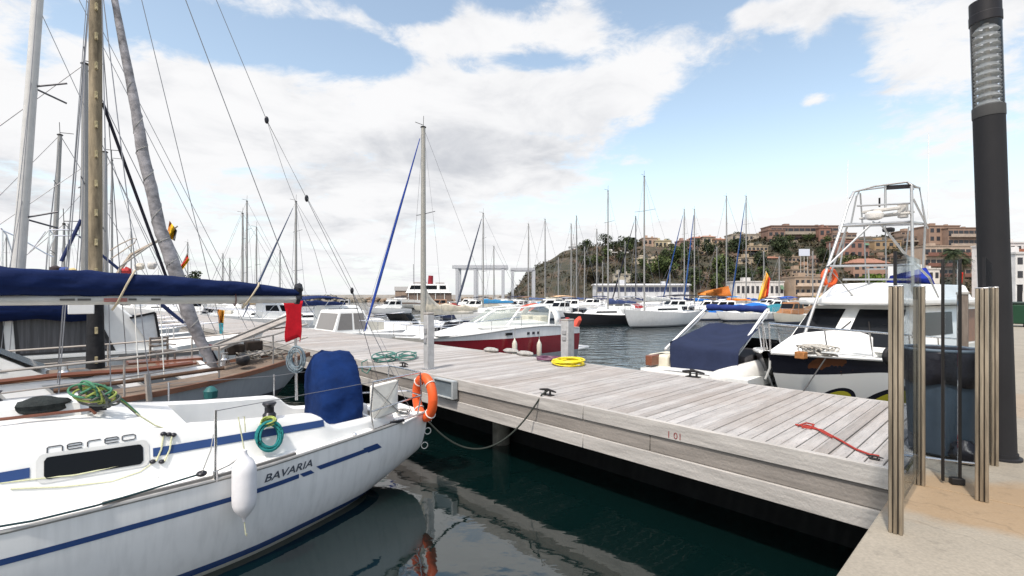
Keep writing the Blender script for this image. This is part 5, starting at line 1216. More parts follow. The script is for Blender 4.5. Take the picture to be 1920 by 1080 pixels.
# bow gear: anchor block, chain heap, hatch, mooring lines
p = sfp(PZ(1502, 668, 1.80))
m = MB(); m.box((p.x, p.y, p.z+.02), (.14, .16, .12)); m.build('anchor_block', mat('rusty_block', (.30, .13, .045), .7, var=.4, scale=15), sf, bevel=.015)
m = MB(); c_ = sfp(PZ(1542, 668, 1.80))
for k in range(5): coil(m, c_+V((R.uniform(-.15, .15), R.uniform(-.25, .25), .02)), .14, .014, 4, .35, .8, .035)
m.build('rope_heap', mat('grey_white_rope', (.40, .38, .34), .85, var=.5, scale=14), sf)
m = MB(); c_ = sfp(PZ(1592, 668, 1.85)); m.box((c_.x+.1, c_.y, c_.z+.05), (.3, .62, .02)); m.build('deck_hatch', mat('pale_clear_hatch', (.5, .51, .5), .15), sf, bevel=.008)
m = MB(); a_ = sfp(PZ(1548, 672, 1.80)); m.tube([a_, V((a_.x+.4, a_.y-.2, 1.2)), V((a_.x+1.0, a_.y-.45, .85))], .010, 6); m.build('mooring_line', mat('dark_line', (.06, .06, .06), .8), sf)
m = MB(); m.tube([V((10.3, 0, 1.75)), V((10.5, .1, 1.5)), V((10.75, .15, 1.32))], .02, 6); m.build('bow_line', mat('grey_line'), sf)
m = MB(); p = sfp(PD(1668, 668, 8.6)); m.torus(p, (.2, 1, 0), .12, .05, 18, 8); m.build('black_ring_fender', rubber(), sf)
m = MB(); m.sph(sfp(PD(1437, 710, 9.9)), (.13, .13, .30), 12, 8); m.build('bow_fender', mat('navy_vinyl', (.015, .02, .05), .5), sf)
m = MB(); pf = sfp(PD(1462, 722, 9.7)); m.sph(pf, (.09, .09, .22), 12, 8); m.build('bow_fender', mat('pale_blue_vinyl', (.42, .48, .55), .5), sf)
# tubular tower: four splayed legs, braces, control platform, top hoop
def Tn(px, py, d): return sfp(PD(px, py, d))
tub = mat('polished_tube', (.42, .42, .415), .35, .7, var=.08)
D0, D1 = 11.0, 12.9
m = MB(); r = .026
LL, LT = Tn(1487, 690, D0), Tn(1578, 424, D0+.35); RL, RT = Tn(1722, 640, D0-.8), Tn(1709, 345, D0+.2)
BLL, BLT = Tn(1543, 556, D1), Tn(1590, 420, D1-.4); BRL, BRT = Tn(1728, 560, D1-.5), Tn(1735, 420, D1-.6)
HTL, HTR = Tn(1600, 360, D0+.5), Tn(1700, 341, D0+.3); HBL, HBR = Tn(1612, 357, D1-.5), Tn(1724, 352, D1-.5)
m.tube([LL, LT], .034, 8); m.tube([LT, Tn(1590, 385, D0+.45), HTL.lerp(HTR, .02)], r, 8); m.tube([Tn(1712, 566, D0), RT+V((0, 0, -.05))], .032, 8); m.tube([BLL, BLT], r, 8); m.tube([BRL, BRT], r, 8)
m.tube([LT, RT.lerp(RL, .0) if False else Tn(1706, 416, D0+.2), BRT, BLT, LT], .03, 8)      # platform frame
m.tube([Tn(1594, 372, D0+.48), HTL, Tn(1640, 349, D0+.4), HTR, Tn(1708, 346, D0+.25), Tn(1712, 356, D0+.2)], r, 8)
m.tube([Tn(1606, 368, D1-.5), HBL, Tn(1668, 350, D1-.5), HBR, Tn(1730, 388, D1-.6), Tn(1737, 425, D1-.6)], .022, 8)
m.tube([HTR, Tn(1716, 350, D0+.6), HBR], r, 8); m.tube([HTL, HBL], r, 8)
m.tube([Tn(1606, 368, D1-.5), Tn(1596, 418, D1-.4)], .022, 8); m.tube([Tn(1613, 362, D1-.5), Tn(1617, 418, D1-.4)], .02, 8); m.tube([Tn(1660, 349, D0+.4), Tn(1660, 395, D0+.4)], r, 8)
m.tube([Tn(1712, 372, D0+.3), Tn(1740, 428, D1-.6)], .022, 8); m.tube([Tn(1607, 386, D0+.5), Tn(1710, 381, D0+.3)], .022, 8)
m.tube([Tn(1638, 416, D0+.3), Tn(1551, 499, D0+.2), Tn(1600, 556, D0+.2)], .026, 8); m.tube([Tn(1648, 416, D0+.3), Tn(1698, 478, D0+.2), Tn(1742, 520, D0+.2), Tn(1770, 580, D0+.2)], .026, 8)
m.tube([Tn(1555, 499, D0+.2), Tn(1712, 497, D0)], .026, 8); m.tube([Tn(1580, 524, D0+.3), Tn(1712, 524, D0+.1)], .022, 8); m.tube([Tn(1625, 505, D0+.3), Tn(1660, 504, D0+.3)], .018, 8)
m.tube([Tn(1628, 505, D0+.3), Tn(1631, 560, D0+.3)], .018, 8); m.tube([Tn(1655, 530, D0+.3), Tn(1600, 560, D0+.3)], .02, 8); m.tube([Tn(1575, 500, D1-.2), Tn(1586, 430, D1-.2)], .02, 8)
m.tube([Tn(1660, 420, D1-.4), Tn(1662, 540, D1-.4)], .016, 8); m.tube([Tn(1620, 424, D1-.4), Tn(1624, 540, D1-.4)], .016, 8); m.tube([Tn(1704, 425, D1-.4), Tn(1699, 475, D1-.4)], .016, 8)
m.tube([Tn(1622, 451, D1-.4), Tn(1662, 451, D1-.4)], .016, 8)
m.build('tower_tubing', tub, sf)
m = MB(); m.prism([Tn(1580, 424, D0+.4), Tn(1706, 418, D0+.25), Tn(1733, 422, D1-.6), Tn(1594, 426, D1-.4)], (0, 0, .05)); m.build('tower_platform', mat('platform_grey', (.40, .41, .42), .5, .2), sf)
m = MB(); m.frame_box(Tn(1662, 352, D0+.4), Tn(1710, 349, D0+.3), .07, .09); m.build('rolled_shade', mat('black_cap'), sf)
m = MB(); rc_ = Tn(1639, 412, D0+.35); m.lathe(rc_, [(.10, 0), (.17, .03), (.185, .08), (.18, .14), (.13, .19), (.02, .20)], 20); m.build('radar_dome', mat('dome_white', (.58, .56, .53), .45), sf)
m = MB(); m.box(Tn(1652, 394, D0+.4), (.12, .75, .07)); m.box(Tn(1684, 400, D0+.6), (.16, .6, .05)); m.box(Tn(1693, 395, D0+.5), (.2, .16, .34)); m.box(Tn(1658, 405, D0+.5), (.14, 1.0, .05)); m.build('control_console', mat('console_cream', (.47, .45, .42), .5), sf, bevel=.015)
m = MB(); m.cyl(Tn(1649, 388, D0+.6), Tn(1649, 371, D0+.6), .02); m.build('console_aerial', mat('black_iron'), sf)
m = MB(); m.box(Tn(1666, 431, D0+.3), (.2, .2, .1)); m.build('spotlight', rubber(), sf, bevel=.03)
m = MB(); m.tube([Tn(1740, 420, D1-.6), Tn(1741, 250, D1-.6)], .012, 6); m.tube([Tn(1588, 392, D0+.5), Tn(1590, 300, D0+.5)], .008, 5); m.build('whip_aerial', mat('white_painted_tube'), sf)
# folded royal-blue bimini on the flybridge
m = MB(); a_, b2_ = Tn(1668, 530, D1-.8), Tn(1742, 520, D1-.8)
rows = []
for i in range(11):
    t = i/10; rows.append([Tn(lerp(1668, 1736, t), lerp(519, 503, t), D1-.7), Tn(lerp(1664, 1746, t), lerp(527, 518, t)+3*math.sin(t*9), D1-1.0), Tn(lerp(1662, 1755, t), lerp(535, 536, t)+3*math.sin(t*7), D1-.8)])
m.grid(rows); m.build('bimini', mat('royal_blue_cloth', (.012, .03, .26), .8, var=.2, bump=.4, bscale=9), sf, solid=.05)
m = MB(); q_ = Tn(1555, 520, D1); m.torus(q_, (.3, 1, 0), .20, .07, 20, 8); m.build('orange_lifering', mat('orange_vinyl'), sf)
m = MB(); 
for k in range(5): m.sph(Tn(1480+R.uniform(-8, 8), 640+R.uniform(-10, 10), 11.4), (.09, .09, .11), 9, 7, .5)
o = m.build('yellow_oilskin', mat('yellow_vinyl', (.62, .36, .02), .6, var=.3), None); tag(o, 'bundle of yellow oilskins by the fishing boat bow rail', 'oilskins')
# ================================================================== white and blue cabin boat behind the bin
ob = thing('cabin_boat', 'white cabin boat with pale blue side band moored at the quay behind the bin', 'motorboat', UV(2.6, 16.2, 0), math.atan2(d2.y, d2.x))
I_OB = world_of(ob).inverted()
HO = Hull(7.0, [(0, 1.2), (.4, 1.35), (.75, 1.0), (1, .05)], [(0, 1.1), (1, 1.4)], [(0, -.4), (1, .3)], rake_b=.8, flare=.8)
HO.mesh().build('hull', hull_mat('white_blue_boat_hull', [(-2, (.05, .06, .08)), (.1, (.32, .34, .37)), (.85, WHITE)]), ob); HO.deck(0, 6.9).build('deck', gel(), ob)
m = MB(); m.box((1.6, 0, 1.95), (3.0, 2.1, 1.7)); m.build('cabin', gel(), ob, bevel=.08)
for y in (-1.06, 1.06):
    m = MB(); m.box((1.6, y, 2.15), (2.6, .02, .42)); m.build('side_window', mat('sky_blue_glass', (.10, .26, .42), .1, var=.3, scale=1.5), ob)
for x in (.085, 3.115):
    m = MB(); m.box((x, 0, 2.18), (.02, 1.7, .45)); m.build('end_window', mat('sky_blue_glass'), ob)
m = MB(); m.box((1.5, 0, 2.86), (3.5, 2.4, .09)); m.build('roof', gel(), ob, bevel=.03)
m = MB(); m.box((1.5, 0, 2.98), (1.5, 1.3, .14)); m.build('roof_cover', mat('navy_canvas'), ob, bevel=.05)
m = MB(); m.tube([V((-.1, -1.0, 1.1)), V((-.1, -1.0, 1.75)), V((-.1, .9, 1.75)), V((-.1, .9, 1.1))], .025, 8); m.build('stern_rail', steel(), ob)
# ================================================================== generic boats of the basin
UC = lambda c: '%02d%02d%02d' % tuple(int(x*99) for x in c)
def cmat(base, c, rough=.6, **k): return mat(base+'_'+UC(c), c, rough, **k)
A_IN, A_OUT, A_L, A_R = math.atan2(-d2.y, -d2.x), math.atan2(d2.y, d2.x), math.atan2(d1.y, d1.x), math.atan2(-d1.y, -d1.x)
def sailboat(loc, rz, L, label, mast_h=None, hullc=(.64, .64, .63), boot=(.03, .05, .12), cover=NAVY, jib=None, mastc=None, bimini=None, rake=.0, spr=2, group='moored sailing boats', mast_at=.56, mast_r=.07, wire_r=.012, bigcover=True, cabinc=None, lean=0, fbk=1., jr=1.):
    t = thing('moored_sailboat', label, 'sailboat', loc, rz, group)
    B = L*.16; fb = (.75+L*.03)*fbk
    h = Hull(L, [(0, B*.72), (.3, B*.96), (.5, B), (.75, B*.68), (.9, B*.3), (1, .03)], [(0, fb), (.4, fb*.95), (1, fb*1.22)], [(0, .1), (.2, -.3), (.6, -.45), (1, .1)], rake_b=L*.09, rake_s=.3, e=.55, flare=.5, nt=16, ns=6)
    h.mesh().build('hull', hull_mat('hull_%s_%s' % (UC(hullc), UC(boot)), [(-2, (.03, .03, .04)), (.04, boot), (.16, hullc)], .3), t)
    h.deck(0, L*.98, n=10).build('deck', deckw(), t)
    cw = B*.6
    m = MB(); house(m, L*.28, L*.72, cw, cw*.55, fb-.02, fb+.42, .5, .15, .12, .06, 4); m.build('coachroof', gel() if cabinc is None else cmat('cabin', cabinc), t, angle=30)
    for s in (1, -1):
        m = MB(); m.grid([[house_face(L*.28, L*.72, cw, cw*.55, fb-.02, fb+.42, .5, .15, .12, lerp(.15, .8, i/4), q, s, .012) for q in (.4, .78)] for i in range(5)]); m.build('window', glassd(), t)
    mh = mast_h or L*1.25; mx = L*mast_at; mt = V((mx-rake*mh, lean*mh, mh))
    m = MB(); m.cyl((mx, 0, fb), mt, mast_r, mast_r*.72, 10); mo = m.build('mast', mastc or alu(), t)
    m = MB(); m.sph(mt, (mast_r*1.02, mast_r*1.02, .05), 8, 6); m.tube([mt, mt+V((-.02, 0, .55))], .012, 5); m.tube([mt+V((.0, 0, .1)), mt+V((.45, 0, .14))], .014, 5); m.build('masthead_gear', mat('black_iron'), mo)
    for k in range(spr):
        f = (k+1)/(spr+1)+.08; c = V((mx, 0, fb)).lerp(mt, f)
        m = MB(); m.tube([c+V((-.12, B*.6, .05)), c, c+V((-.12, -B*.6, .05))], .018, 5); m.build('spreader', mat('dark_spreader'), mo)
    bz = fb+1.0; bl = L*.40
    m = MB(); m.cyl((mx-.1, 0, bz), (mx-bl, 0, bz+.05), .055, n=8); m.build('boom', alu(), t)
    if cover:
        m = MB(); rings = []
        for i in range(9):
            u = i/8; r = lerp(.20, .08, u)*(1+.2*math.sin(i*2.3)); rings.append(m.ring((mx-.05-bl*u*.98, 0, bz+.10+r*.8), (1, 0, 0), r*.7, 8, r2=r*(1.4 if bigcover else 1)))
        m.loft(rings, True, True, True); m.build('sail_cover', cmat('cover', cover, .85, var=.3, bump=.4), t)
    m = MB(); st = .4*L*.0+.1
    m.tube([V((L*.985, 0, fb*1.2)), mt], wire_r, 4); m.tube([V((.05, 0, fb)), mt], wire_r, 4)
    for s in (1, -1):
        m.tube([V((mx-.3, s*B*.95, fb)), V((mx-.1, s*B*.72, fb+(mh-fb)*.42)), mt*1.0], wire_r, 4)
    m.build('standing_rigging', wire(), t)
    if jib:
        a, b = V((L*.96, 0, fb*1.3)), mt.lerp(V((L*.985, 0, fb*1.2)), .06)
        m = MB(); m.tube([a.lerp(b, i/8) for i in range(9)], [x_*jr for x_ in (.05, .10, .125, .12, .11, .095, .08, .06, .035)], 8); m.build('furled_jib', cmat('jib', jib, .85, var=.3, scale=2), t)
    m = MB()
    for s in (1, -1):
        e = [V((x*L, s*h.hb(x*L)*.95, h.sh(x*L)+.55)) for x in (.03, .3, .6, .85)]+[V((L*.99, 0, fb*1.22+.55))]
        m.tube(e, .014, 4)
        for p in e: m.cyl(p-V((0, 0, .55)), p, .014, n=4)
    m.tube([V((.1, s*B*.68, fb+.55)) for s in (1, -1)], .014, 4); m.build('guard_rail', steel(), t)
    if bimini:
        m = MB(); rows = [[V((L*.04+L*.22*i/6, B*.75*k, fb+1.55+.12*math.sin(pi*i/6)-.10*k*k)) for k in (-1, -.5, 0, .5, 1)] for i in range(7)]
        m.grid(rows); m.build('bimini', cmat('bimini', bimini, .85), t, solid=.03)
        m = MB()
        for i in (0, 6):
            for k in (-1, 1): m.tube([rows[i][0 if k < 0 else 4], V((L*.15, k*B*.8, fb))], .016, 5)
        m.build('bimini_frame', steel(), t)
    return t
def motorboat(loc, rz, L, label, hullc=(.66, .66, .65), low=(.05, .06, .09), cabinc=None, bimini=None, outboard=None, style='cabin', cover=None, group='moored motor boats', band=None):
    t = thing('moored_motorboat', label, 'motorboat', loc, rz, group)
    B = L*.175; fb = .55+L*.06
    h = Hull(L, [(0, B*.9), (.35, B), (.65, B*.85), (.85, B*.45), (1, .03)], [(0, fb*.9), (.5, fb), (1, fb*1.25)], [(0, -.3), (.7, -.35), (1, .3)], rake_b=L*.1, e=.36, flare=.9, nt=16, ns=6)
    bands = [(-2, (.03, .03, .04)), (.03, low), (.2, hullc)]
    if band: bands += [(fb*.55, band), (fb*.68, hullc)]
    h.mesh().build('hull', hull_mat('mhull_%s_%s_%s' % (UC(hullc), UC(low), UC(band) if band else ''), bands, .3), t)
    h.deck(0, L*.98, n=10).build('deck', gel(), t)
    cm = gel() if cabinc is None else cmat('cabin', cabinc, .5)
    if cover:
        m = MB(); rows = []
        for i in range(13):
            x = L*(.02+.62*i/12); hh = .15+.85*math.sin(pi*min(1, i/12*.9+.08))**.7; w_ = h.hb(x)*.98
            rows.append([V((x, w_*k, h.sh(x)+hh*(1-abs(k)**2.2)+.05*noise.noise(V((x, k*2, L))))) for k in (-1, -.7, -.35, 0, .35, .7, 1)])
        m.grid(rows); m.build('boat_cover', cmat('cover', cover, .85, var=.3, bump=.4), t)
    elif style == 'cabin':
        cw = B*.74; x0, x1 = L*.26, L*.84
        m = MB(); house(m, x0, x1, cw, cw*.5, fb, fb+.38, L*.1, .1, .1, .06, 4); m.build('foredeck_cabin', cm, t, angle=30)
        y0, y1 = L*.22, L*.62; zt = fb+1.25
        m = MB(); house(m, y0, y1, cw*.95, cw*.85, fb+.1, zt, L*.12, .05, .12, .05, 4); m.build('wheelhouse', cm, t, angle=30)
        for s in (1, -1):
            for a, b in ((.08, .45), (.52, .92)):
                m = MB(); m.grid([[house_face(y0, y1, cw*.95, cw*.85, fb+.1, zt, L*.12, .05, .12, lerp(a, b, i/4), q, s, .012) for q in (.45, .88)] for i in range(5)]); m.build('window', glassd(), t)
        m = MB(); k = L*.12; m.grid([[V((y1-k*q+.012, yy*cw*.72, lerp(fb+.1, zt, q)+.01)) for q in (.45, .88)] for yy in (1, .3, -.3, -1)]); m.build('windscreen', glassd(), t)
    else:                                       # open boat with a raked screen
        m = MB(); x0, x1 = L*.45, L*.9; house(m, x0, x1, B*.7, B*.3, fb, fb+.25, L*.12, .05, .1, .08, 4); m.build('foredeck', cm, t, angle=30)
        m = MB(); rows = []
        for i in range(9):
            a = pi*(i/8-.5); x = L*.52+L*.10*math.cos(a); y = B*.75*math.sin(a); rows.append([V((x, y, fb+.2)), V((x-L*.05, y*.92, fb+.75))])
        m.grid(rows); m.build('windscreen', glassd(), t)
        m = MB(); m.box((L*.3, 0, fb+.2), (L*.12, B*.8, .6)); m.build('seat', cmat('seat', (.5, .48, .42)), t, bevel=.06)
    m = MB()
    e = [V((x*L, s*h.hb(x*L)*.93, h.sh(x*L)+.5)) for s in (1,) for x in (.5, .68, .85)]+[V((L*.985, 0, fb*1.25+.55))]+[V((x*L, -h.hb(x*L)*.93, h.sh(x*L)+.5)) for x in (.85, .68, .5)]
    m.tube(e, .016, 4)
    for p in e: m.cyl(p-V((0, 0, .5)), p, .014, n=4)
    m.build('bow_rail', steel(), t)
    if outboard is not None:
        m = MB(); m.box((-.3, 0, fb+.25), (.42, .36, .62)); m.box((-.32, 0, fb-.4), (.2, .16, .9)); m.build('outboard_engine', cmat('outboard', outboard, .35), t, bevel=.08)
    if bimini:
        zt = fb+1.75; rows = [[V((L*.05+L*.32*i/6, B*.85*k, zt+.12*math.sin(pi*i/6)-.12*k*k)) for k in (-1, -.5, 0, .5, 1)] for i in range(7)]
        m = MB(); m.grid(rows); m.build('bimini', cmat('bimini', bimini, .85), t, solid=.04)
        m = MB()
        for i in (0, 6):
            for k in (0, 4): m.tube([rows[i][k], V((L*.2, (-1 if k == 0 else 1)*B*.85, fb))], .018, 5)
        m.build('bimini_frame', steel(), t)
    return t
def mast_top(px, py, d): return HW+(HY-py)/F*d
# ---- boats along the far side of the pier, seen beyond its deck
def at_uv(u, v): return UV(u, v, 0)
SB1 = sailboat(at_uv(20.0, 9.6+8.4)+d2*0, A_IN, 8.4, 'low white sailboat beyond the pier with a royal blue furled jib and tan boom sail', mast_h=11.0, jr=.55, jib=(.02, .05, .24), cover=(.50, .45, .36), mastc=mat('weathered_mast', (.30, .29, .26), .5, .3), mast_at=.60, mast_r=.145, spr=1, boot=(.05, .05, .06), wire_r=.008)
m = MB(); I_ = world_of(SB1).inverted(); a_ = V((8.4*.60-.05, 0, 3.3)); rows = []
for i in range(9):
    u = i/8; rows.append([V((a_.x-.05-2.9*u**1.6, .05*math.sin(i), 2.05+1.3*(1-u)**2.2)), V((a_.x-.05-2.9*u**1.4, .10, 1.92))])
m.grid(rows); m.build('loose_mainsail', cmat('sail', (.47, .44, .38), .85, var=.25, bump=.5), SB1, solid=.08)
motorboat(at_uv(24.2, 9.6), A_OUT, 9.0, 'white motor yacht with grey canvas cockpit enclosure beyond the pier', low=(.2, .2, .2), style='open')
mo = [o for o in bpy.data.objects if o.name.startswith('moored_motorboat')][-1]
m = MB(); house(m, .2, 2.2, 1.30, 1.2, 1.0, 2.12, .35, .35, .15, .04); m.build('canvas_enclosure', gel(), mo, angle=30)
for s in (1, -1):
    for a, b in ((.06, .48), (.54, .92)):
        m = MB(); m.grid([[house_face(.2, 2.2, 1.30, 1.2, 1.0, 2.12, .35, .35, .15, lerp(a, b, i/4), q, s, .014) for q in (.16, .88)] for i in range(5)]); m.build('clear_panel', mat('clear_vinyl', (.19, .18, .172), .35, var=.08), mo)
m = MB(); m.grid([[V((.2+.35*q-.014, y, lerp(1.0, 2.12, q))) for q in (.16, .88)] for y in (1.05, 0, -1.05)]); m.build('clear_panel', mat('clear_vinyl'), mo)
motorboat(at_uv(17.6, 9.9+6.6), A_IN, 6.6, 'low cream motorboat with a long sloping foredeck between the cruiser and the pier mast', hullc=(.52, .50, .45), style='open', low=(.05, .05, .12))
motorboat(at_uv(28.4, 9.6), A_OUT, 7.5, 'white motorboat with navy bimini behind the red flag', bimini=NAVY, band=(.03, .05, .2))
def far_side(px, ytop, vm, L, label, **k):
    """bow to the far side of the pier; vm is how far out its mast stands"""
    p = PV(px, 505, vm); u = p.dot(d1)
    return sailboat(UV(u, 9.5+L, 0), A_IN, L, label, mast_h=PV(px, ytop, vm).z, mast_at=(9.5+L-vm)/L, **k)
far_side(455, 400, 13.0, 9, 'white sailboat with tan sail cover, left one of the pair of masts over the boom', cover=(.50, .36, .20), mast_r=.11)
far_side(463, 377, 13.8, 10, 'white sailboat with cream sail cover, right one of the pair of masts over the boom', cover=(.5, .46, .40), mast_r=.10)
far_side(481, 427, 13.4, 8.5, 'white sailboat with pale blue sail cover right of the pair of masts', cover=(.10, .25, .48), spr=1)
far_side(555, 378, 13.6, 10, 'white sailboat with tall mast and dark jib just above the boom end', jib=(.05, .07, .12), mast_r=.10, jr=.6)
motorboat(at_uv(41, 9.8), A_OUT, 8, 'white motorboat with striped awning at the end of the pier', bimini=(.12, .25, .5))
# ---- boats along the near side of the pier, left, beyond the motor sailer
def near_boat(u, px, ytop, label, lowpx=None, bow=4.6, L=10, **k):
    """bow to the pier at v=bow; the mast stands where the sight line px crosses the boat's own axis"""
    p = PU(px, 505, u); v = p.dot(d2); xm = (v-(bow-L))/L
    q = PU(px, ytop, u)
    return sailboat(UV(u, bow-L, 0), A_OUT, L, label, mast_h=q.z, mast_at=min(.8, max(.3, xm)), **k)
near_boat(20.6, 159, 120, 'white ketch with pale grey mast just left of the thick tan mast', mast_r=.115, cover=(.5, .4, .25), L=11, spr=1)
near_boat(25.0, 197, 285, 'white sloop with grey mast close right of the thick tan mast', mast_r=.10, cover=(.55, .52, .45), spr=1)
near_boat(29.0, 95, 250, 'white sloop with grey mast leaning over the left boats, radar arm halfway up', mast_r=.11, cover=(.05, .1, .3), rake=-.03)
near_boat(33.5, 210, 300, 'small white sloop with thin mast behind the tan mast rigging', mast_r=.06, cover=(.1, .2, .4), L=8)
near_boat(17.6+6, 120, 420, 'white ketch whose short mizzen mast stands left of the grey masts', mast_r=.05, cover=(.02, .03, .09), L=8, spr=1, jib=(.02, .03, .08), jr=.6)
# tubular stern arch and dinghy davits of a yacht in the left cluster
t = thing('stern_arch', 'thin tubular stern arch with crossbars above the navy sail cover at far left', 'frame', UV(20.6, -3.0, 0), A_OUT)
I_ = world_of(t).inverted()
def ap(px, py, u=20.6): return I_ @ PU(px, py, u)
m = MB()
for a_ in (((5, 432), (40, 448), (85, 475), (100, 482)), ((92, 431), (150, 431)), ((100, 442), (150, 442)), ((92, 470), (102, 443), (93, 431)), ((30, 495), (12, 440), (2, 428)), ((60, 468), (85, 434))): m.tube([ap(*q) for q in a_], .02, 6)
for px in (5, 92): q_ = ap(px, 431); m.tube([q_, V((q_.x, q_.y, 1.1))], .02, 6)
m.build('arch_tubing', steel(), t)
m = MB(); m.tube([ap(115, 490), ap(152, 412)], .05, 8); m.build('furled_stay_sail', cmat('jib', (.02, .03, .09)), t)
m = MB(); m.lathe(ap(104, 520), [(.08, -.6), (.08, .12), (.15, .2), (.14, .3), (.05, .36)], 12); m.build('deck_lamp', mat('brown_black', (.04, .03, .03), .6), t)
m = MB(); m.tube([ap(206, 470), ap(225, 458), ap(248, 447), ap(256, 448), ap(252, 456), ap(210, 484)], .02, 6); m.tube([ap(215, 520), ap(245, 478), ap(295, 452)], .055, 6); m.build('tan_spar', mat('tan_spar', (.36, .30, .24), .6), t)
for px, py, c_ in ((238, 508, (.4, .05, .05)), (262, 500, (.55, .5, .42)), (118, 508, (.05, .08, .25)), (132, 510, (.5, .4, .2)), (285, 498, (.5, .48, .45))):
    m = MB(); m.sph(ap(px, py), (.16, .16, .12), 9, 6, .5); m.build('stowed_bundle', cmat('bundle', c_, .85, var=.3), t)
# ---- open-water moorings and the far pontoons
def far(px, wy, kind, L, rz, label, **k):
    d = F*HW/(wy-HY); p = WL(d, px); c, s = math.cos(rz), math.sin(rz)
    loc = p-V((c, s, 0))*L*.5
    if kind == 'S':
        top = k.pop('top', None); mpx = k.pop('mpx', px); L_ = L
        if top is not None:
            q = ray(mpx, HY); n = V((-s, c, 0)); dd_ = q*(loc.dot(n)/q.dot(n)) if abs(q.dot(n)) > .15 else q*d
            dd = dd_.y if 0 < dd_.y < 3*d else d
            xm = (q*dd-loc).dot(V((c, s, 0)))/L; 
            if not .3 < xm < .75: xm = .55; pm = loc+V((c, s, 0))*L*.55; loc = loc+V((mpx-960, 0, 0))*(pm.y/F)-V((pm.x, 0, 0)); dd = pm.y
            k['mast_h'] = HW+(HY-top)/F*dd; k['mast_at'] = xm
        k.setdefault('mast_r', max(.085, d*.00140)); k.setdefault('wire_r', max(.010, d*.00021))
        return sailboat(loc, rz, L, label, **k)
    return motorboat(loc, rz, L, label, **k)
A = math.radians
far(1236, 611, 'S', 11.5, A(222), fbk=1.25, label= 'white sailing yacht with black cockpit arch moored in the open basin', mpx=1208, top=331, cover=(.55, .55, .53), bimini=(.04, .04, .05), boot=(.22, .23, .24), wire_r=.009)
far(1128, 608, 'S', 9, A(205), 'black hulled sailing yacht left of the white yacht with black arch', mpx=1140, top=358, hullc=(.012, .012, .014), boot=(.01, .01, .01), cover=(.05, .07, .16), wire_r=.009)
far(1085, 606, 'M', 6, A(250), 'small white motorboat with black outboard left of the black hulled yacht', outboard=(.012, .012, .014), style='open')
far(1022, 590, 'M', 9.5, A(195), 'white cabin cruiser with peach canopy behind the red hull cruiser', bimini=(.55, .36, .22))
far(922, 603, 'S', 9, A(200), 'white sailboat under a light blue tarpaulin behind the red hull cruiser', mpx=906, top=400, cover=(.05, .22, .42), jib=(.06, .07, .10))
far(838, 592, 'M', 5.5, A(170), 'small grey boat with dark red cover left of the blue tarpaulin sailboat', cover=(.22, .03, .025), hullc=(.35, .37, .4))
far(960, 583, 'M', 8, A(160), 'white motorboat with navy cockpit cover under the boat hoist', bimini=NAVY)
far(1130, 590, 'S', 9, A(175), 'white sailboat with grey cover moored right behind the black hulled yacht', mpx=1160, top=505, cover=(.2, .2, .22))
far(1010, 600, 'M', 6, A(230), 'white open boat with navy cover right behind the red cruiser stern', cover=(.02, .03, .07))
far(395, 612, 'M', 7, A(200), 'white open motorboat just beyond the teak chair', style='open')
far(340, 590, 'S', 9, A(185), 'white sailboat with tan boom cover left of the orange hanging cloth', mpx=352, top=455, cover=(.55, .38, .2))
far(500, 592, 'M', 7, A(170), 'white motorboat with dark blue canopy behind the boom end', bimini=(.02, .03, .10))
far(540, 586, 'S', 9, A(190), 'white sailboat with furled white sail behind the red flag', mpx=525, top=470, cover=(.6, .58, .54))
far(640, 582, 'M', 6, A(185), 'small dark workboat in the open water before the breakwater', hullc=(.06, .07, .09), cabinc=(.3, .3, .3))
far(1205, 582, 'S', 9, A(165), 'sailboat with dark spars right of the pair of dark masts', mpx=1172, top=452, cover=(.05, .05, .06))
far(1060, 582, 'S', 9, A(185), 'sailboat with navy sail cover low in front of the headland', mpx=1096, top=462, cover=NAVY)
far(945, 580, 'S', 9, A(185), 'sailboat with pale mast between the two boat hoists', mpx=926, top=462, cover=(.4, .4, .38))
far(1490, 580, 'S', 8, A(185), 'sailboat with pale mast right of the orange quayside house', mpx=1524, top=470, cover=(.05, .1, .3))
far(1560, 582, 'S', 9, A(170), 'sailboat with white boom cover seen behind the tower legs', mpx=1556, top=455, cover=(.6, .6, .58))
for a_ in ((728, 590, 7, 'white motorboat with black canopy left of the ferry hull', dict(bimini=(.02, .02, .03))), (905, 596, 7, 'dark green hulled launch right behind the tan boom sail', dict(hullc=(.02, .06, .05), cover=(.25, .24, .2))),
           (860, 598, 6, 'navy hulled dayboat left of the dark green launch', dict(hullc=(.02, .03, .08), style='open')), (968, 590, 7, 'white boat with brown canvas hood behind the cruiser windscreen', dict(bimini=(.18, .11, .07))),
           (1045, 597, 6, 'white dayboat with grey hood just left of the small boat with black outboard', dict(bimini=(.2, .2, .22))), (1172, 590, 7, 'white launch with red cover between the black and white yachts', dict(cover=(.30, .03, .03))),
           (1320, 592, 7, 'white cabin boat with black hood right of the white yacht', dict(bimini=(.02, .02, .025))), (1415, 600, 6, 'small grey inflatable with black engine over the rolled bimini right end', dict(hullc=(.3, .31, .32), style='open', outboard=(.02, .02, .02))),
           (1440, 598, 6.5, 'white motorboat with teal cover left of the cream boat with wooden wheelhouse', dict(cover=(.03, .16, .2))), (1512, 604, 6, 'white dinghy with brown cover in front of the tower left leg', dict(cover=(.16, .10, .06))),
           (1600, 580, 8, 'white motorboat with dark hood under the red roofed villa', dict(bimini=(.04, .04, .05))), (1550, 592, 7, 'white cruiser stern with blue hood left of the fishing boat windscreen', dict(bimini=(.03, .09, .3)))):
    far(a_[0], a_[1], 'M', a_[2], A(165+(a_[0]*7) % 60), a_[3], **a_[4])
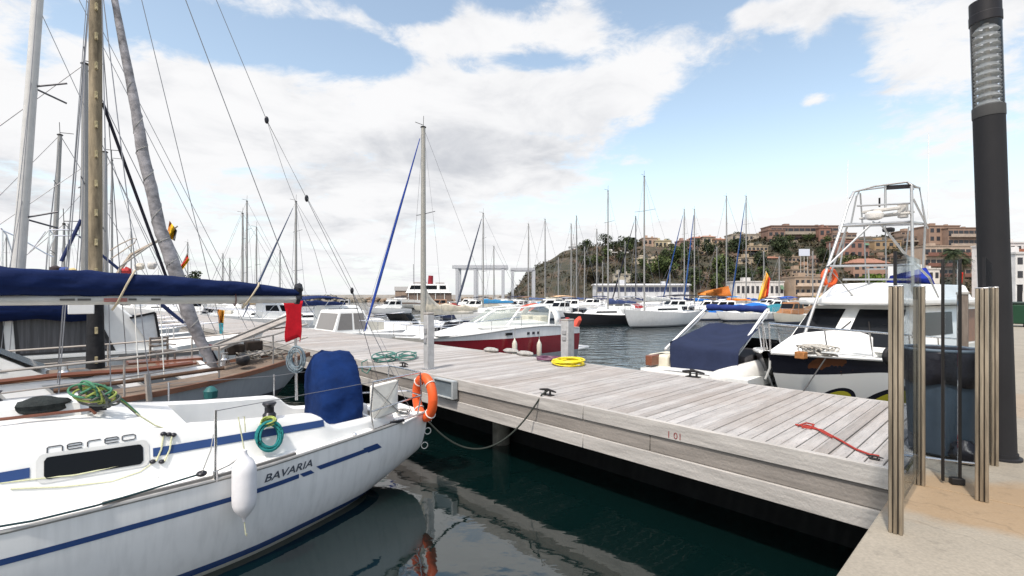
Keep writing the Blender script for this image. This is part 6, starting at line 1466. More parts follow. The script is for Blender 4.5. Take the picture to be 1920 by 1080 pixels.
far(1372, 599, 'M', 6, A(190), 'white dayboat under a puffed bright blue cover right above the rolled navy bimini', cover=(.015, .12, .42))
far(1330, 600, 'M', 6, A(200), 'white dayboat under a bright blue cover at the left end of the rolled navy bimini', cover=(.015, .11, .38))
far(1345, 596, 'M', 7.5, A(185), 'white cabin boat with small dark windows just behind the rolled navy bimini', hullc=(.66, .66, .62))
far(1400, 592, 'M', 7, A(175), 'white boat with bright blue cover right of the white cabin boat', cover=(.02, .13, .42))
far(1318, 588, 'S', 8.5, A(200), 'sailboat with big bright blue sail cover behind the navy tonneau', mpx=1302, top=393, cover=(.02, .14, .45), jib=(.02, .07, .22))
far(1478, 606, 'M', 6.5, A(215), 'cream boat with varnished wooden wheelhouse left of the fishing boat bow', hullc=(.55, .52, .44), cabinc=(.26, .12, .05), outboard=(.015, .015, .02))
far(1450, 590, 'M', 7, A(170), 'white boat with blue bimini behind the Spanish flag', bimini=(.02, .08, .36))
far(1530, 590, 'M', 7, A(190), 'white motorboat half hidden left of the fishing boat cabin', style='cabin')
far(1372, 586, 'S', 10, A(165), 'white sailboat with tall mast and orange boom tent', mpx=1362, top=368, cover=(.68, .20, .03))
far(1412, 586, 'S', 10, A(195), 'white sailboat with tall mast and dark blue furled jib beside the Spanish flag', mpx=1399, top=368, jib=(.015, .05, .16), cover=(.02, .10, .34))
far(1190, 586, 'S', 9, A(160), 'sailboat with black furled jib and dark mast behind the white yacht', mpx=1192, top=406, jib=(.012, .012, .02), mastc=mat('dark_mast', (.10, .10, .11), .5, .3))
far(1275, 584, 'S', 9, A(200), 'sailboat with wide navy furled jib and pale mast right of the white yacht', mpx=1283, top=393, jib=(.015, .05, .17), cover=NAVY)
far(990, 578, 'S', 11, A(195), 'white sailboat with thick grey mast below the headland cliff', mpx=991, top=420, cover=(.1, .15, .3), mast_r=.16)
far(1026, 577, 'S', 11, A(170), 'white sailboat with slim mast right of the thick grey mast', mpx=1022, top=411, cover=(.5, .48, .42))
far(1066, 577, 'S', 9, A(190), 'left one of the pair of close grey masts below the headland', mpx=1071, top=420)
far(1092, 577, 'S', 10, A(160), 'right one of the pair of close grey masts below the headland', mpx=1081, top=405, cover=(.06, .09, .2))
far(1120, 576, 'S', 9, A(185), 'white sailboat whose short mast stands in front of the white hillside house', mpx=1119, top=430, cover=(.1, .1, .15))
far(1160, 576, 'M', 9, A(185), 'white motor cruiser with dark windows under the headland', bimini=(.05, .07, .15))
far(1046, 574, 'S', 8, A(200), 'sailboat with very short mast left of the white hillside wall', mpx=1047, top=482, spr=1)
far(1140, 575, 'S', 8, A(170), 'small sailboat with short mast in front of the long white restaurant', mpx=1130, top=490, spr=1)
far(1250, 575, 'S', 8, A(175), 'sailboat with short pale mast in front of the long white restaurant middle', mpx=1256, top=498, spr=1)
far(1340, 576, 'S', 10, A(160), 'sailboat with grey mast rising in front of the pine clump', mpx=1344, top=462)
far(1465, 577, 'S', 10, A(190), 'sailboat with pale mast in front of the orange quayside house', mpx=1461, top=480, cover=(.05, .1, .3))
far(1425, 578, 'S', 9, A(170), 'white sailboat with leaning pale mast left of the Spanish flag', mpx=1432, top=470)
far(1520, 578, 'M', 8, A(180), 'white motorboat with yellow bimini near the quayside house', bimini=(.5, .36, .05))
far(1570, 577, 'M', 8, A(200), 'white motor cruiser seen under the fishing boat tower')
far(1625, 577, 'M', 8, A(170), 'white motor cruiser with blue canopy seen through the tower legs', bimini=(.03, .1, .35))
far(1300, 578, 'M', 9, A(180), 'white motor cruiser with pale canopy at the far pontoon', bimini=(.4, .4, .42))
far(1220, 578, 'M', 8, A(165), 'white motor boat with navy canopy at the far pontoon behind the white yacht', bimini=NAVY)
far(905, 576, 'M', 9, A(195), 'white motor boat with green cover below the boat hoist', cover=(.02, .16, .10))
far(870, 579, 'M', 8, A(185), 'white motor boat with raised cabin in front of the boat hoist left leg')
far(345, 600, 'M', 8, A(200), 'white boat with long orange-tan awning behind the furled grey genoa', bimini=(.42, .22, .09))
far(455, 590, 'M', 8, A(185), 'white boat with light blue awning beyond the left end of the pier', bimini=(.10, .28, .55))
far(300, 592, 'S', 9, A(200), 'distant sailboat with thin mast behind the classic yacht rigging', mpx=325, top=470)
far(420, 580, 'S', 9, A(190), 'distant sailboat with short mast left of the pair of pier masts', mpx=418, top=476)
far(500, 580, 'S', 9, A(190), 'distant sailboat with short mast right of the pair of pier masts', mpx=431, top=485)
far(240, 585, 'S', 10, A(170), 'distant sailboat with slender mast in the left cluster of masts', mpx=246, top=430)
far(130, 585, 'S', 10, A(170), 'distant sailboat with grey mast in the far left cluster', mpx=128, top=420)
far(20, 585, 'S', 10, A(170), 'distant sailboat with grey mast at the extreme left edge', mpx=12, top=440)
# a denser rank of boats on the middle pontoons
far(1150, 597, 'M', 8, A(200), 'white half-decked boat with grey canopy behind the black hulled yacht', bimini=(.25, .26, .28))
far(985, 596, 'M', 7, A(165), 'white boat with coral red cover right behind the red hull cruiser screen', cover=(.45, .10, .07))
far(1255, 592, 'M', 8, A(190), 'white motorboat behind the white yacht with black arch', style='cabin')
far(1290, 600, 'M', 6, A(240), 'small white dinghy stern-on right of the white yacht', outboard=(.02, .02, .025), style='open')
far(1385, 602, 'M', 6.5, A(200), 'low white launch seen just over the navy tonneau', style='open', outboard=(.02, .02, .02))
far(1500, 598, 'M', 7, A(165), 'white motorboat with brown hatch left of the tower leg', cabinc=(.5, .46, .38))
far(1350, 583, 'M', 8, A(175), 'white motorboat with sky blue canopy under the orange boom tent', bimini=(.05, .22, .50))
far(1435, 583, 'M', 8, A(190), 'white motorboat with white canopy near the Spanish flag', bimini=(.6, .6, .6))
far(1500, 583, 'M', 8, A(170), 'white motorboat with blue cover at the far right pontoon', cover=(.02, .08, .3))
far(1545, 585, 'M', 8, A(185), 'white motorboat with grey cover beside the tower left leg', cover=(.2, .21, .23))
far(1100, 583, 'M', 9, A(180), 'white motorboat with navy canopy behind the small boat with black outboard', bimini=NAVY)
far(1060, 588, 'M', 8, A(170), 'white motorboat with dark windows left of the small boat with black outboard')
far(1015, 581, 'M', 9, A(190), 'white motorboat with pale blue cover below the headland', cover=(.12, .25, .36))
far(940, 588, 'M', 8, A(175), 'grey motorboat with dark canopy right of the blue tarpaulin sailboat', bimini=(.03, .03, .05), hullc=(.4, .42, .44))
far(880, 588, 'M', 7, A(200), 'white motorboat with black canopy left of the blue tarpaulin sailboat', bimini=(.02, .02, .025))
far(815, 585, 'M', 8, A(185), 'cream motorboat with brown cabin in front of the ferry', cabinc=(.22, .12, .07), hullc=(.5, .48, .42))
# ---- small grey launch, old ferry with red funnel, boat hoist
t = far(765, 579, 'M', 11, A(8), 'small grey and white launch left of the ferry', hullc=(.36, .41, .46), low=(.02, .05, .10))
fy = thing('ferry', 'white and brown ferry with black windows and a dark red funnel moored by the breakwater', 'ferry', WL(112, 858), A(188))
m = MB(); hf = Hull(16, [(0, 2.2), (.5, 2.4), (.85, 1.6), (1, .1)], [(0, 1.6), (1, 2.4)], [(0, -.5), (1, .2)], rake_b=1.2, flare=.6, nt=16, ns=6); hf.mesh().build('hull', hull_mat('ferry_hull', [(-2, (.03, .03, .03)), (.2, (.55, .55, .53)), (1.15, (.20, .15, .12)), (1.5, (.6, .6, .58))]), fy); hf.deck(0, 15.8).build('deck', gel(), fy)
m = MB(); m.box((6.4, 0, 2.7), (10, 3.8, 1.9)); m.build('lower_deckhouse', mat('ferry_brown', (.16, .12, .10), .6, var=.4), fy, bevel=.1)
m = MB(); house(m, 2.0, 11.6, 2.1, 1.9, 3.66, 5.6, .9, .3, .25, .08); m.build('upper_deckhouse', gel(), fy, angle=28)
for s in (1, -1):
    for a, b in ((.05, .22), (.28, .62), (.68, .95)):
        m = MB(); m.grid([[house_face(2.0, 11.6, 2.1, 1.9, 3.66, 5.6, .9, .3, .25, lerp(a, b, i/4), q, s, .02) for q in (.4, .86)] for i in range(5)]); m.build('window', glassd(), fy)
    m = MB(); 
    for x in (3, 5, 7, 9, 11): m.cyl((x, s*2.0, 1.7), (x, s*2.0, 3.6), .08, n=6)
    m.tube([V((1.5, s*2.1, 3.7)), V((11.6, s*2.1, 3.7))], .12, 6); m.build('deck_rail', gel(), fy)
m = MB(); m.cyl((6.2, 0, 5.6), (6.1, 0, 7.6), .62, .55, 16); m.build('funnel', mat('dark_red_funnel', (.20, .012, .02), .5), fy)
m = MB(); m.box((8.5, 0, 5.95), (3, 1.2, .3)); m.box((4, .3, 5.9), (2.0, 1.0, .24)); m.build('roof_boxes', mat('roof_grey', (.3, .27, .26), .6), fy)
m = MB(); m.tube([V((10, 0, 5.6)), V((10, 0, 10.2))], .06, 6); m.tube([V((10, -.8, 9.2)), V((10, .8, 9.2))], .04, 5); m.build('signal_mast', mat('dark_spreader'), fy)
def gantry(label, d, x0, x1, legs, ytop, ybeam, dz=7):
    t = thing('boat_hoist', label, 'boat hoist', WL(d, (x0+x1)/2), 0, 'grey boat hoists')
    gy = mat('hoist_grey_paint', (.38, .39, .41), .55, var=.15)
    cx = (x0+x1)/2; k = d/F; zt = HW+(HY-ytop)*k; zb = HW+(HY-ybeam)*k
    for dy in (0, dz):
        m = MB(); m.box((0, dy, (zt+zb)/2-dy*.0), ((x1-x0)*k, .9, zt-zb)); m.build('beam', gy, t, bevel=.05)
        for lx in legs:
            m = MB(); m.box(((lx-cx)*k, dy, zb/2+.6), (.75 if dy == 0 else .6, .7, zb-1.2)); m.build('leg', gy, t, bevel=.04)
            m = MB(); m.cyl(((lx-cx)*k-.3, dy, .9), ((lx-cx)*k+.3, dy, .9), .7, n=16); m.build('wheel', rubber(), t)
    m = MB()
    for lx in (legs[0], legs[-1]): m.box(((lx-cx)*k, dz/2, zb+.3), (.5, dz, .5))
    m.build('side_girder', gy, t)
    return t
g1 = gantry('large grey boat hoist with three legs behind the ferry', 125, 848, 952, (857, 891, 943), 497, 503.5)
g2 = gantry('second grey boat hoist at the foot of the headland', 130, 957, 1003, (961, 1001), 502, 507)
# ---- flags and hanging cloths
def hang_flag(name, path0, path1, d, cols, label, staff=None, wob=.12):
    t = thing(name, label, 'flag', PD(path0[0][0], path0[0][1], d), 0); o = t.location.copy()
    n = len(cols)
    for k, c in enumerate(cols):
        m = MB(); rows = []
        for i in range(9):
            u = i/8; a = [lerp(path0[0][z], path0[1][z], u) for z in (0, 1)]; b = [lerp(path1[0][z], path1[1][z], u) for z in (0, 1)]
            rows.append([PD(lerp(a[0], b[0], s), lerp(a[1], b[1], s), d+wob*math.sin(s*9+u*3))-o for s in (k/n, (k+.5)/n, (k+1)/n)])
        m.grid(rows); m.build('cloth', cmat('flagcloth', c, .8, var=.15), t, solid=.004)
    if staff: m = MB(); m.tube([PD(*staff[0], d)-o, PD(*staff[1], d)-o], .02, 6); m.build('staff', mat('grey_pole', (.35, .33, .3), .5), t)
    return t
YE, RE = (.72, .42, .02), (.45, .03, .02)
hang_flag('national_flag', ((1436, 508), (1420, 564)), ((1444, 522), (1440, 556)), 30, ((.80, .50, .06), (.78, .34, .05), (.70, .22, .04), RE), 'large yellow and red Spanish flag hanging in the middle of the basin', ((1423, 566), (1437, 508)))
hang_flag('national_flag', ((318, 414), (312, 444)), ((332, 432), (328, 452)), 12.5, ((.40, .16, .03), YE, YE, (.1, .1, .1)), 'small yellow Spanish flag at the tip of the tan spar by the grey genoa', ((225, 500), (333, 424)))
hang_flag('national_flag', ((352, 477), (333, 505)), ((355, 488), (338, 512)), 16, (RE, YE), 'small red and yellow Spanish flag low beside the grey genoa', ((332, 515), (352, 474)))
hang_flag('national_flag', ((1796, 508), (1796, 530)), ((1806, 511), (1804, 532)), 20, (RE, YE, RE), 'small red and yellow Spanish flag just behind the bin', ((1795, 505), (1795, 545)))
bt_ = hang_flag('boom_tent', ((1308, 549), (1308, 553)), ((1366, 536), (1372, 556)), 62, ((.50, .18, .04), (.44, .14, .03)), 'bright orange tent sheet rigged over a boom left of the Spanish flag', wob=.5); bt_['category'] = 'tent'
hang_flag('hanging_towel', ((408, 580), (410, 606)), ((421, 582), (419, 606)), 17, ((.62, .24, .04), (.65, .33, .05)), 'orange cloth hanging on the rail line left of the red flag')
hang_flag('hanging_towel', ((410, 606), (412, 628)), ((419, 606), (418, 628)), 17, ((.06, .34, .40),), 'turquoise cloth hanging just under the orange cloth')
# ================================================================== shore, headland, breakwater
def P3(px, d, z): return V(((px-960)/F*d, d, z))
mb = MB(); mb.prism([P3(945, 165, -3), P3(2600, 165, -3), P3(2600, 420, -3), P3(945, 420, -3)], (0, 0, 4.15)); struct(mb.build('far_quay_ground', mat('far_paving', (.33, .30, .26), .9, var=.2, scale=.05)))
RIDGE = [(938, 556), (960, 552), (975, 536), (990, 518), (1010, 503), (1040, 486), (1056, 475), (1075, 471), (1120, 466), (1180, 464), (1230, 468), (1290, 468), (1350, 462), (1400, 462), (1450, 458), (1500, 455), (1600, 452), (1700, 452), (1780, 462), (1850, 478), (1930, 488), (2100, 500), (2400, 530)]
DR = 300.0
def ridge_z(px): return max(0, HW+(HY-interp(RIDGE, px))/F*DR)
def hill(px, d):
    rz = ridge_z(px); t = (d-205)/(DR-205)
    if t <= 0: s = 0
    elif t < 1: s = (t*t*(3-2*t))**.75 if px > 1080 else t**.55
    else: s = max(0, 1-(t-1)*.35)
    p = V(((px-960)/F*d, d, 0))
    return rz*s*(1+.0) + (noise.noise(p*.045)*3.2+noise.noise(p*.13)*1.2)*min(1, s*2.5)*(1 if t < .95 else .35)*min(1, rz/12)
mb = MB(); rows = []
pxs = [936+i*6 for i in range(250)]
for i in range(46):
    d = 198+i*4.2 if i < 30 else 324+(i-30)*14
    rows.append([P3(px, d, hill(px, d)+ (1.0 if d > 215 else -1.0+ (d-198)/17*2)) for px in pxs])
mb.grid(rows)
m, nt, b = new_mat('scrubby_hillside'); L = nt.links
tc = nd(nt, 'ShaderNodeTexCoord')
def nz(sc_, det=8, r=.65):
    n = nd(nt, 'ShaderNodeTexNoise'); n.inputs['Scale'].default_value = sc_; n.inputs['Detail'].default_value = det; n.inputs['Roughness'].default_value = r; L.new(tc.outputs['Object'], n.inputs['Vector']); return n.outputs['Fac']
cr = nd(nt, 'ShaderNodeValToRGB'); e = cr.color_ramp.elements
e[0].position = .32; e[0].color = (.014, .017, .009, 1); e[1].position = .76; e[1].color = (.12, .085, .058, 1)
for p_, c_ in ((.44, (.028, .029, .016, 1)), (.54, (.050, .042, .026, 1)), (.63, (.080, .056, .037, 1))): q_ = e.new(p_); q_.color = c_
L.new(nz(.09), cr.inputs[0])
mi = nd(nt, 'ShaderNodeMixRGB'); mi.inputs[2].default_value = (.115, .062, .040, 1)
mr = nd(nt, 'ShaderNodeMapRange'); mr.inputs[1].default_value = .54; mr.inputs[2].default_value = .66; mr.inputs[4].default_value = .7; L.new(nz(.035, 5), mr.inputs[0]); L.new(mr.outputs[0], mi.inputs[0]); L.new(cr.outputs[0], mi.inputs[1])
L.new(mi.outputs[0], b.inputs['Base Color']); b.inputs['Roughness'].default_value = .95
bp = nd(nt, 'ShaderNodeBump'); bp.inputs['Distance'].default_value = 1.2; bp.inputs['Strength'].default_value = .9; L.new(nz(.35), bp.inputs['Height']); L.new(bp.outputs[0], b.inputs['Normal'])
struct(mb.build('headland_hill', m, angle=80))
# foliage
def leaf_mat(name, c, c2):
    m, nt, b = new_mat(name); L = nt.links
    tc = nd(nt, 'ShaderNodeTexCoord'); n = nd(nt, 'ShaderNodeTexNoise'); n.inputs['Scale'].default_value = .35; n.inputs['Detail'].default_value = 5; L.new(tc.outputs['Object'], n.inputs['Vector'])
    oi = nd(nt, 'ShaderNodeNewGeometry'); ad = nd(nt, 'ShaderNodeMath', operation='MULTIPLY_ADD'); L.new(oi.outputs['Random Per Island'], ad.inputs[0]); ad.inputs[1].default_value = .5; L.new(n.outputs['Fac'], ad.inputs[2])
    mr = nd(nt, 'ShaderNodeMapRange'); mr.inputs[1].default_value = .45; mr.inputs[2].default_value = 1.05; L.new(ad.outputs[0], mr.inputs[0])
    mi = nd(nt, 'ShaderNodeMixRGB'); L.new(mr.outputs[0], mi.inputs[0]); mi.inputs[1].default_value = c4(c); mi.inputs[2].default_value = c4(c2)
    L.new(mi.outputs[0], b.inputs['Base Color']); b.inputs['Roughness'].default_value = .8; b.inputs['Specular IOR Level'].default_value = .2; return m
LF = {'dark': leaf_mat('dark_leaves', (.012, .020, .010), (.050, .065, .028)), 'mid': leaf_mat('mid_leaves', (.022, .036, .012), (.085, .11, .035)), 'scrub': leaf_mat('scrub_leaves', (.015, .016, .008), (.062, .050, .026)), 'bright': leaf_mat('bright_leaves', (.04, .075, .012), (.13, .18, .03))}
def leaves(m, c, rad, n, s, rnd, shell=.55):
    for _ in range(n):
        while True:
            q = V((rnd.uniform(-1, 1), rnd.uniform(-1, 1), rnd.uniform(-1, 1)))
            if shell*shell*.3 < q.length_squared < 1: break
        p = V(c)+V((q.x*rad[0], q.y*rad[1], q.z*rad[2])); a = V((rnd.gauss(0, 1), rnd.gauss(0, 1), rnd.gauss(0, 1))).normalized(); b_ = a.orthogonal().normalized(); k = s*rnd.uniform(.6, 1.4)
        c_ = a.cross(b_)
        m.add([p-b_*k, p+c_*k*.6, p+b_*k, p-c_*k*.6], [(0, 1, 2, 3)])
rs = random.Random(11)
mb = MB()
for _ in range(3300):
    px = rs.uniform(955, 1990); d = rs.uniform(208, DR+6)
    z = hill(px, d)
    if z < 1.5 or noise.noise(V((px*.012, d*.035, 3))) < -.22: continue
    r = rs.uniform(.7, 2.1)*(1.3 if px > 1120 else .8); leaves(mb, P3(px, d, z+1+r*.35), (r*1.2, r*1.2, r*.75), 11, r*.33, rs)
tag(mb.build('hillside_scrub', LF['scrub'], smooth=False), kind='stuff')
def tree(px, d, h, w_, label, kind='dark', z0=None, blobs=9, group='trees on the headland', trunk=.22, name='hillside_tree', flat=1.0, nl=70):
    z0 = hill(px, d)+.8 if z0 is None else z0
    t = thing(name, label, 'tree', P3(px, d, z0), 0, group); rr = random.Random(int(px*7+d))
    m = MB(); tips = []
    m.tube([V((0, 0, -.5)), V((.1*w_*.2, 0, h*.3)), V((0, 0, h*.72))], [w_*.05, w_*.035, w_*.012], 7)
    for _ in range(5):
        a = rr.uniform(0, 2*pi); tip = V((math.cos(a)*w_*.3, math.sin(a)*w_*.3, h*rr.uniform(.6, .85))); m.tube([V((0, 0, h*rr.uniform(.25, .45))), tip*.6+V((0, 0, h*.22)), tip], [w_*.022, w_*.014, w_*.006], 5)
    m.build('trunk', mat('bark', (.07, .055, .04), .9, var=.3), t)
    m = MB()
    for k in range(blobs):
        a = rr.uniform(0, 2*pi); q = rr.uniform(.0, .36)*w_; zz = h*(trunk+(1-trunk)*rr.uniform(.15, .85)); s = (1-abs(zz/h-.55)*.75)
        r = w_*rr.uniform(.17, .28)*s; leaves(m, (math.cos(a)*q*s, math.sin(a)*q*s, zz), (r*1.15, r*1.15, r*.8*flat), nl, max(.22, w_*.045), rr)
    m.build('crown', LF[kind], t, smooth=False); return t
def hz(px, yt, d): return HW+(HY-yt)/F*d
def ridge_tree(px, yt, yb, wpx, d, label, **k):
    zb = HW+(HY-yb)/F*d; h = (yb-yt)/F*d; return tree(px, d, h, wpx/F*d, label, z0=zb, **k)
ridge_tree(1176, 444, 486, 46, 286, 'large dark pine with rounded crown on the ridge left of the beige house', blobs=20)
ridge_tree(1236, 448, 470, 14, 288, 'small dark tree between the two beige ridge houses')
ridge_tree(1289, 449, 462, 5, 290, 'slim dark cypress standing alone on the ridge', blobs=8)
ridge_tree(1465, 440, 480, 46, 262, 'broad dark tree in front of the long terracotta apartment block', blobs=16)
ridge_tree(1380, 448, 478, 44, 268, 'dark clump of pines right of the pale ridge villas', blobs=14)
ridge_tree(1332, 456, 486, 36, 262, 'dark tree below the pale ridge villas')
ridge_tree(1270, 462, 500, 52, 250, 'blue-green wide tree below the ridge cypress', kind='mid', blobs=14)
ridge_tree(1350, 480, 520, 60, 240, 'wide mid-green tree halfway down the slope behind the tall masts', kind='mid', blobs=14)
ridge_tree(1425, 470, 505, 40, 245, 'dark tree above the long white quay building')
ridge_tree(1240, 480, 525, 60, 236, 'wide green tree above the long white restaurant', kind='mid', blobs=14)
ridge_tree(1300, 500, 545, 60, 225, 'dark green tree just right of the long white restaurant', blobs=12)
ridge_tree(1345, 510, 552, 40, 222, 'green tree behind the orange boom tent', kind='mid')
ridge_tree(1395, 505, 545, 44, 222, 'dark tree left of the white quay building', blobs=12)
ridge_tree(1170, 500, 540, 50, 232, 'dark shrubby tree left of the long white restaurant')
ridge_tree(1110, 505, 548, 48, 228, 'brownish-green shrubby tree at the foot of the slope', kind='scrub')
ridge_tree(1482, 528, 556, 20, 215, 'bright green small tree left of the orange quayside house', kind='bright')
ridge_tree(1545, 470, 500, 40, 250, 'dark tree right of the billboard on the slope')
ridge_tree(1590, 478, 512, 40, 240, 'dark green tree left of the red roofed villa', kind='mid')
ridge_tree(1640, 512, 545, 50, 225, 'bright green tree below the red roofed villa', kind='bright', blobs=12)
ridge_tree(1690, 500, 545, 44, 230, 'yellow-green tree right of the red roofed villa', kind='bright')
ridge_tree(1600, 520, 548, 34, 222, 'olive tree behind the parked cars', kind='scrub')
ridge_tree(1720, 450, 480, 50, 290, 'dark tree clump on the ridge behind the tower', blobs=14)
ridge_tree(1660, 446, 470, 50, 296, 'dark tree line on the ridge behind the radar', blobs=14)
ridge_tree(358, 492, 524, 40, 150, 'dark leafy tree standing alone behind the left boats', z0=None, group='trees behind the left boats', kind='dark') if False else None
t = tree(360, 140, (524-490)/F*140+5, 40/F*140, 'dark leafy tree standing alone behind the left boats', z0=HW-2.0, group=None, kind='dark', blobs=12)
protos = []
for k in range(4):
    t = tree(1205+k*40, 244+k*6, 6.5+k*.8, 7+k*.6, 'small dark green tree among the scrub on the headland slope', 'dark' if k % 2 else 'mid', group='small trees scattered over the headland slope', blobs=9, nl=60); protos.append(t)
for k in range(60):
    px = rs.uniform(1090, 1560); d = rs.uniform(214, 296); z = hill(px, d)
    if z < 2: continue
    c_ = copy_tree(protos[k % 4]); c_.location = P3(px, d, z+.6); s_ = rs.uniform(.5, 1.15); c_.scale = (s_*rs.uniform(.9, 1.3), s_, s_*rs.uniform(.7, 1)); c_.rotation_euler = (0, 0, rs.uniform(0, 6))
# palm behind the lamp column
def palm(px, d, yt, yb, wpx, label):
    zb = HW+(HY-yb)/F*d; h = (yb-yt)/F*d; w_ = wpx/F*d; t = thing('palm_tree', label, 'palm tree', P3(px, d, zb), 0, 'palms by the quay'); rr = random.Random(px)
    m = MB(); m.tube([V((0, 0, 0)), V((.15, 0, h*.5)), V((.05, 0, h*.8))], [.35, .28, .25], 8); m.build('trunk', mat('palm_bark', (.12, .09, .06), .9, var=.4), t)
    m = MB()
    for k in range(46):
        a = rr.uniform(0, 2*pi); el_ = rr.uniform(-.5, 1.2); L_ = w_*.5*rr.uniform(.8, 1.1); pts = []
        for i in range(6):
            s = i/5; pts.append(V((math.cos(a)*L_*s*math.cos(el_*(1-s*.6)), math.sin(a)*L_*s*math.cos(el_*(1-s*.6)), h*.8+L_*(math.sin(el_)*s-.75*s*s))))
        for i in range(5):
            tn = (pts[i+1]-pts[i]).normalized(); sd_ = tn.cross(UP).normalized() if abs(tn.z) < .98 else V((1, 0, 0))
            for s_ in (-1, 1):
                for j in range(3):
                    p = pts[i].lerp(pts[i+1], j/3); k_ = w_*.13*(1-.5*i/5); m.add([p, p+tn*k_*.3, p+sd_*s_*k_+tn*k_*.6-V((0, 0, k_*.5))], [(0, 1, 2)])
    m.build('fronds', LF['dark'], t, smooth=False)
palm(1788, 150, 455, 545, 52, 'dark green palm in front of the stepped terracotta apartment building right of the gate')
palm(1806, 155, 475, 545, 36, 'smaller palm just right of the taller palm near the lamp column')
# ---- buildings
def building(label, cat, d, px0, px1, yt, yb, wall, floors=3, bays=5, depth=12, rz=0., balc=None, roof='flat', roofc=(.30, .13, .085), win=(.035, .035, .04), name='apartment_building', skip=0, group=None, frame=None, ww=.56, wh=.50, wz=.48):
    W = (px1-px0)/F*d; zt = HW+(HY-yt)/F*d; zb = HW+(HY-yb)/F*d; Hh = zt-zb
    t = thing(name, label, cat, P3((px0+px1)/2, d, zb), rz, group)
    wm = cmat('render_wall', wall, .85, var=.18, scale=.5)
    m = MB(); m.box((0, depth/2, Hh/2-2), (W, depth, Hh+4)); m.build('wall', wm, t, smooth=False)
    if roof == 'flat':
        m = MB(); m.box((0, depth/2, Hh+.25), (W+.5, depth+.5, .5)); rf = m.build('roof', cmat('parapet', tuple(x*.85 for x in wall), .85), t)
        m = MB(); m.box((-W*.2, depth*.5, Hh+1.2), (min(3, W*.2), 3, 1.8)); m.build('stair_head', wm, rf)
        m = MB(); m.box((W*.25, depth*.4, Hh+.9), (min(1.5, W*.12), 1.4, 1.2)); m.build('roof_tank', wm, rf)
    else:
        e = .6; rh = max(1.2, W*.14); rg = max(.3, W*.5-rh*1.6)
        m = MB(); a = [V((-W/2-e, -e, Hh)), V((W/2+e, -e, Hh)), V((W/2+e, depth+e, Hh)), V((-W/2-e, depth+e, Hh))]; r0, r1 = V((-rg, depth/2, Hh+rh)), V((rg, depth/2, Hh+rh))
        m.add(a+[r0, r1], [(0, 1, 5, 4), (2, 3, 4, 5), (1, 2, 5), (3, 0, 4), (3, 2, 1, 0)]); rf = m.build('roof', cmat('tile_roof', roofc, .85, var=.3, scale=2), t, smooth=False)
        m = MB(); m.box((W*.22, depth*.4, Hh+rh*.8), (.7, .7, 1.4)); m.build('chimney', wm, rf)
    fh_ = Hh/floors; bw = W/bays; wmesh = None; awn = {}; fmat = cmat('window_pane', win, .2, var=0)
    for f in range(floors):
        for b_ in range(bays):
            if skip and (f*bays+b_*3) % skip == 0: continue
            x = -W/2+bw*(b_+.5); z = fh_*(f+wz)
            if wmesh is None:
                m = MB(); m.box((0, 0, 0), (bw*ww, .10, fh_*wh)); o = m.build('window', fmat, t, smooth=False); wmesh = o
                m = MB(); m.box((0, -.02, -fh_*(wh/2+.03)), (bw*(ww+.06), .16, fh_*.05)); so_ = m.build('sill', cmat('sill', (.42, .38, .32), .8), o, smooth=False); 
            else: o = wmesh.copy(); COL.objects.link(o); o.parent = t
            o.location = (x, -.03, z)
        if frame is None and floors*bays > 7 and rs.random() < .22:       # blinds and awnings pulled down here and there
            key = int(rs.random()*3)
            if key not in awn:
                m = MB(); m.add([V((-bw*.34, 0, fh_*.30)), V((bw*.34, 0, fh_*.30)), V((bw*.34, -.9, fh_*.02)), V((-bw*.34, -.9, fh_*.02))], [(0, 1, 2, 3)])
                awn[key] = m.build('awning', cmat('awning', ((.10, .17, .11), (.42, .24, .12), (.40, .37, .30))[key], .85), t, smooth=False); ao = awn[key]
            else: ao = awn[key].copy(); COL.objects.link(ao); ao.parent = t
            ao.location = (x, -.05, z)
        if balc:
            m = MB(); m.box((0, -.75, fh_*f+.12+fh_*.05), (W*.96, 1.5, .2)); m.box((0, -1.46, fh_*f+fh_*.24), (W*.96, .1, fh_*.30)); m.build('balcony', cmat('balcony', balc, .8, var=.2, scale=.8), t, smooth=False)
    return t
TC, BG, PK, OC = (.205, .138, .112), (.30, .255, .205), (.30, .225, .185), (.30, .21, .125)
building('long terracotta and beige apartment block with four rows of balconies on the hill', 'building', 285, 1446, 1572, 424, 492, TC, 4, 12, 12, 0, BG, skip=0, ww=.86, wh=.56)
building('narrow terracotta tower at the left end of the long apartment block', 'building', 282, 1440, 1472, 432, 470, (.22, .14, .11), 3, 3, 10, 0)
building('salmon stair tower standing out from the long apartment block', 'building', 280, 1536, 1558, 428, 492, (.23, .13, .10), 4, 2, 3, 0)
building('low pale wing joining the apartment block on its left', 'building', 290, 1372, 1446, 440, 462, (.36, .31, .25), 2, 9, 10, 0, skip=4)
building('upper stepped terracotta apartment building behind the palms', 'building', 262, 1742, 1800, 424, 470, (.27, .185, .14), 3, 5, 10, 0)
building('terracotta apartment building with balcony bands left of the lamp column', 'building', 258, 1778, 1836, 428, 500, (.255, .175, .135), 4, 6, 12, 0, (.33, .27, .22), ww=.86, wh=.56)
building('lower cream terraced block with dark balconies behind the palms', 'building', 235, 1734, 1832, 462, 540, (.36, .28, .22), 4, 9, 12, 0, (.17, .085, .065), ww=.8, wh=.5)
building('white end house with arched porch low behind the gate', 'house', 190, 1730, 1762, 505, 548, (.55, .52, .48), 2, 3, 8, 0)
building('white corner building at the right edge of the photo', 'building', 170, 1893, 1990, 456, 550, (.58, .55, .53), 5, 8, 14, 0, (.30, .12, .075))
building('brick red apartment front just right of the lamp column', 'building', 166, 1888, 1916, 474, 552, (.26, .12, .085), 5, 3, 3, 0, (.42, .33, .27))
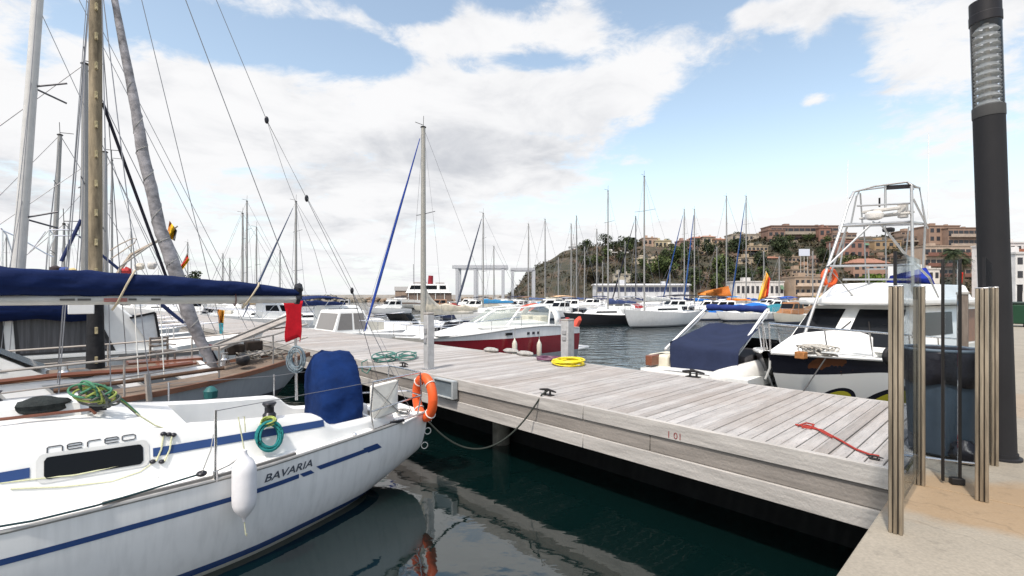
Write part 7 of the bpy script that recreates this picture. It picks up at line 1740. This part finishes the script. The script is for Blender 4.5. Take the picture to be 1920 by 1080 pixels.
building('white low block with grey window at the right edge', 'building', 120, 1904, 1990, 476, 552, (.55, .54, .53), 3, 5, 10, 0)
building('red roofed villa seen through the fishing boat tower', 'house', 232, 1600, 1668, 493, 525, (.32, .20, .15), 2, 5, 9, 0, roof='hip', name='villa', roofc=(.27, .14, .10))
building('ochre house on the slope behind the tower platform', 'house', 262, 1640, 1690, 452, 476, OC, 2, 4, 8, 0, name='villa')
building('dark red house on the slope above the red roofed villa', 'house', 252, 1570, 1630, 452, 500, (.25, .14, .11), 3, 5, 9, 0, skip=3)
building('beige ridge house with flat roof right of the big pine', 'house', 286, 1206, 1232, 447, 474, (.36, .26, .20), 2, 3, 8, 0, name='ridge_house')
building('yellowish beige ridge house with stepped roof', 'house', 284, 1228, 1258, 452, 476, (.40, .34, .23), 2, 4, 8, 0, name='ridge_house')
building('pale villa on the ridge with pink walls', 'house', 284, 1298, 1322, 446, 466, PK, 2, 3, 8, 0, name='ridge_house', roof='hip')
building('cream villa on the ridge between pink and red roofs', 'house', 282, 1318, 1342, 444, 470, (.42, .34, .25), 2, 3, 8, 0, name='ridge_house', roof='hip', roofc=(.36, .22, .17))
building('villa with bright terracotta roof right of the cream villa', 'house', 281, 1338, 1362, 449, 468, (.34, .25, .18), 2, 3, 8, 0, name='ridge_house', roof='hip', roofc=(.30, .14, .085))
building('rosy villa behind the blue furled jib', 'house', 280, 1274, 1300, 452, 470, (.30, .19, .155), 2, 3, 8, 0, name='ridge_house')
building('small white hillside house with terrace left of the big pine', 'house', 262, 1130, 1178, 474, 484, (.52, .50, .47), 1, 5, 6, 0, name='hillside_house')
building('tiny white hut on the flat headland top', 'house', 296, 1068, 1096, 463, 473, (.50, .50, .50), 1, 3, 5, 0, name='headland_hut')
building('long low white quay building behind the Spanish flag', 'building', 205, 1380, 1470, 529, 556, (.52, .50, .48), 1, 10, 9, 0, name='quay_building')
building('orange-beige quayside house with white columns', 'house', 200, 1490, 1562, 520, 556, (.31, .235, .175), 2, 7, 9, 0, (.46, .36, .28), name='quay_building')
building('long white restaurant with curved white roof and blue windows at the foot of the hill', 'building', 195, 1118, 1292, 534, 560, (.50, .51, .53), 1, 16, 9, 0, name='restaurant', win=(.05, .06, .11), ww=.9, wh=.34, wz=.66)
rt = [o for o in bpy.data.objects if o.get('label', '').startswith('long white restaurant')][0]
m = MB(); W = 174/F*195; m.loft([[V((x, -1.2+10.6*k, 5.0+.9*math.sin(pi*(.15+.7*k)))) for k in [i/8 for i in range(9)]] for x in (-W/2-.6, W/2+.6)], False); m.build('curved_roof', mat('roof_white', (.66, .66, .67), .4), rt, solid=.25)
building('pale retaining wall with steps on the lower slope', 'wall', 225, 1150, 1182, 515, 521, (.38, .34, .27), 1, 2, 2, 0, name='retaining_wall')
building('cream retaining terrace below the beige ridge house', 'wall', 250, 1190, 1236, 486, 490, (.42, .36, .27), 1, 2, 2, 0, name='retaining_wall')
building('pale stone terrace wall right of the pine clump', 'wall', 248, 1384, 1432, 484, 492, (.36, .29, .21), 1, 2, 2, 0, name='retaining_wall')
building('brown stepped block between the long apartment block and the ridge trees', 'building', 276, 1560, 1606, 438, 480, (.24, .17, .135), 4, 5, 9, 0, (.30, .25, .2), ww=.8, wh=.5)
building('tan block low on the slope behind the tower legs', 'building', 246, 1572, 1604, 484, 512, (.30, .23, .17), 2, 4, 8, 0, ww=.7)
building('grey-brown block between the ochre house and the stepped apartments', 'building', 270, 1694, 1744, 444, 486, (.23, .175, .14), 4, 5, 9, 0, (.28, .23, .19), ww=.8, wh=.5)
building('pale cream block below the grey-brown block', 'building', 240, 1700, 1738, 486, 520, (.36, .31, .26), 3, 4, 8, 0, (.3, .25, .2), ww=.7)
building('small beige villa right of the slope pines', 'house', 262, 1398, 1424, 470, 484, (.34, .27, .2), 2, 3, 7, 0, name='villa', roof='hip', roofc=(.28, .15, .1))
building('brown villa under the long apartment block left end', 'house', 255, 1440, 1464, 484, 500, (.28, .19, .14), 2, 3, 7, 0, name='villa', roof='hip', roofc=(.26, .13, .09))
building('beige villa half hidden above the restaurant roof', 'house', 258, 1212, 1240, 484, 500, (.34, .26, .19), 2, 3, 7, 0, name='villa')
building('cream wall house below the rosy villa', 'house', 268, 1312, 1340, 470, 486, (.36, .29, .21), 2, 3, 7, 0, name='villa')
building('low tan terrace houses below the apartment tower', 'house', 244, 1500, 1548, 498, 516, (.30, .20, .14), 2, 6, 8, 0, name='villa', ww=.7)
for a_ in (('tan terraced block on the slope left of the billboard', 252, 1470, 1500, 482, 500, (.31, .24, .18), 2, 4), ('pinkish block on the slope right of the billboard', 250, 1522, 1556, 486, 506, (.32, .225, .185), 3, 5),
           ('beige block behind the bright green tree under the red roofed villa', 238, 1612, 1650, 524, 544, (.33, .27, .21), 2, 5), ('pale pink block at the foot of the slope behind the tower', 236, 1656, 1700, 520, 546, (.36, .27, .23), 3, 5),
           ('brownish house row below the ochre house', 250, 1644, 1694, 480, 500, (.25, .175, .13), 2, 6), ('beige apartment row between the ridge villas and the pale wing', 276, 1350, 1392, 458, 474, (.34, .28, .22), 2, 6),
           ('sandy house under the pale wing', 262, 1402, 1440, 462, 480, (.34, .27, .19), 2, 5), ('grey-beige house right of the two beige ridge houses', 276, 1256, 1278, 462, 478, (.32, .27, .22), 2, 3),
           ('tan apartment slab left of the upper stepped building', 280, 1690, 1745, 434, 458, (.28, .20, .155), 3, 7), ('sandy row houses above the quayside house', 232, 1486, 1530, 506, 522, (.33, .25, .185), 2, 6)):
    building(a_[0], 'building', a_[1], a_[2], a_[3], a_[4], a_[5], a_[6], a_[7], a_[8], 8, 0, ww=.66, name='apartment_building')
t = thing('billboard', 'pale blue billboard on three tall poles in front of the apartment block', 'billboard', P3(1508, 225, 1.2), 0)
zb, zt = HW+(HY-480)/F*225-1.2, HW+(HY-467)/F*225-1.2
m = MB(); m.box((0, 0, (zb+zt)/2), (5.0, .3, zt-zb)); m.build('panel', mat('pale_blue_panel', (.50, .53, .60), .5), t, bevel=.05)
for x in (-1.6, 0, 1.6): m = MB(); m.cyl((x, .1, 0), (x, .1, zb), .16, n=8); m.build('pole', mat('grey_pole'), t)
# cars parked on the far quay
cols = [((.50, .50, .51), 'white'), ((.03, .03, .035), 'black'), ((.22, .23, .25), 'silver grey'), ((.03, .07, .22), 'blue'), ((.40, .33, .20), 'beige'), ((.55, .55, .54), 'white'), ((.10, .11, .12), 'dark grey'), ((.25, .02, .02), 'red'), ((.5, .5, .5), 'white')]
place = ['right of the orange-beige quayside house', 'left of the white car line on the far quay', 'in the middle of the far car row', 'behind the fishing boat tower', 'in front of the quayside house columns', 'under the red roofed villa', 'near the tower right leg', 'by the white end house', 'at the right end of the far car row']
carm = None
for i, (c_, nm) in enumerate(cols):
    px = [1575, 1590, 1612, 1628, 1470, 1648, 1668, 1740, 1690][i]; d = 176+(i % 3)*3
    t = thing('parked_car', '%s car parked %s' % (nm, place[i]), 'car', P3(px, d, 1.16), R.uniform(-.2, .2), 'cars parked on the far quay')
    m = MB(); m.prism([V((-2.1, -.85, .35)), V((2.1, -.85, .35)), V((2.1, -.85, .75)), V((1.2, -.85, .92)), V((.7, -.85, 1.42)), V((-1.2, -.85, 1.45)), V((-1.9, -.85, .98)), V((-2.1, -.85, .9))], (0, 1.7, 0)); m.build('body', cmat('carpaint', c_, .3, coat=.5), t, bevel=.08)
    m = MB(); m.prism([V((-1.65, -.86, .98)), V((1.0, -.86, .96)), V((.62, -.86, 1.36)), V((-1.15, -.86, 1.38))], (0, 1.72, 0)); m.build('window', glassd(), t)
    for x in (-1.3, 1.3):
        for y in (-.8, .8): m = MB(); m.cyl((x, y-.1, .32), (x, y+.1, .32), .32, n=14); m.build('wheel', rubber(), t)
# green bin and dark posts on the right quay
t = thing('waste_container', 'dark green waste container on the quay right of the lamp column', 'container', PZ(1903, 612, DECK), QR)
m = MB(); m.prism([V((-.6, -.5, .15)), V((.6, -.5, .15)), V((.7, -.6, 1.15)), V((-.7, -.6, 1.15))], (0, 1.1, 0)); m.build('body', mat('green_plastic', (.012, .05, .025), .5), t, bevel=.05)
m = MB(); m.box((0, -.05, 1.22), (1.45, 1.25, .12)); m.build('lid', mat('green_lid', (.02, .035, .03), .5), t, bevel=.04)
for x in (-.5, .5): m = MB(); m.cyl((x, -.4, .1), (x+.01, -.3, .1), .1, n=12); m.build('wheel', rubber(), t)
t = thing('quay_bollard', 'tall dark grey square post beside the green waste container', 'post', PZ(1912, 606, DECK), QR)
m = MB(); m.box((0, 0, 1.1), (.22, .22, 2.2)); m.build('shaft', dk, t, bevel=.03); m = MB(); m.box((0, 0, 2.22), (.26, .26, .06)); m.build('cap', dk, t)
# breakwater of rocks with a sea wall, left of the headland
t = thing('breakwater', 'long low stone breakwater with a pale sea wall along the horizon', 'breakwater', P3(660, 262, 0), .02)
m = MB(); m.box((20, 4, 2.0), (135, 3, 3.6)); m.build('sea_wall', mat('sea_wall_concrete', (.40, .38, .35), .85, var=.2, scale=.3), t)
m = MB(); rk = random.Random(5)
for _ in range(420):
    x = rk.uniform(-50, 85); r = rk.uniform(.6, 1.4); m.sph((x, rk.uniform(-3.2, 1.8), rk.uniform(-.3, 1.6)), (r, r*.9, r*.8), 6, 4, .5)
m.build('rock_armour', mat('brown_rock', (.22, .165, .12), .9, var=.5, scale=.4), t, smooth=False)
t2 = thing('breakwater', 'older rocky mole with scrub at the left end of the horizon', 'breakwater', P3(600, 240, 0), 0)
m = MB()
for _ in range(260):
    x = rk.uniform(-70, 22); r = rk.uniform(.7, 1.8); m.sph((x, rk.uniform(-3, 3), rk.uniform(-.3, 2.6)*(1 if x < 8 else .5)), (r, r*.9, r*.8), 6, 4, .5)
m.build('rock_armour', mat('grey_rock', (.19, .17, .14), .9, var=.5, scale=.4), t2, smooth=False)
m = MB()
for _ in range(30): leaves(m, (rk.uniform(-65, 5), rk.uniform(-1, 3), rk.uniform(2.2, 3.4)), (2, 1.5, .9), 24, .3, rk)
m.build('scrub', LF['scrub'], t2, smooth=False)
t3 = thing('quay_shed', 'low brown shed at the breakwater root beside the ferry', 'shed', P3(772, 190, .0), 0)
m = MB(); m.box((0, 3, 2.6), (13, 6, 5.2)); m.build('wall', mat('shed_brown', (.25, .19, .15), .9, var=.3, scale=.6), t3); m = MB(); m.box((0, 3, 5.9), (13.5, 6.5, 1.6)); m.build('roof', mat('shed_grey', (.40, .39, .38), .8), t3)
for x in (-3, 1.5): m = MB(); m.box((x, -.05, 1.8), (2.2, .12, 3)); m.build('door', mat('shed_door', (.08, .07, .06), .7), t3)
